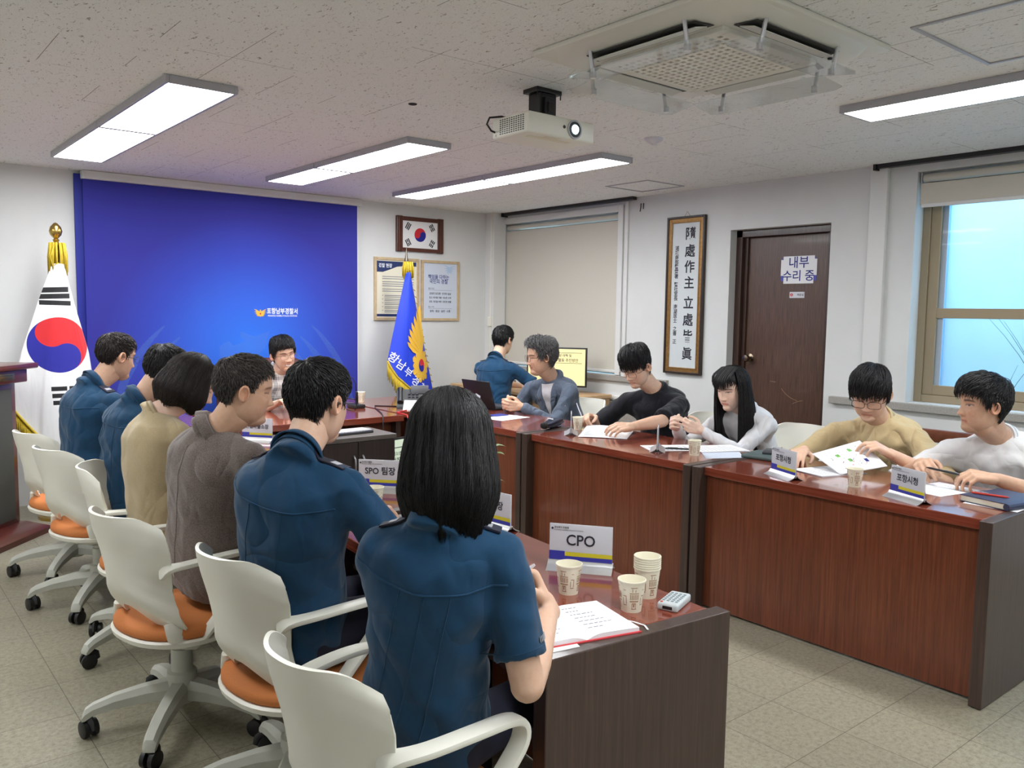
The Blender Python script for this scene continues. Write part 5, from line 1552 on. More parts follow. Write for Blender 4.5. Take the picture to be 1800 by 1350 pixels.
def plant():
    r = empty('potted_plant', 'tall leafy plant on the floor before the window row, mostly hidden by the near woman', 'plant', (3.06, 4.02, 0))
    c = Vector((3.06, 4.02, 0))
    b = B(); b.lathe(c, [(.10, 0), (.13, .18), (.135, .19), (.12, .19), (.12, .16), (.001, .16)], 24); b.obj('pot', 'pot', r, auto=40)
    b = B(); b.tube([c+Vector((0, 0, .15)), c+Vector((.01, -.01, .4)), c+Vector((0, 0, .62))], .008, 6); b.obj('stem', 'leaf_dark', r)
    rr = random.Random(6)
    for k, (z, a) in enumerate(((.64, -.5), (.60, -1.0), (.52, 2.2), (.45, -.4), (.40, -1.2), (.33, .4), (.28, -.8), (.25, -.2), (.22, 1.6), (.58, 2.8), (.36, 2.4))):
        p = c+Vector((0, 0, z)); d = Vector((math.cos(a), math.sin(a), rr.uniform(-.1, .4))).normalized(); w = d.cross(Vector((0, 0, 1))).normalized()
        b = B(); b.tube([p, p+d*.05], .002, 5); q = p+d*.05
        L = .10; prof = [(0, 0), (.25, .022), (.55, .028), (.8, .016), (1, 0)]
        up = [q+d*L*t+w*s+Vector((0, 0, .012*math.sin(t*PI)-.02*t*t)) for t, s in prof]; dn = [q+d*L*t-w*s+Vector((0, 0, .012*math.sin(t*PI)-.02*t*t)) for t, s in reversed(prof[1:-1])]
        b.poly(up+dn, off=(0, 0, .0008)); b.obj('leaf', 'leaf', r)
plant()
# ------------------------------------------------------------------ people
def sstep(x, a, b):
    t = np.clip((x-a)/(b-a), 0, 1); return t*t*(3-2*t)
NA, NE = 216, 176
def head_grid():
    t = np.linspace(-PI, PI, NA, endpoint=False); az = t-.5*np.sin(t)
    e = np.linspace(0, 1, NE); el = -PI/2+PI*e
    el = el-.24*np.sin(2*el)
    A, E = np.meshgrid(az, el); return A, E
AZ, EL = head_grid()
def ray_ell(d, c, r):
    c = np.array(c); r = np.array(r)
    q = d/r; o = -c/r
    a = (q**2).sum(-1); b = 2*(q*o).sum(-1); cc = (o**2).sum()-1
    disc = b*b-4*a*cc
    s = np.where(disc > 0, (-b+np.sqrt(np.maximum(disc, 0)))/(2*a), 0)
    return np.maximum(s, 0)
def base_radius(A, E, jaw=1.0, cheek=1.0):
    d = np.stack([np.cos(E)*np.sin(A), np.cos(E)*np.cos(A), np.sin(E)], -1)
    k = 62.0
    ells = [((0, -.012, .030), (.0765, .097, .088)), ((0, .020, -.036), (.063*cheek, .067, .083)), ((.025*jaw, .004, -.048), (.034, .052, .049)), ((-.025*jaw, .004, -.048), (.034, .052, .049)),
            ((0, .045, -.088), (.026*jaw, .034, .030)), ((0, .03, .035), (.058, .058, .062))]
    s = sum(np.exp(k*ray_ell(d, c, r)) for c, r in ells)
    return np.log(s/2.0)/k, d
def G(x, z, cx, cz, sx, sz): return np.exp(-.5*((x-cx)/sx)**2-.5*((z-cz)/sz)**2)
def head_surface(P):
    """P: face parameters; returns verts (NE,NA,3), colours"""
    r, d = base_radius(AZ, EL, P.get('jaw', 1), P.get('cheek', 1))
    v = d*r[..., None]
    x, y, z = v[..., 0].copy(), v[..., 1].copy(), v[..., 2].copy()
    f = sstep(y, .015, .055)
    smile = P.get('smile', 0); op = P.get('mouth', 0); eo = P.get('eyes', 1.0)
    dy = np.zeros_like(y)
    # sockets, brow, cheekbones, chin
    for s in (-1, 1):
        dy -= .0105*G(x, z, s*.030, .004, .015, .0105)
        dy += .0055*G(x, z, s*.031, .001, .0105, .0075)
        dy += .0035*G(x, z, s*.032, .0235, .019, .006)
        dy += .0045*G(x, z, s*.043, -.026, .016, .014)*(1+.9*smile)
        dy -= .0022*G(x, z, s*.021, .0, .0045, .006)
        dy -= .0022*smile*G(x, z, s*.031, -.052, .005, .012)
    # nose
    zz = np.clip((-z+.012)/.052, 0, 1)
    bridge = (.003+.0120*zz**1.2)*sstep(z, -.0475, -.0395)*(1-sstep(z, .004, .024))
    dy += bridge*np.exp(-.5*(x/(.0062+.0035*zz))**2)
    dy += .0058*G(x, z, 0, -.0345, .0100, .0068)
    for s in (-1, 1): dy += .0068*G(x, z, s*.0135, -.0375, .0052, .0056)
    # lips
    zc = -.066+smile*(x**2)*14
    lw = .022+.005*smile
    inl = np.exp(-.5*(x/(lw*.72))**4)
    dy += .0052*np.exp(-.5*((z-zc)/.0085)**2)*inl
    dy -= .0040*np.exp(-.5*((z-zc)/.0016)**2)*inl
    dy -= .003*G(x, z, 0, -.0525, .004, .004)
    dy -= .0045*G(x, z, 0, -.0815, .017, .0045)
    dy += .0045*G(x, z, 0, -.0985, .014, .010)
    y = y+dy*f
    v = np.stack([x, y, z], -1)
    # tint
    C = np.ones(v.shape)
    def blend(m, col):
        for i in range(3): C[..., i] = C[..., i]*(1-m)+col[i]*m
    front = f
    for s in (-1, 1):   # cheeks and nose flush
        blend(.22*G(x, z, s*.045, -.03, .02, .02)*front, (1.05, .72, .68))
    blend(.18*G(x, z, 0, -.036, .014, .01)*front, (1.05, .75, .7))
    lipm = (1-sstep(np.abs(z-zc), .0055+.001, .0085+.001))*(1-sstep(np.abs(x), lw-.003, lw+.001))*front
    blend(lipm*P.get('lip', .6), (.86, .46, .45))
    crease = np.exp(-.5*((z-zc)/.0013)**2)*(1-sstep(np.abs(x), lw-.001, lw+.004))*front
    blend(.65*crease, (.35, .16, .15))
    if op:
        om = (1-sstep(np.abs(z-(zc-.0035)), .0035*op, .0035*op+.0015))*(1-sstep(np.abs(x), lw*.72, lw*.82))*front
        blend(om, (1.1, 1.75, 2.5))
        lo = (1-sstep(np.abs(z-(zc-.009)), .0015*op, .003*op))*(1-sstep(np.abs(x), lw*.5, lw*.65))*front
        blend(.8*lo, (.35, .15, .15))
    for s in (-1, 1):
        xe = x-s*.031
        w = .0155
        lid = np.maximum(0, 1-(xe/w)**2)
        zlo = .0005-.0036*eo*lid; zhi = .0018+.0050*eo*lid
        tilt = s*xe*.08
        if eo > .35:
            inside = sstep(z-tilt, zlo-.0006, zlo+.0006)*(1-sstep(z-tilt, zhi-.0006, zhi+.0006))*(np.abs(xe) < w)*front
            blend(inside*.9, (.95, 1.45, 2.0))
            gx = P.get('gaze', 0)*.005
            iris = (1-sstep(np.sqrt((xe-gx)**2+(z-.001)**2), .0050, .0060))*inside
            blend(iris, (.06, .05, .05))
        lash = np.exp(-.5*((z-tilt-zhi)/.0017)**2)*(1-sstep(np.abs(xe), w-.001, w+.002))*front
        blend(.95*lash, (.08, .06, .06))
        blend(.35*np.exp(-.5*((z-tilt-zhi-.005)/.0012)**2)*(np.abs(xe) < w)*front, (.6, .45, .4))
        xb = x-s*.033
        bz = .0215+.003*P.get('browup', 0)-((xb/.02)**2)*.004+s*xb*.10*P.get('browtilt', 0)
        bm_ = (1-sstep(np.abs(z-bz), .0028, .0054))*(1-sstep(np.abs(xb), .014, .021))*front
        blend(bm_*P.get('brow', .85), (.06, .05, .05))
        blend(.6*G(x, z, s*.0095, -.0455, .0035, .0018)*front, (.25, .12, .1))
    # shaved or short hair shade on the scalp under the hair
    zb = hair_line(AZ, P)
    sc = sstep(v[..., 2]-zb, -.010, .008)
    blend(sc*P.get('scalp', .8), (.12, .10, .10))
    for s in (-1, 1): blend(.20*G(x, z, s*.03, .010, .016, .009)*front, (.75, .55, .5)); blend(.22*G(x, z, s*.03, -.010, .013, .004)*front, (.8, .62, .58))
    bd = P.get('beard', 0)
    if bd: blend(bd*sstep(-z, .045, .07)*sstep(y, .0, .03), (.75, .72, .74))
    return v, C
def hair_line(A, P):
    a = np.abs(np.degrees(A)); fr = P.get('front', .062); tm = P.get('temple', .020); sb = P.get('sideburn', -.004); nape = P.get('nape', -.060); eh = P.get('earback', .0)
    xs = [0, 22, 42, 58, 72, 84, 96, 108, 125, 150, 180]
    zs = [fr, fr-.001, fr-.008, tm+.012, sb, sb+.004, .022, eh, -.03, nape, nape]
    return np.interp(a, xs, zs)
def grid_mesh(v, name='h'):
    ne, na = v.shape[:2]
    verts = v[1:-1].reshape(-1, 3)
    n = ne-2
    idx = np.arange(n*na).reshape(n, na)
    a = idx[:-1]; b = np.roll(a, -1, 1); c = np.roll(idx[1:], -1, 1); d = idx[1:]
    q = np.stack([a, b, c, d], -1).reshape(-1, 4)
    top, bot = len(verts), len(verts)+1
    verts = np.vstack([verts, v[-1, 0], v[0, 0]])
    faces = [tuple(f) for f in q.tolist()]
    for j in range(na):
        faces.append((int(idx[-1, j]), int(idx[-1, (j+1) % na]), top)); faces.append((int(idx[0, (j+1) % na]), int(idx[0, j]), bot))
    return verts, faces
def head_matrix(pos, yaw, pitch, roll, s):
    f = Vector((math.cos(yaw)*math.cos(pitch), math.sin(yaw)*math.cos(pitch), -math.sin(pitch)))
    r = f.cross(Vector((0, 0, 1))).normalized(); u = r.cross(f)
    c, q = math.cos(roll), math.sin(roll)
    R = r*c+u*q; U = u*c-r*q
    m = Matrix(((R.x, f.x, U.x), (R.y, f.y, U.y), (R.z, f.z, U.z)))*s
    m4 = m.to_4x4(); m4.translation = Vector(pos); return m4
def ear_verts(side, n=16, m=10):
    V, F = [], []
    for j in range(m+1):
        q = j/m
        for i in range(n):
            a = 2*PI*i/n
            R = q
            h = .0065*math.exp(-((q-.82)/.16)**2)-.004*math.exp(-(q/.45)**2)+(.0-.012*max(0, q-.9)*10*.1)
            yv = math.cos(a)*R*.0175*(1.0+.12*math.sin(a)); zv = math.sin(a)*R*.031*(1-.15*(math.sin(a) < 0))
            rear = .010*(max(0, -math.cos(a))*q)
            V.append((side*(.077+h+rear), -.006+yv-.12*zv*-1*.6, .000+zv-.004))
    for j in range(m):
        for i in range(n): F.append((j*n+i, j*n+(i+1) % n, (j+1)*n+(i+1) % n, (j+1)*n+i))
    # skirt back to the head
    k0 = m*n
    for i in range(n):
        x, y, z = V[k0+i]; V.append((side*.066, y, z*.93))
    for i in range(n): F.append((k0+i, k0+(i+1) % n, k0+n+(i+1) % n, k0+n+i))
    return V, F

def make_hair(P, mat, Mh, parent, rr):
    """short hair: cap over the scalp plus combed locks"""
    r, d = base_radius(AZ, EL)
    v = d*r[..., None]
    zb = hair_line(AZ, P)
    th_top, th_side = P.get('top', .022), P.get('side', .010)
    zz = v[..., 2]
    topw = sstep(zz, .03, .10)
    th = th_side+(th_top-th_side)*topw
    th = th+P.get('fringe', 0)*G(v[..., 0], zz, 0, .06, .06, .03)*(v[..., 1] > 0)
    th = th+P.get('backvol', 0)*G(v[..., 1], zz, -.1, .03, .05, .05)
    edge = sstep(zz-zb, -.006, .016)
    wav = .0010*np.sin(AZ*17+zz*60)+.0008*np.sin(AZ*31-zz*90+1)+.0008*np.sin(AZ*9+zz*140)
    cl = sstep(topw, 0, .5)
    t = -.007+(th*.86+wav*np.cos(EL)*(.5+cl*P.get('messy', .6)*2)+.007)*edge
    keep = zz > zb-.012
    hv = d*(r+t)[..., None]
    verts, faces = grid_mesh(hv)
    kf = keep[1:-1].reshape(-1); kf = np.append(kf, [True, False])
    faces = [f for f in faces if all(kf[i] for i in f)]
    used = sorted(set(i for f in faces for i in f)); mp = {o: n for n, o in enumerate(used)}
    V = [tuple(verts[i]) for i in used]; F = [tuple(mp[i] for i in f) for f in faces]
    # locks
    whorl = Vector((P.get('part', 0.0), -.045, .12)); cdir = P.get('comb', (0, 1, 0))
    def rad(dv):
        a = math.atan2(dv.x, dv.y); e = math.asin(max(-1, min(1, dv.z)))
        rr_, _ = base_radius(np.array([[a]]), np.array([[e]])); return float(rr_[0, 0]), a
    # table lookup for speed
    ta = np.linspace(-PI, PI, 73); te = np.linspace(-PI/2, PI/2, 49)
    TA, TE = np.meshgrid(ta, te); TR, TD = base_radius(TA, TE)
    tv = TD*TR[..., None]; tw_ = sstep(tv[..., 2], .03, .10)
    TT = th_side+(th_top-th_side)*tw_+P.get('fringe', 0)*G(tv[..., 0], tv[..., 2], 0, .06, .06, .03)*(tv[..., 1] > 0)+P.get('backvol', 0)*G(tv[..., 1], tv[..., 2], -.1, .03, .05, .05)
    def bil(T, a, e):
        fi = (e+PI/2)/PI*48; fj = (a+PI)/(2*PI)*72; i = min(47, max(0, int(fi))); j = min(71, max(0, int(fj))); u, w_ = fi-i, fj-j
        return float((T[i, j]*(1-w_)+T[i, j+1]*w_)*(1-u)+(T[i+1, j]*(1-w_)+T[i+1, j+1]*w_)*u)
    zline = hair_line(ta, P)
    def R_(dv):
        a = math.atan2(dv.x, dv.y); e = math.asin(max(-1, min(1, dv.z)))
        j = min(71, max(0, int((a+PI)/(2*PI)*72)))
        return bil(TR, a, e), float(zline[j]), bil(TT, a, e)
    nl = int(P.get('locks', 900)*2.6)
    L = P.get('len', .045)
    for k in range(nl):
        z_ = rr.uniform(-.5, 1); a_ = rr.uniform(-PI, PI); s = math.sqrt(1-z_*z_); dv = Vector((s*math.sin(a_), s*math.cos(a_), z_))
        R0, zl, thk = R_(dv); p = dv*R0
        if p.z < zl+.006: continue
        tw = min(1, max(0, (p.z-.03)/.07))
        # flow away from the whorl, sides and back downwards
        fl = (p-whorl); fl = fl.normalized()
        if p.z > .05: fl = (fl*.8+Vector(cdir)*P.get('combk', .5)).normalized()
        else: fl = (fl*.3+Vector((0, .15, -1))).normalized()
        fl = (fl-dv*fl.dot(dv))
        if fl.length < .05: continue
        fl.normalize(); fl = (fl+Vector((rr.gauss(0, 1), rr.gauss(0, 1), rr.gauss(0, 1)))*P.get('messy', .6)*.22).normalized()
        ll = L*rr.uniform(.6, 1.15)*(.55+.45*tw); lift = rr.uniform(.0, 1)*P.get('lift', .006)
        pts = []
        for q in range(5):
            t = q/4; c = p+fl*ll*t; dn = c.normalized(); Rn, zl2, thn = R_(dn); thk = max(thk*.8, thn) if p.z > zl2 else thk
            h = thk*(.90+.14*t)+lift*math.sin(t*PI*.8)+rr.uniform(-.0006, .0006)
            pts.append(dn*(Rn+h*(1 if t < .99 else .85)))
        w = rr.uniform(.0008, .0021)
        base = len(V)
        for q, c in enumerate(pts):
            dd = (pts[min(q+1, 4)]-pts[max(q-1, 0)]); dd.normalize(); n = c.normalized(); sd = dd.cross(n).normalized()
            ww = w*(1, 1.15, 1, .7, .12)[q]
            V += [tuple(c-sd*ww-n*.0012), tuple(c+n*ww*.55), tuple(c+sd*ww-n*.0012)]
        for q in range(4):
            for i in range(3):
                j = (i+1) % 3; F.append((base+q*3+i, base+q*3+j, base+q*3+3+j, base+q*3+3+i))
    me = bpy.data.meshes.new('hair'); me.from_pydata(V, [], F); me.transform(Mh)
    bm = bmesh.new(); bm.from_mesh(me); bmesh.ops.recalc_face_normals(bm, faces=bm.faces); bm.to_mesh(me); bm.free()
    me.shade_smooth()
    return mesh_obj('hair', me, parent, mat)

def long_hair(P, mat, Mh, parent, rr, path, a0, n_str=520, fine=1.0):
    """curtain of hair: path(az, s) -> local point; a0: half angle of the face opening"""
    NAa, NS = 72, 26
    V, F = [], []
    def add_sheet(off):
        base = len(V)
        for j in range(NS+1):
            for i in range(NAa+1):
                az = a0+(2*PI-2*a0)*i/NAa
                p = path(az, j/NS, off)
                V.append(tuple(p))
        for j in range(NS):
            for i in range(NAa):
                a = base+j*(NAa+1)+i; F.append((a, a+1, a+NAa+2, a+NAa+1))
        return base
    b1 = add_sheet(0); b2 = add_sheet(-.014)
    for j in range(NS):
        for col in (0, NAa):
            a = j*(NAa+1)+col; F.append((b1+a, b1+a+NAa+1, b2+a+NAa+1, b2+a))
    for i in range(NAa):
        a = NS*(NAa+1)+i; F.append((b1+a, b1+a+1, b2+a+1, b2+a))
    for k in range(n_str):
        az = rr.uniform(a0-.02, 2*PI-a0+.02); s0 = rr.uniform(0, .25) if k % 3 else rr.uniform(.1, .6); s1 = rr.uniform(.86, 1.035)
        ph = rr.uniform(0, 6.28); am = rr.uniform(.001, .009); w = rr.uniform(.0012, .0026)*fine; base = len(V); N = 12; drift = rr.gauss(0, .07)
        pts = []
        for q in range(N):
            t = q/(N-1); s = s0+(s1-s0)*t
            pts.append(Vector(path(az+drift*t+am*6*math.sin(ph+t*5)*t, s, .0012+am*.35*math.sin(ph+t*7))))
        for q, c in enumerate(pts):
            dd = (pts[min(q+1, N-1)]-pts[max(q-1, 0)]); dd = dd.normalized() if dd.length > 1e-7 else Vector((0, 0, -1)); n = Vector((c.x, c.y, 0)); n = n.normalized() if n.length > 1e-6 else Vector((0, 1, 0)); sd = dd.cross(n)
            if sd.length < 1e-6: sd = Vector((1, 0, 0))
            sd.normalize(); n = sd.cross(dd)
            ww = w*(1 if q < N-3 else (.8, .5, .1)[q-N+3])
            V += [tuple(c-sd*ww-n*.001), tuple(c+n*ww*.6), tuple(c+sd*ww-n*.001)]
        for q in range(N-1):
            for i in range(3):
                j = (i+1) % 3; F.append((base+q*3+i, base+q*3+j, base+q*3+3+j, base+q*3+3+i))
    me = bpy.data.meshes.new('hair'); me.from_pydata(V, [], F); me.transform(Mh)
    bm = bmesh.new(); bm.from_mesh(me); bmesh.ops.recalc_face_normals(bm, faces=bm.faces); bm.to_mesh(me); bm.free()
    me.shade_smooth()
    return me

def glasses(Mh, parent, mat, shape='rect', low=0.0):
    b = B()
    yf = .094
    for s in (-1, 1):
        c = (s*.033, -.001+low); pts = []
        for k in range(28):
            t = 2*PI*k/28; e = .55 if shape == 'rect' else .85
            x = math.copysign(abs(math.cos(t))**e, math.cos(t))*.0265; z = math.copysign(abs(math.sin(t))**e, math.sin(t))*(.0165 if shape == 'rect' else .0205)
            pts.append((c[0]+x, yf-.10*abs(c[0]+x)**1.3*2.2+.004, c[1]+z))
        pts.append(pts[0]); pts.append(pts[1])
        b.tube(pts, .0013, 6)
        b.tube([(s*.0595, yf-.016, .004+low), (s*.071, yf-.03, .005+low), (s*.079, .02, .004), (s*.081, -.004, .002), (s*.077, -.02, -.012)], [.0015, .0017, .0015, .0013, .001], 6)
    b.tube([(-.0075, yf+.003, .003+low), (0, yf+.006, .006+low), (.0075, yf+.003, .003+low)], .0012, 6)
    me = b.mesh('glasses', True); me.transform(Mh); o = mesh_obj('glasses', me, parent, mat)
    b = B()
    for s in (-1, 1):
        c = (s*.033, -.001+low)
        b.poly([(c[0]+math.cos(t)*.0255, yf-.1*abs(c[0]+math.cos(t)*.0255)**1.3*2.2+.004, c[1]+math.sin(t)*.016) for t in [2*PI*k/24 for k in range(24)]])
    me = b.mesh('lens'); me.transform(Mh); l = mesh_obj('lens', me, None, 'lens_glass'); l.parent = o
    l.location = (0, 0, 0)
    return o

def hand(b, w, f, n, side, curls=(.5, .5, .5, .5), thumb=(.5, .5), s=1.0, spread=.07):
    """w wrist, f forward, n direction the palm faces, side +1 right / -1 left"""
    w, f, n = Vector(w), Vector(f).normalized(), Vector(n); n = (n-f*n.dot(f)).normalized(); q = f.cross(n)*side   # q: toward the thumb
    U = lambda a, c, e: w+(f*a+q*c+n*e)*s
    b.capsule(U(-.01, .0, 0), .024*s, U(.02, .0, 0), .024*s, 10)
    kn = [(.088, .030), (.092, .010), (.088, -.011), (.080, -.030)]
    for (a, c) in kn:
        b.capsule(U(.012, c*.55, -.002), .0135*s, U(a, c, -.004), .0115*s, 10)
    b.capsule(U(.03, .012, .004), .014*s, U(.07, -.0, .003), .013*s, 10)
    b.capsule(U(.02, -.018, .006), .013*s, U(.06, -.026, .004), .011*s, 10)
    segs = [(.041, .025, .020), (.045, .028, .021), (.042, .026, .021), (.033, .020, .018)]
    for k in range(4):
        p = U(kn[k][0], kn[k][1], -.004); ang = 0; sp = (1.5-k)*spread; r0 = (.0088, .0090, .0086, .0076)[k]*s
        for j, L in enumerate(segs[k]):
            ang += curls[k]*(1.15, 1.25, .8)[j]
            d = (f*math.cos(ang)+n*math.sin(ang)+q*sp*math.cos(ang)).normalized(); p2 = p+d*L*s
            b.capsule(p, r0*(1-.07*j), p2, r0*(1-.07*(j+1)), 9); p = p2
    # thumb from the side of the palm
    p = U(.022, .020, .006); d = (f*.62+q*.72+n*.35*thumb[0]).normalized(); p2 = p+d*.040*s
    b.capsule(p, .0155*s, p2, .0118*s, 10); p = p2
    d = (f*.85+q*(.42-.45*thumb[0])+n*(.25+.5*thumb[0])).normalized(); p2 = p+d*.031*s; b.capsule(p, .0112*s, p2, .0098*s, 9); p = p2
    d = (f*.9+q*(.1-.6*thumb[1])+n*(.2+.5*thumb[1])).normalized(); p2 = p+d*.026*s; b.capsule(p, .0098*s, p2, .0082*s, 9)

def ik(a, c, l1, l2, hint):
    a, c = Vector(a), Vector(c); d = c-a; L = d.length
    if L > (l1+l2)*.985: c = a+d.normalized()*(l1+l2)*.985; d = c-a; L = d.length
    u = d.normalized(); x = (l1*l1-l2*l2+L*L)/(2*L); h = math.sqrt(max(0, l1*l1-x*x))
    hv = Vector(hint); hv = hv-u*hv.dot(u); hv = hv.normalized() if hv.length > 1e-5 else Vector((0, 0, -1))
    return a+u*x+hv*h, c
def spow(c, e): return math.copysign(abs(c)**e, c)

def person(label, pelvis, pyaw, neck, tyaw, head, hyaw, hpitch=0, hroll=0, S=1.0, HS=1.0, wristL=None, wristR=None, handL=None, handR=None,
           hintL=None, hintR=None, skin='skin_warm', shirt='police_blue', sleeve='short', trousers='navy_trouser', face=None, hair='hair_black', hairP=None,
           fat=1.0, sh=.178, glass=None, collar='shirt', extras=None, hairfn=None, knees=None, sl_len=.74, loose=1.0, seed=1, belly=0, hunch=0, feet=None):
    face = dict(face or {}); hp = dict(hairP or {}); face.update({k: hp[k] for k in ('front', 'temple', 'sideburn', 'nape', 'earback') if k in hp})
    rr = random.Random(seed)
    r = empty('person', label, 'person', (pelvis[0], pelvis[1], 0))
    up = Vector((0, 0, 1)); pf = Vector((math.cos(pyaw), math.sin(pyaw), 0)); tf = Vector((math.cos(tyaw), math.sin(tyaw), 0))
    P0 = Vector((pelvis[0], pelvis[1], pelvis[2] if len(pelvis) > 2 else .56)); N = Vector(neck); Hc = Vector(head)
    ax = (N-P0); spine = []
    back = -tf*(.025+hunch)
    def SP(t): # quadratic bezier with the mid pushed back
        m = P0.lerp(N, .55)+back
        return P0*(1-t)**2+m*2*t*(1-t)+N*t*t
    def fr(t):
        d = (SP(min(1, t+.02))-SP(max(0, t-.02))).normalized(); f = pf.lerp(tf, min(1, t*1.3)).normalized(); f = (f-d*f.dot(d)).normalized(); rt = f.cross(d); return d, f, rt
    prof = [(-.12, .150, .112), (0, .160, .122), (.15, .154, .120), (.38, .136, .108), (.6, .146, .110), (.78, .156, .104), (.88, .134, .090), (.95, .094, .072), (1.0, .060, .058), (1.05, .054, .056)]
    def torso(b, grow, t0=-.2, t1=2, k=1.0):
        rings = []
        ts = [-.12, -.06]+[i/18 for i in range(19)]
        for t in ts:
            if t < t0 or t > t1: continue
            rx = float(np.interp(t, [p[0] for p in prof], [p[1] for p in prof]))*S*fat+grow; ry = float(np.interp(t, [p[0] for p in prof], [p[2] for p in prof]))*S*(.5+.5*fat)+grow
            if t > .85: rx -= grow*.4; ry -= grow*.4
            d, f, rt = fr(max(0, t)); c = SP(max(0, min(1, t)))+(d*(t-1)*.5 if t > 1 else Vector((0, 0, 0)))+(d*t*.5 if t < 0 else Vector((0, 0, 0)))
            c = c+f*(belly*math.exp(-((t-.3)/.22)**2))
            rings.append([c+rt*rx*k*spow(math.cos(a), .85)+f*ry*k*spow(math.sin(a), .9) for a in [2*PI*q/28 for q in range(28)]])
        b.loft(rings)
    d1, f1, r1 = fr(1.0)
    rs = (tf.cross(up)).normalized()
    dn = (SP(1)-SP(.9)).normalized()
    sh = sh*.90; shR = N+rs*sh*S-up*.082*S+tf*.012; shL = N-rs*sh*S-up*.082*S+tf*.012
    l1, l2 = .285*S, .25*S
    res = {}
    wl = Vector(wristL) if wristL else shL+tf*.35+up*(-.25)+rs*.05; wr = Vector(wristR) if wristR else shR+tf*.35+up*(-.25)-rs*.05
    eL, wl = ik(shL, wl, l1, l2, hintL or (-rs*.6-up*1.0-tf*.2)); eR, wr = ik(shR, wr, l1, l2, hintR or (rs*.6-up*1.0-tf*.2))
    # ---- skin body
    b = B()
    torso(b, -.020, .5, .9)
    hm = head_matrix(Hc, hyaw, hpitch, hroll, HS)
    nb = hm @ Vector((0, -.022, -.055)); nm = hm @ Vector((0, -.012, -.085))
    b.capsule(N-dn*.03, .052*S, nb, .052*HS, 18); b.capsule(N, .053*S, nm, .047*HS, 18)
    for s_, e_, w_, hd, sd in ((shL, eL, wl, handL, -1), (shR, eR, wr, handR, 1)):
        b.capsule(s_, .040*S, s_.lerp(e_, .5), .042*S*(.6+.4*fat), 14); b.capsule(s_.lerp(e_, .5), .044*S*(.6+.4*fat), e_, .037*S, 14)
        b.capsule(e_, .038*S, e_.lerp(w_, .3), .040*S, 14); b.capsule(e_.lerp(w_, .3), .040*S, w_, .0255*S, 14)
        fd = (w_-e_).normalized()
        hd = hd or {}
        hand(b, w_+fd*.008, hd.get('f', fd), hd.get('n', (0, 0, -1)), sd, hd.get('c', (.45, .5, .55, .6)), hd.get('t', (.5, .4)), S*1.0*hd.get('s', 1), hd.get('sp', .05))
    me = remesh(b, .0052, 3)
    bv = get_co(me); nb_ = len(bv)
    # ---- head
    hv, hc = head_surface(face)
    v, f = grid_mesh(hv)
    hcol = np.vstack([hc[1:-1].reshape(-1, 3), hc[-1, 0], hc[0, 0]])
    Vh = [list(p) for p in v]; Fh = list(f)
    for s in (-1, 1):
        ev, ef = ear_verts(s); o = len(Vh); Vh += [list(p) for p in ev]; Fh += [tuple(i+o for i in q) for q in ef]
    ncol = np.vstack([hcol, np.ones((len(Vh)-len(v), 3))*np.array([1.02, .9, .86])])
    hmz = bpy.data.meshes.new('head'); hmz.from_pydata([tuple(p) for p in Vh], [], [tuple(int(i) for i in q) for q in Fh]); hmz.transform(hm)
    bm = bmesh.new(); bm.from_mesh(hmz); bmesh.ops.recalc_face_normals(bm, faces=bm.faces); bm.to_mesh(hmz)
    bm.clear(); bm.from_mesh(me); bm.from_mesh(hmz)
    fin = bpy.data.meshes.new('body'); bm.to_mesh(fin); bm.free(); fin.shade_smooth()
    at = fin.color_attributes.new('tint', 'FLOAT_COLOR', 'POINT')
    allc = np.ones((len(fin.vertices), 4), np.float32); allc[nb_:, :3] = ncol
    at.data.foreach_set('color', allc.ravel())
    body = mesh_obj('body', fin, r, skin)
    # ---- garment
    b = B(); g = .013*S*loose
    torso(b, g, -.2, .93); torso(b, .008, .5, 1.01)
    for s_, e_, w_ in ((shL, eL, wl), (shR, eR, wr)):
        b.capsule(N-up*.035*S+(s_-N)*.12, .050*S, s_, .053*S, 16); b.capsule((N-dn*.12*S).lerp(s_, .45), .075*S, s_-dn*.02*S, .056*S, 14)
        b.capsule(s_-up*.03*S, .048*S, SP(.60)+(s_-N).normalized()*.085*S, .058*S, 14)
        if sleeve == 'short':
            e2 = s_.lerp(e_, sl_len); b.capsule(s_, .054*S, s_.lerp(e_, .3), .057*S*(.5+.5*fat), 16)
            b.capsule(s_.lerp(e_, .15), .055*S*(.5+.5*fat), e2, .0605*S*(.5+.5*fat)*(.75+.25*loose), 20, flat=True)
        else:
            b.capsule(s_, .055*S, e_, .050*S, 16); b.capsule(e_, .050*S, w_.lerp(e_, .08), .037*S, 16, flat=False)
    nd0 = (nm-N).normalized(); b.capsule(N-nd0*.05, .072*S, N+nd0*(.012 if collar != 'round' else -.014), .0615*S, 24, flat=True)
    me = remesh(b, .0080, 4)
    co = get_co(me); no = get_no(me)
    ph = seed*1.7
    w1 = np.sin(co[:, 0]*23+co[:, 2]*31+2.2*np.sin(co[:, 1]*17+ph)+ph)*np.sin(co[:, 1]*27-co[:, 2]*19+1.8*np.sin(co[:, 0]*21+ph))
    w2 = np.sin(co[:, 2]*62+3*np.sin(co[:, 0]*14+ph)+2.5*np.sin(co[:, 1]*16))
    w3 = 1-2*np.abs(np.sin(co[:, 2]*24+co[:, 0]*17*np.sin(ph)+2.6*np.sin(co[:, 1]*15+ph)+2*np.sin(co[:, 0]*13-ph)))
    w4 = .5+.5*np.sin(co[:, 0]*11+co[:, 2]*13+ph)
    co += no*(.0036*w1+.0022*w2*(.5+.5*np.sin(co[:, 0]*9+ph))+.0034*w3*w4)[:, None]*{'tweed': .5, 'sand_knit': .7}.get(shirt, 1)
    set_co(me, co)
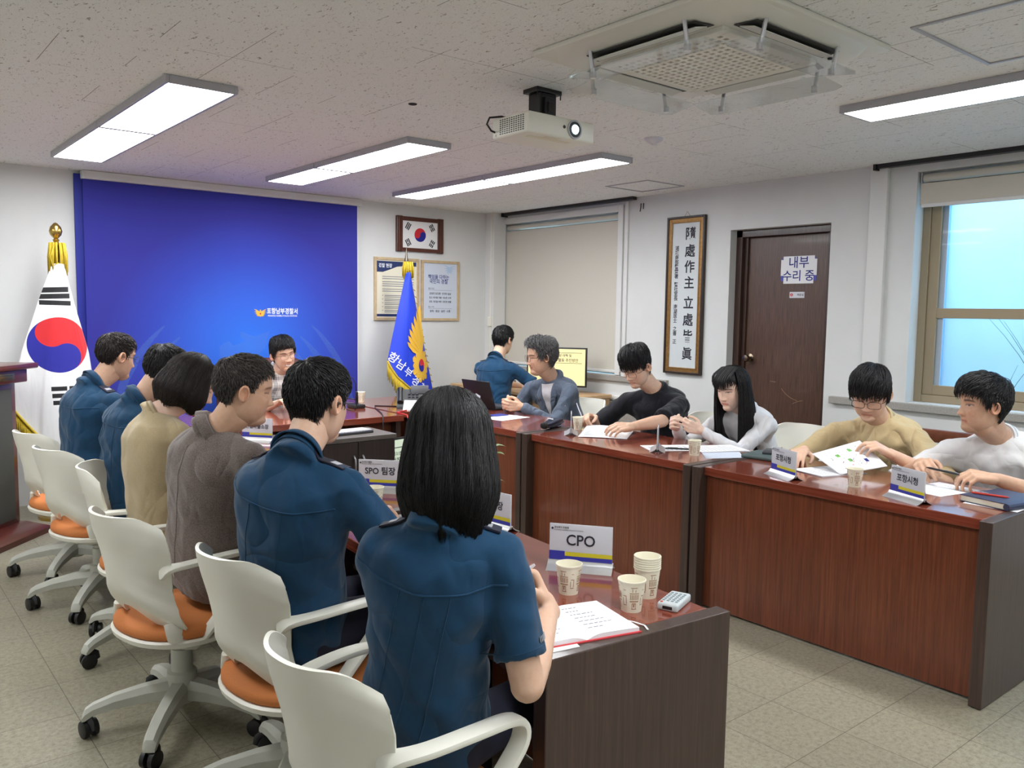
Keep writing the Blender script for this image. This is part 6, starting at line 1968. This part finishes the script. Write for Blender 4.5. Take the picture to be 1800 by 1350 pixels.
    gname = {'police_blue': 'shirt', 'tweed': 'jacket', 'slate_jacket': 'jacket', 'sand_knit': 'knit_top', 'black_cloth': 'tee_shirt', 'white_tee': 'tee_shirt'}.get(shirt, 'shirt')
    gar = mesh_obj(gname, me, r, shirt)
    bvh = BVHTree.FromPolygons([Vector(c) for c in co], [tuple(p.vertices) for p in me.polygons])
    def TP(u, t, side):
        """point on the garment: u across (-1..1 of shoulder width), t along the spine, side -1 back / +1 front"""
        d, f, rt = fr(max(0, min(1, t))); c = SP(max(0, min(1, t)))+(d*t*.5 if t < 0 else Vector((0, 0, 0)))+rt*u*.17*S
        h = bvh.ray_cast(c, f*side)
        return (h[0], h[1]) if h[0] is not None else (c, f*side)
    def seam(pts, side, rad=.0022, mat=None, name='seam', n=14, parent=gar):
        P = []
        for (u0, t0), (u1, t1) in zip(pts[:-1], pts[1:]):
            for k in range(n):
                q = k/n; p, nrm = TP(u0+(u1-u0)*q, t0+(t1-t0)*q, side); P.append(p+nrm*rad*.15)
        p, nrm = TP(*pts[-1], side); P.append(p+nrm*rad*.2)
        b = B(); b.tube(P, rad, 6); return b.obj(name, mat or shirt, parent, smooth=True)
    def patch(us, ts, side, mat, name, lift=.003, nu=10, nt=12, parent=gar, shape=None):
        b = B(); Gd = []
        for j in range(nt+1):
            row = []
            t = ts[0]+(ts[1]-ts[0])*j/nt
            for i in range(nu+1):
                lo, hi = (shape(j/nt) if shape else us); p, nrm = TP(lo+(hi-lo)*i/nu, t, side); row.append(b.bm.verts.new(p+nrm*lift))
            Gd.append(row)
        for j in range(nt):
            for i in range(nu): b.bm.faces.new((Gd[j][i], Gd[j][i+1], Gd[j+1][i+1], Gd[j+1][i]))
        o = b.obj(name, mat, parent, smooth=True); m = o.modifiers.new('s', 'SOLIDIFY'); m.thickness = .003; return o
    # collar
    nd = ((nm-N)).normalized()
    fN = (tf-nd*tf.dot(nd)).normalized(); rN = fN.cross(nd)
    def band(h0, h1, r0_, r1_, mat, name, gap=0, tilt=.012, th=.004):
        b = B(); n = 40; rg = []
        for (h, rad) in ((h0, r0_), (h1, r1_), (h1+.002, r1_+th), (h0-.004, r0_+th+.004)):
            row = []
            for q in range(n+1):
                a = PI/2+gap+(2*PI-2*gap)*q/n
                row.append(N+nd*(h-.012+tilt*.7*-math.sin(a))*S+(rN*math.cos(a)*rad*.96+fN*math.sin(a)*rad)*S)
            rg.append(row)
        R = [b.ring(x) for x in rg]
        for a_, c_ in ((0, 1), (1, 2), (2, 3), (3, 0)):
            for q in range(n): b.bm.faces.new((R[a_][q], R[a_][q+1], R[c_][q+1], R[c_][q]))
        for q in (0, n): b.bm.faces.new([R[k][q] for k in range(4)])
        return b.obj(name, mat, gar, smooth=True)
    if collar == 'shirt':
        band(-.005, .034, .064, .058, shirt, 'collar', .25); band(.034, .002, .061, .078, shirt, 'collar_fold', .32, tilt=.014)
    elif collar == 'jacket':
        band(-.014, .018, .068, .061, shirt, 'collar', .5, tilt=.004); band(.018, -.016, .064, .082, shirt, 'collar_fold', .55, tilt=.006)
    elif collar == 'band': band(-.004, .026, .066, .062, shirt, 'collar', .2)
    elif collar == 'round': band(-.008, .003, .0635, .060, shirt, 'neckband', 0, th=.003, tilt=.0)
    if shirt == 'police_blue':
        seam([(-.98, .80), (-.5, .765), (0, .755), (.5, .765), (.98, .80)], -1, .0024, name='yoke_seam')
        for s in (-1, 1):
            seam([(s*.32, .75), (s*.34, .4), (s*.38, .02)], -1, .0014, name='back_seam')
            # epaulette along the shoulder top
            sv = shR if s > 0 else shL; p0 = N.lerp(sv, .42)+up*.06; p1 = N.lerp(sv, .98)+up*.045
            b = B(); dd = (p1-p0).normalized(); ww = tf
            pts = []
            for q in range(9):
                c = p0.lerp(p1, q/8); row = []
                for e in (-1, 1):
                    o = c+ww*e*.021+up*.15; h = bvh.ray_cast(o, -up); row.append((h[0] if h[0] is not None else c)+up*.004)
                pts.append(row)
            b.loft([[p[0], p[1], p[1]+up*.004, p[0]+up*.004] for p in pts]); ep = b.obj('epaulette', 'epaulette', gar)
            b = B(); b.loft([[p[0]+up*.0045+(p[1]-p[0])*.2, p[1]+up*.0045-(p[1]-p[0])*.2, p[1]+up*.0055-(p[1]-p[0])*.2, p[0]+up*.0055+(p[1]-p[0])*.2] for p in pts[4:7]]); b.obj('rank_mark', 'silver_thread', ep)
    if sleeve == 'short':
        for s_, e_ in ((shL, eL), (shR, eR)):
            c = s_.lerp(e_, sl_len-.07); d = (e_-s_).normalized(); rf = Vector((0, 0, 1)) if abs(d.z) < .9 else tf; u = (rf-d*rf.dot(d)).normalized(); w_ = d.cross(u); P = []
            for q in range(25):
                a = 2*PI*q/24; dr = u*math.cos(a)+w_*math.sin(a); h = bvh.ray_cast(c+dr*.2, -dr); 
                if h[0] is not None and (h[0]-c).length < .1: P.append(h[0]-dr*.0006)
            if len(P) > 12: b = B(); b.tube(P, .0016, 5, cap=True); b.obj('sleeve_seam', shirt, gar, smooth=True)
    # ---- trousers and shoes
    b = B(); kn = knees or [None, None]; ank = []
    rp = pf.cross(up)
    for s, k_ in ((-1, kn[0]), (1, kn[1])):
        hip = P0+rp*s*.085*S-up*.02; kne = Vector(k_) if k_ else Vector((P0.x, P0.y, .53))+pf*.40*S+rp*s*.12
        ft = (feet or {}).get(s); an = Vector(ft) if ft else Vector((kne.x, kne.y, .1))+pf*.03; ank.append((an, s))
        b.capsule(hip, .088*S*fat, kne, .060*S, 16); b.capsule(kne, .058*S, an, .046*S, 14)
    b.capsule(P0+rp*.07*S, .105*S*fat, P0-rp*.07*S, .105*S*fat, 16); torso(b, .004, -.2, .12)
    me = remesh(b, .013, 4); mesh_obj('trousers', me, r, trousers)
    for an, s in ank:
        b = B(); z = an.z-.1
        b.capsule(Vector((an.x, an.y, z+.045)), .036, Vector((an.x, an.y, z+.032))+pf*.14, .030, 12); b.capsule(Vector((an.x, an.y, z+.07)), .04, Vector((an.x, an.y, z+.03))-pf*.03, .030, 12)
        me = remesh(b, .008, 3); co = get_co(me); co[:, 2] = np.maximum(co[:, 2], z+.002); set_co(me, co); mesh_obj('shoe', me, r, 'shoe_black')
    # ---- hair
    if hairfn:
        cap = make_hair(H_(top=.010, side=.003, front=.066, locks=400, len=.05, messy=.3, lift=.002), hair, hm, r, rr)
        me2 = join_into([(cap.data, Matrix.Identity(4), 0), (hairfn(hm, rr), Matrix.Identity(4), 0)]); me2.shade_smooth(); bpy.data.objects.remove(cap)
        mesh_obj('hair', me2, r, hair)
    else: make_hair(hp, hair, hm, r, rr)
    if glass: glasses(hm, r, glass[0], glass[1], glass[2] if len(glass) > 2 else 0)
    info = dict(r=r, gar=gar, TP=TP, seam=seam, patch=patch, band=band, N=N, shL=shL, shR=shR, eL=eL, eR=eR, wl=wl, wr=wr, tf=tf, rs=rs, hm=hm, S=S, up=up, bvh=bvh)
    if extras: extras(info)
    return info

SHORT = dict(front=.062, temple=.018, sideburn=-.006, nape=-.062, top=.020, side=.007, locks=800, len=.04, messy=.6)
def H_(**k): d = dict(SHORT); d.update(k); return d
def A_(v): return math.radians(v)

# --- left row, from the camera outwards
def bobpath(az, s, off, L=-.165, w=1.0, inward=.35, bulge=.13):
    """azimuth measured from the face (0) round the back (pi)"""
    a = az if az <= PI else az-2*PI
    sa, ca = math.sin(a), math.cos(a)
    if s < .42:
        q = s/.42; e = PI/2*(1-q)
        rx, ry, rz = .092*w, .108*w, .098
        c = (0, -.012, .035)
        x, y, z = c[0]+rx*math.cos(e)*sa, c[1]+ry*math.cos(e)*ca, c[2]+rz*math.sin(e)
    else:
        q = (s-.42)/.58; fl = 1+bulge*math.sin(min(1, q*1.25)*PI*.62)-inward*max(0, q-.60)**1.2*1.5
        x, y, z = .092*w*sa*fl, -.012+.108*w*ca*fl, .035+(L-.035)*q
        z += .012*math.sin(a*5)*q*q*.6
    n = Vector((x, y+.012, (z-.035) if s < .42 else 0)); n = n.normalized() if n.length > 1e-6 else Vector((0, 0, 1))
    wob = .0025*math.sin(a*13+s*3)+.0018*math.sin(a*29+s*7)
    return Vector((x, y, z))+n*(off+wob*(min(1, s*2)))
def bob_D(Mh, rr):
    return long_hair({}, None, Mh, None, rr, lambda a, s, o: bobpath(a, s, o, -.180, .97, .62, .20), A_(48), n_str=3800, fine=.36)
def ex_D(I):
    # white stitched words at the right sleeve hem and the left one
    e = I['shR'].lerp(I['eR'], .66); d = (I['eR']-I['shR']).normalized()
    dr = (-I['tf']*.1+I['rs']*1.0-I['up']*.1); dr = (dr-d*dr.dot(d)).normalized(); side = d.cross(dr)
    b = B()
    for k in range(7):
        o = e+side*(-.02+k*.0062); h = I['bvh'].ray_cast(o+dr*.2, -dr)
        if h[0] is not None:
            p = h[0]+dr*.0012; b.box((-.0016, -.0004, -.006), (.0016, .0004, .006), rot=None)
    b.bm.clear()
    for k in range(7):
        o = e+side*(-.02+k*.0062); h = I['bvh'].ray_cast(o+dr*.2, -dr)
        if h[0] is not None:
            p = h[0]+dr*.0015; q = [p-side*.0018-d*.006, p+side*.0018-d*.006, p+side*.0018+d*.006, p-side*.0018+d*.006]; b.poly(q, off=dr*.001)
    b.obj('sleeve_lettering', 'silver_thread', I['gar'])
    I['seam']([(0, .75), (0.02, .4), (0, -.05)], -1, .0012, name='back_seam')
D = person('woman with a black chin-length bob in a blue short-sleeved police shirt, back to the camera', (1.0, 1.52, .565), A_(20), (.95, 1.39, 1.075), A_(46), (1.005, 1.437, 1.205), A_(54), A_(12), 0, S=.95, HS=.98,
           wristL=(1.22, 1.80, .80), wristR=(1.25, 1.385, .812), handR=dict(f=(-.15, .45, .7), n=(-.75, .5, .0), c=(.75, .8, .85, .9), t=(.8, .7)), hintR=(-.1, -.35, -1), hintL=(0, .1, -1),
           skin='skin_warm', face=dict(scalp=.9), hair='hair_black', hairfn=bob_D, sh=.150, fat=.90, extras=ex_D, seed=3, loose=1.15, sl_len=.78)
C_ = person('man with short black hair and glasses in a blue police shirt before the SPO card', (1.02, 2.27, .57), A_(12), (.99, 2.15, 1.09), A_(28), (1.085, 2.215, 1.225), A_(18), A_(6), 0, S=1.02, HS=1.03,
            wristL=(1.45, 2.52, .79), wristR=(1.42, 2.18, .79), skin='skin_warm', face=dict(scalp=.6), hair='hair_black', hairP=H_(top=.018, side=.008, locks=1300, messy=.7, backvol=.004, nape=-.068), fat=1.04, sh=.172,
            glass=('eyeglass_dark', 'rect'), seed=5, sl_len=.98)
def ex_gray(I):
    I['seam']([(0, .9), (0, .5), (0, .0)], -1, .0016, name='back_seam')
gray = person('man with cropped greying hair in a grey-brown jacket, face in profile', (1.04, 2.98, .56), A_(8), (1.02, 2.88, 1.075), A_(14), (1.105, 2.83, 1.205), A_(-17), A_(6), 0, S=1.02, HS=1.04,
              wristL=(1.42, 3.08, .79), wristR=(1.43, 2.80, .79), skin='skin_tan', shirt='tweed', sleeve='long', collar='jacket', trousers='black_trouser',
              face=dict(scalp=.55, eyes=.3, brow=.6, smile=.15, beard=.3, jaw=1.05), hair='hair_salt', hairP=H_(top=.016, side=.0035, front=.060, sideburn=.004, nape=-.045, earback=.015, locks=1500, len=.03, messy=.8, lift=.008, comb=(0, 1, .2)), extras=ex_gray, seed=7, fat=1.10, sh=.195)
def bob_b(Mh, rr):
    return long_hair({}, None, Mh, None, rr, lambda a, s, o: bobpath(a, s, o, -.105, 1.03, .6, .16), A_(55), n_str=2000, fine=.45)
bw = person('woman with a dark brown bob in a sand knit top, head bowed', (1.05, 3.54, .55), A_(8), (1.03, 3.55, 1.06), A_(10), (1.155, 3.52, 1.17), A_(-14), A_(26), 0, S=.97, HS=1.0,
            wristL=(1.42, 3.72, .79), wristR=(1.42, 3.48, .79), skin='skin_pale', shirt='sand_knit', sleeve='short', sl_len=.8, collar='round', trousers='black_trouser', face=dict(scalp=.9, eyes=.3, lip=.8), hair='hair_darkbrown', hairfn=bob_b, seed=9, sh=.17, hunch=.03, loose=1.3)
B_ = person('officer with short black hair, head bowed behind the woman in the sand top', (1.06, 4.06, .56), A_(5), (1.07, 4.0, 1.07), A_(10), (1.18, 3.98, 1.195), A_(0), A_(24), 0, S=1.03, HS=1.02,
            wristL=(1.42, 4.2, .79), wristR=(1.42, 3.92, .79), skin='skin_warm', face=dict(scalp=.6, eyes=.3), hair='hair_black', hairP=H_(side=.005, top=.018), seed=11, sleeve='long', hunch=.02)
A1 = person('officer with glasses at the far end of the left row, before the white flag', (1.05, 4.76, .56), A_(5), (1.045, 4.72, 1.085), A_(12), (1.16, 4.74, 1.225), A_(12), A_(10), 0, S=1.06, HS=1.04,
            wristL=(1.42, 4.9, .79), wristR=(1.42, 4.62, .79), skin='skin_tan', face=dict(scalp=.6, smile=.4), hair='hair_darkbrown', hairP=H_(side=.005, top=.016, nape=-.05, sideburn=.0), glass=('eyeglass_dark', 'rect'), seed=13, sleeve='long', hunch=.03, fat=1.05)
# --- head table and desk
def ex_pres(I):
    I['seam']([(0, .93), (0, .6), (0, .2)], 1, .0018, name='placket')
pres = person('laughing man with glasses in a grey and white plaid shirt behind the head table', (2.72, 6.42, .57), A_(262), (2.71, 6.20, 1.01), A_(262), (2.69, 6.09, 1.135), A_(270), A_(4), A_(-10), S=1.06, HS=1.10,
              wristL=(2.92, 5.80, .79), wristR=(2.5, 5.80, .79), skin='skin_warm', shirt='plaid', collar='shirt', face=dict(scalp=.8, eyes=.3, smile=1, mouth=1, browup=.4, cheek=1.04), hair='hair_black',
              hairP=H_(top=.030, side=.010, front=.050, locks=1000, messy=.9, lift=.01, comb=(.6, 1, 0), fringe=.008), glass=('eyeglass_metal', 'rect'), extras=ex_pres, seed=17, fat=1.08, sh=.19)
pc = person('officer in a blue short-sleeved shirt working at the computer desk by the window', (4.46, 5.70, .56), A_(20), (4.50, 5.73, 1.075), A_(22), (4.60, 5.76, 1.235), A_(12), A_(5), 0, S=1.02, HS=1.03,
            wristL=(4.95, 5.95, .80), wristR=(4.93, 5.62, .80), skin='skin_warm', face=dict(scalp=.8), hair='hair_black', hairP=H_(top=.022, side=.014, nape=-.06, locks=900), seed=19, hintR=(.3, -1, -.6))
# --- right row
def ex_laugh(I):
    sh_ = lambda q: (-.34*(q)**.8-.02, .34*(q)**.8+.02)
    p = I['patch'](None, (.32, .97), 1, 'grey_inner', 'inner_shirt', .002, 10, 14, shape=lambda q: (-.02-.30*q, .02+.30*q))
    for s in (-1, 1):
        I['patch'](None, (.30, .98), 1, 'slate_jacket', 'lapel', .006, 5, 14, shape=lambda q, s=s: tuple(sorted((s*(.02+.28*q), s*(.05+.62*q*(1 if q < .72 else max(.4, 1-(q-.72)*2.2))))))) 
    w = I['wl']; d = (I['eL']-w).normalized()
    b = B(); b.tube([w+d*.02, w+d*.021, w+d*.045, w+d*.046], [.028, .0305, .0305, .028], 20); b.obj('watch', 'watch_blue', I['r'], auto=50)
    I['seam']([(.35, .45), (.8, .47)], 1, .0025, name='pocket_edge')
laugh = person('smiling man with wavy grey hair and glasses in a slate jacket, hands clasped', (4.44, 4.76, .56), A_(188), (4.29, 4.76, .985), A_(192), (4.18, 4.765, 1.145), A_(157), A_(4), 0, S=1.08, HS=1.17,
               wristL=(3.96, 4.71, .785), wristR=(3.98, 4.90, .785), handL=dict(f=(-.8, .55, .05), n=(-.3, .9, .1), c=(.62, .62, .62, .62), t=(.5, .5)), handR=dict(f=(-.85, -.4, .08), n=(-.2, -.9, .1), c=(.7, .7, .7, .7), t=(.5, .4)),
               hintL=(.5, -1.0, -1), hintR=(.5, 1, -1), skin='skin_tan', shirt='slate_jacket', sleeve='long', collar='jacket', trousers='black_trouser', face=dict(scalp=.7, eyes=.45, smile=.9, cheek=1.02, brow=.8), hair='hair_grey',
               hairP=H_(top=.034, side=.012, front=.066, temple=.028, nape=-.06, locks=1500, len=.055, messy=1.1, lift=.016, comb=(-.6, -.5, .3), combk=1.0, fringe=.010), glass=('eyeglass_metal', 'round'), extras=ex_laugh, seed=23, sh=.188)
def ex_black(I):
    p, n = I['TP'](-.42, .56, 1); u = Vector((0, 0, 1)); u = (u-n*u.dot(n)).normalized(); r_ = u.cross(n)
    b = B()
    for q in (((-.006, .004), (.007, .006), (.006, .012), (-.007, .010)), ((-.008, -.012), (-.001, -.014), (.0, .0), (-.006, .002)), ((-.012, -.020), (.012, -.018), (.012, -.016), (-.012, -.018)), ((.002, -.012), (.008, -.012), (.007, 0), (.002, 0))):
        b.poly([p+r_*x+u*y+n*.003 for x, y in q])
    b.obj('chest_logo', 'white_print', I['gar'])
black = person('man with black parted hair and glasses in a black tee, writing and looking down', (4.46, 3.72, .56), A_(190), (4.30, 3.73, .985), A_(200), (4.15, 3.765, 1.135), A_(186), A_(24), A_(0), S=1.10, HS=1.15,
               wristL=(3.79, 3.45, .80), wristR=(3.92, 3.93, .79), handL=dict(f=(-.8, .35, -.05), n=(.1, .5, -.85), c=(.4, .45, .5, .55), t=(.6, .5)), handR=dict(f=(-.75, -.15, .1), n=(-.2, -.5, -.8), c=(.7, .8, .85, .9), t=(.8, .7)),
               hintL=(.3, -.9, -.8), hintR=(.3, 1, -.8), skin='skin_warm', shirt='black_cloth', collar='round', trousers='black_trouser', face=dict(scalp=.85, eyes=.3, brow=.8), hair='hair_black',
               hairP=H_(top=.034, side=.008, front=.030, temple=.03, sideburn=.008, nape=-.045, earback=.012, locks=1300, len=.06, messy=.7, fringe=.012, comb=(-.6, .8, -.2), part=.03, combk=.8), glass=('eyeglass_metal', 'rect', -.004), extras=ex_black, seed=29, sl_len=.95, loose=1.35, sh=.19, fat=1.02)
pen((3.80, 3.885, .755), (3.82, 3.99, .89), 'card_white', 'white pen held upright by the man in the black tee', .004)
def girl_path(az, s, off):
    a = az if az <= PI else az-2*PI
    sa, ca = math.sin(a), math.cos(a)
    if s < .3:
        q = s/.3; e = PI/2*(1-q); x, y, z = .088*math.cos(e)*sa, -.010+.104*math.cos(e)*ca, .035+.094*math.sin(e)
    else:
        q = (s-.3)/.7; back = max(0, -ca)
        L = -.36 if abs(a) < A_(100) else -.42
        fl = 1+.10*math.sin(min(1, q*2)*PI/2)+.18*q*back
        x, y, z = .088*sa*fl*(1-.12*q*(1-back)), -.010+.104*ca*fl-.03*q*back, .035+(L-.035)*q
        y += .05*q*(1-back)
    n = Vector((x, y+.01, (z-.035) if s < .3 else 0)); n = n.normalized() if n.length > 1e-6 else Vector((0, 0, 1))
    return Vector((x, y, z))+n*(off+.002*math.sin(a*17+s*4)+.0015*math.sin(a*37+s*6))
def girl_hair(Mh, rr):
    """long straight hair with see-through bangs"""
    me = long_hair({}, None, Mh, None, rr, girl_path, A_(62), n_str=2000, fine=.45)
    V, F = [], []
    for k in range(150):
        x0 = rr.uniform(-.055, .055); base = len(V); w = rr.uniform(.0012, .0024); drop = rr.uniform(.012, .03)+.035*abs(x0/.055)**3
        for q in range(7):
            t = q/6; z = .130-t*(.130-drop)-.1*x0*x0*20*(1-t); y = .0+.104*math.sin(min(1, t*1.5)*PI/2)+.0015*math.sin(k)-.6*x0*x0*6*t
            y = min(y, .106-x0*x0*9+.002*math.sin(k*3)); c = Vector((x0*(1+.25*t), y, z)); ww = w*(1 if q < 5 else (.6 if q == 5 else .1))
            V += [tuple(c+Vector((-ww, -.001, 0))), tuple(c+Vector((0, ww*.5, 0))), tuple(c+Vector((ww, -.001, 0)))]
        for q in range(6):
            for i in range(3):
                j = (i+1) % 3; F.append((base+q*3+i, base+q*3+j, base+q*3+3+j, base+q*3+3+i))
    m2 = bpy.data.meshes.new('bangs'); m2.from_pydata(V, [], F); m2.transform(Mh)
    r = join_into([(me, Matrix.Identity(4), 0), (m2, Matrix.Identity(4), 0)]); r.shade_smooth(); return r
def ex_girl(I):
    I['seam']([(0, .93), (0, .6), (0, .25)], 1, .0022, name='placket')
girl = person('young woman with long straight black hair and bangs in a white shirt', (4.48, 3.02, .54), A_(185), (4.32, 3.02, .915), A_(196), (4.19, 3.03, 1.045), A_(180), A_(12), 0, S=.98, HS=1.09,
              wristL=(3.98, 3.07, .80), wristR=(3.96, 3.25, .80), handL=dict(f=(-.75, .45, .3), n=(.2, .8, .2), c=(.75, .8, .8, .8), t=(.6, .5)), handR=dict(f=(-.7, -.2, .35), n=(.2, -.9, .1), c=(.75, .8, .8, .8), t=(.6, .6)),
              hintL=(.4, -.8, -1), hintR=(.4, .8, -1), skin='skin_pale', shirt='white_shirt', sleeve='long', collar='band', trousers='black_trouser', face=dict(scalp=.9, eyes=.4, lip=.9, jaw=.88, cheek=.96), hair='hair_black', hairfn=girl_hair, extras=ex_girl, seed=31, sh=.165, fat=.92)
def ex_tan(I):
    I['seam']([(0, .93), (0, .75), (0, .55)], 1, .0035, name='placket')
    b = B()
    for t in (.82, .72, .62):
        p, n = I['TP'](0, t, 1); b.blob(p+n*.005, (.005, .005, .005))
    b.obj('buttons', 'light_wood', I['gar'], smooth=True)
tan = person('man with black hair and dark glasses in a tan shirt, reading a map sheet', (4.50, 2.20, .56), A_(186), (4.34, 2.19, .95), A_(192), (4.19, 2.165, 1.09), A_(198), A_(22), A_(2), S=1.12, HS=1.18,
             wristL=(4.03, 1.94, .81), wristR=(3.90, 2.36, .79), handL=dict(f=(-.5, .5, .35), n=(-.2, .5, -.6), c=(.5, .5, .55, .6), t=(.6, .4)), handR=dict(f=(-.8, -.25, -.02), n=(0, 0, -1), c=(.35, .4, .45, .5), t=(.4, .4)),
             hintL=(.3, -1, -.8), hintR=(.3, 1, -.8), skin='skin_warm', shirt='tan_shirt', collar='band', trousers='black_trouser', face=dict(scalp=.9, eyes=.3, cheek=1.06, brow=.7), hair='hair_black',
             hairP=H_(top=.030, side=.014, front=.034, temple=.02, sideburn=-.006, locks=1400, len=.06, messy=.7, fringe=.010, comb=(.3, 1, -.3), combk=.8), glass=('eyeglass_dark', 'rect', -.006), extras=ex_tan, seed=37, fat=1.1, sh=.195, sl_len=.98)
white = person('man in a white tee holding a pen in both hands, looking towards the head table', (4.52, 1.60, .56), A_(188), (4.36, 1.60, .925), A_(198), (4.22, 1.625, 1.08), A_(140), A_(-2), 0, S=1.14, HS=1.16,
               wristL=(3.93, 1.43, .79), wristR=(3.98, 1.79, .80), handL=dict(f=(-.65, .65, .1), n=(.1, .3, -.9), c=(.55, .6, .65, .7), t=(.6, .5)), handR=dict(f=(-.85, -.45, .1), n=(.1, -.5, -.85), c=(.5, .55, .6, .6), t=(.6, .5)),
               hintL=(.35, -1, -.7), hintR=(.35, 1, -.8), skin='skin_tan', shirt='white_tee', collar='round', trousers='black_trouser', face=dict(scalp=.9, eyes=.7, brow=.9, jaw=1.02), hair='hair_black',
               hairP=H_(top=.030, side=.013, front=.046, temple=.022, sideburn=.0, locks=1500, len=.05, messy=.9, fringe=.012, comb=(.2, 1, -.2), combk=.7), seed=41, sl_len=.92, loose=1.3, sh=.195, fat=1.03)
pen((3.83, 1.70, .815), (3.85, 1.56, .80), 'black_plastic', 'black and clear pen held in both hands by the man in the white tee', .005)
pen((1.20, 1.47, .86), (1.245, 1.43, .91), 'card_white', 'white pen in the hand of the woman nearest the camera', .0045)
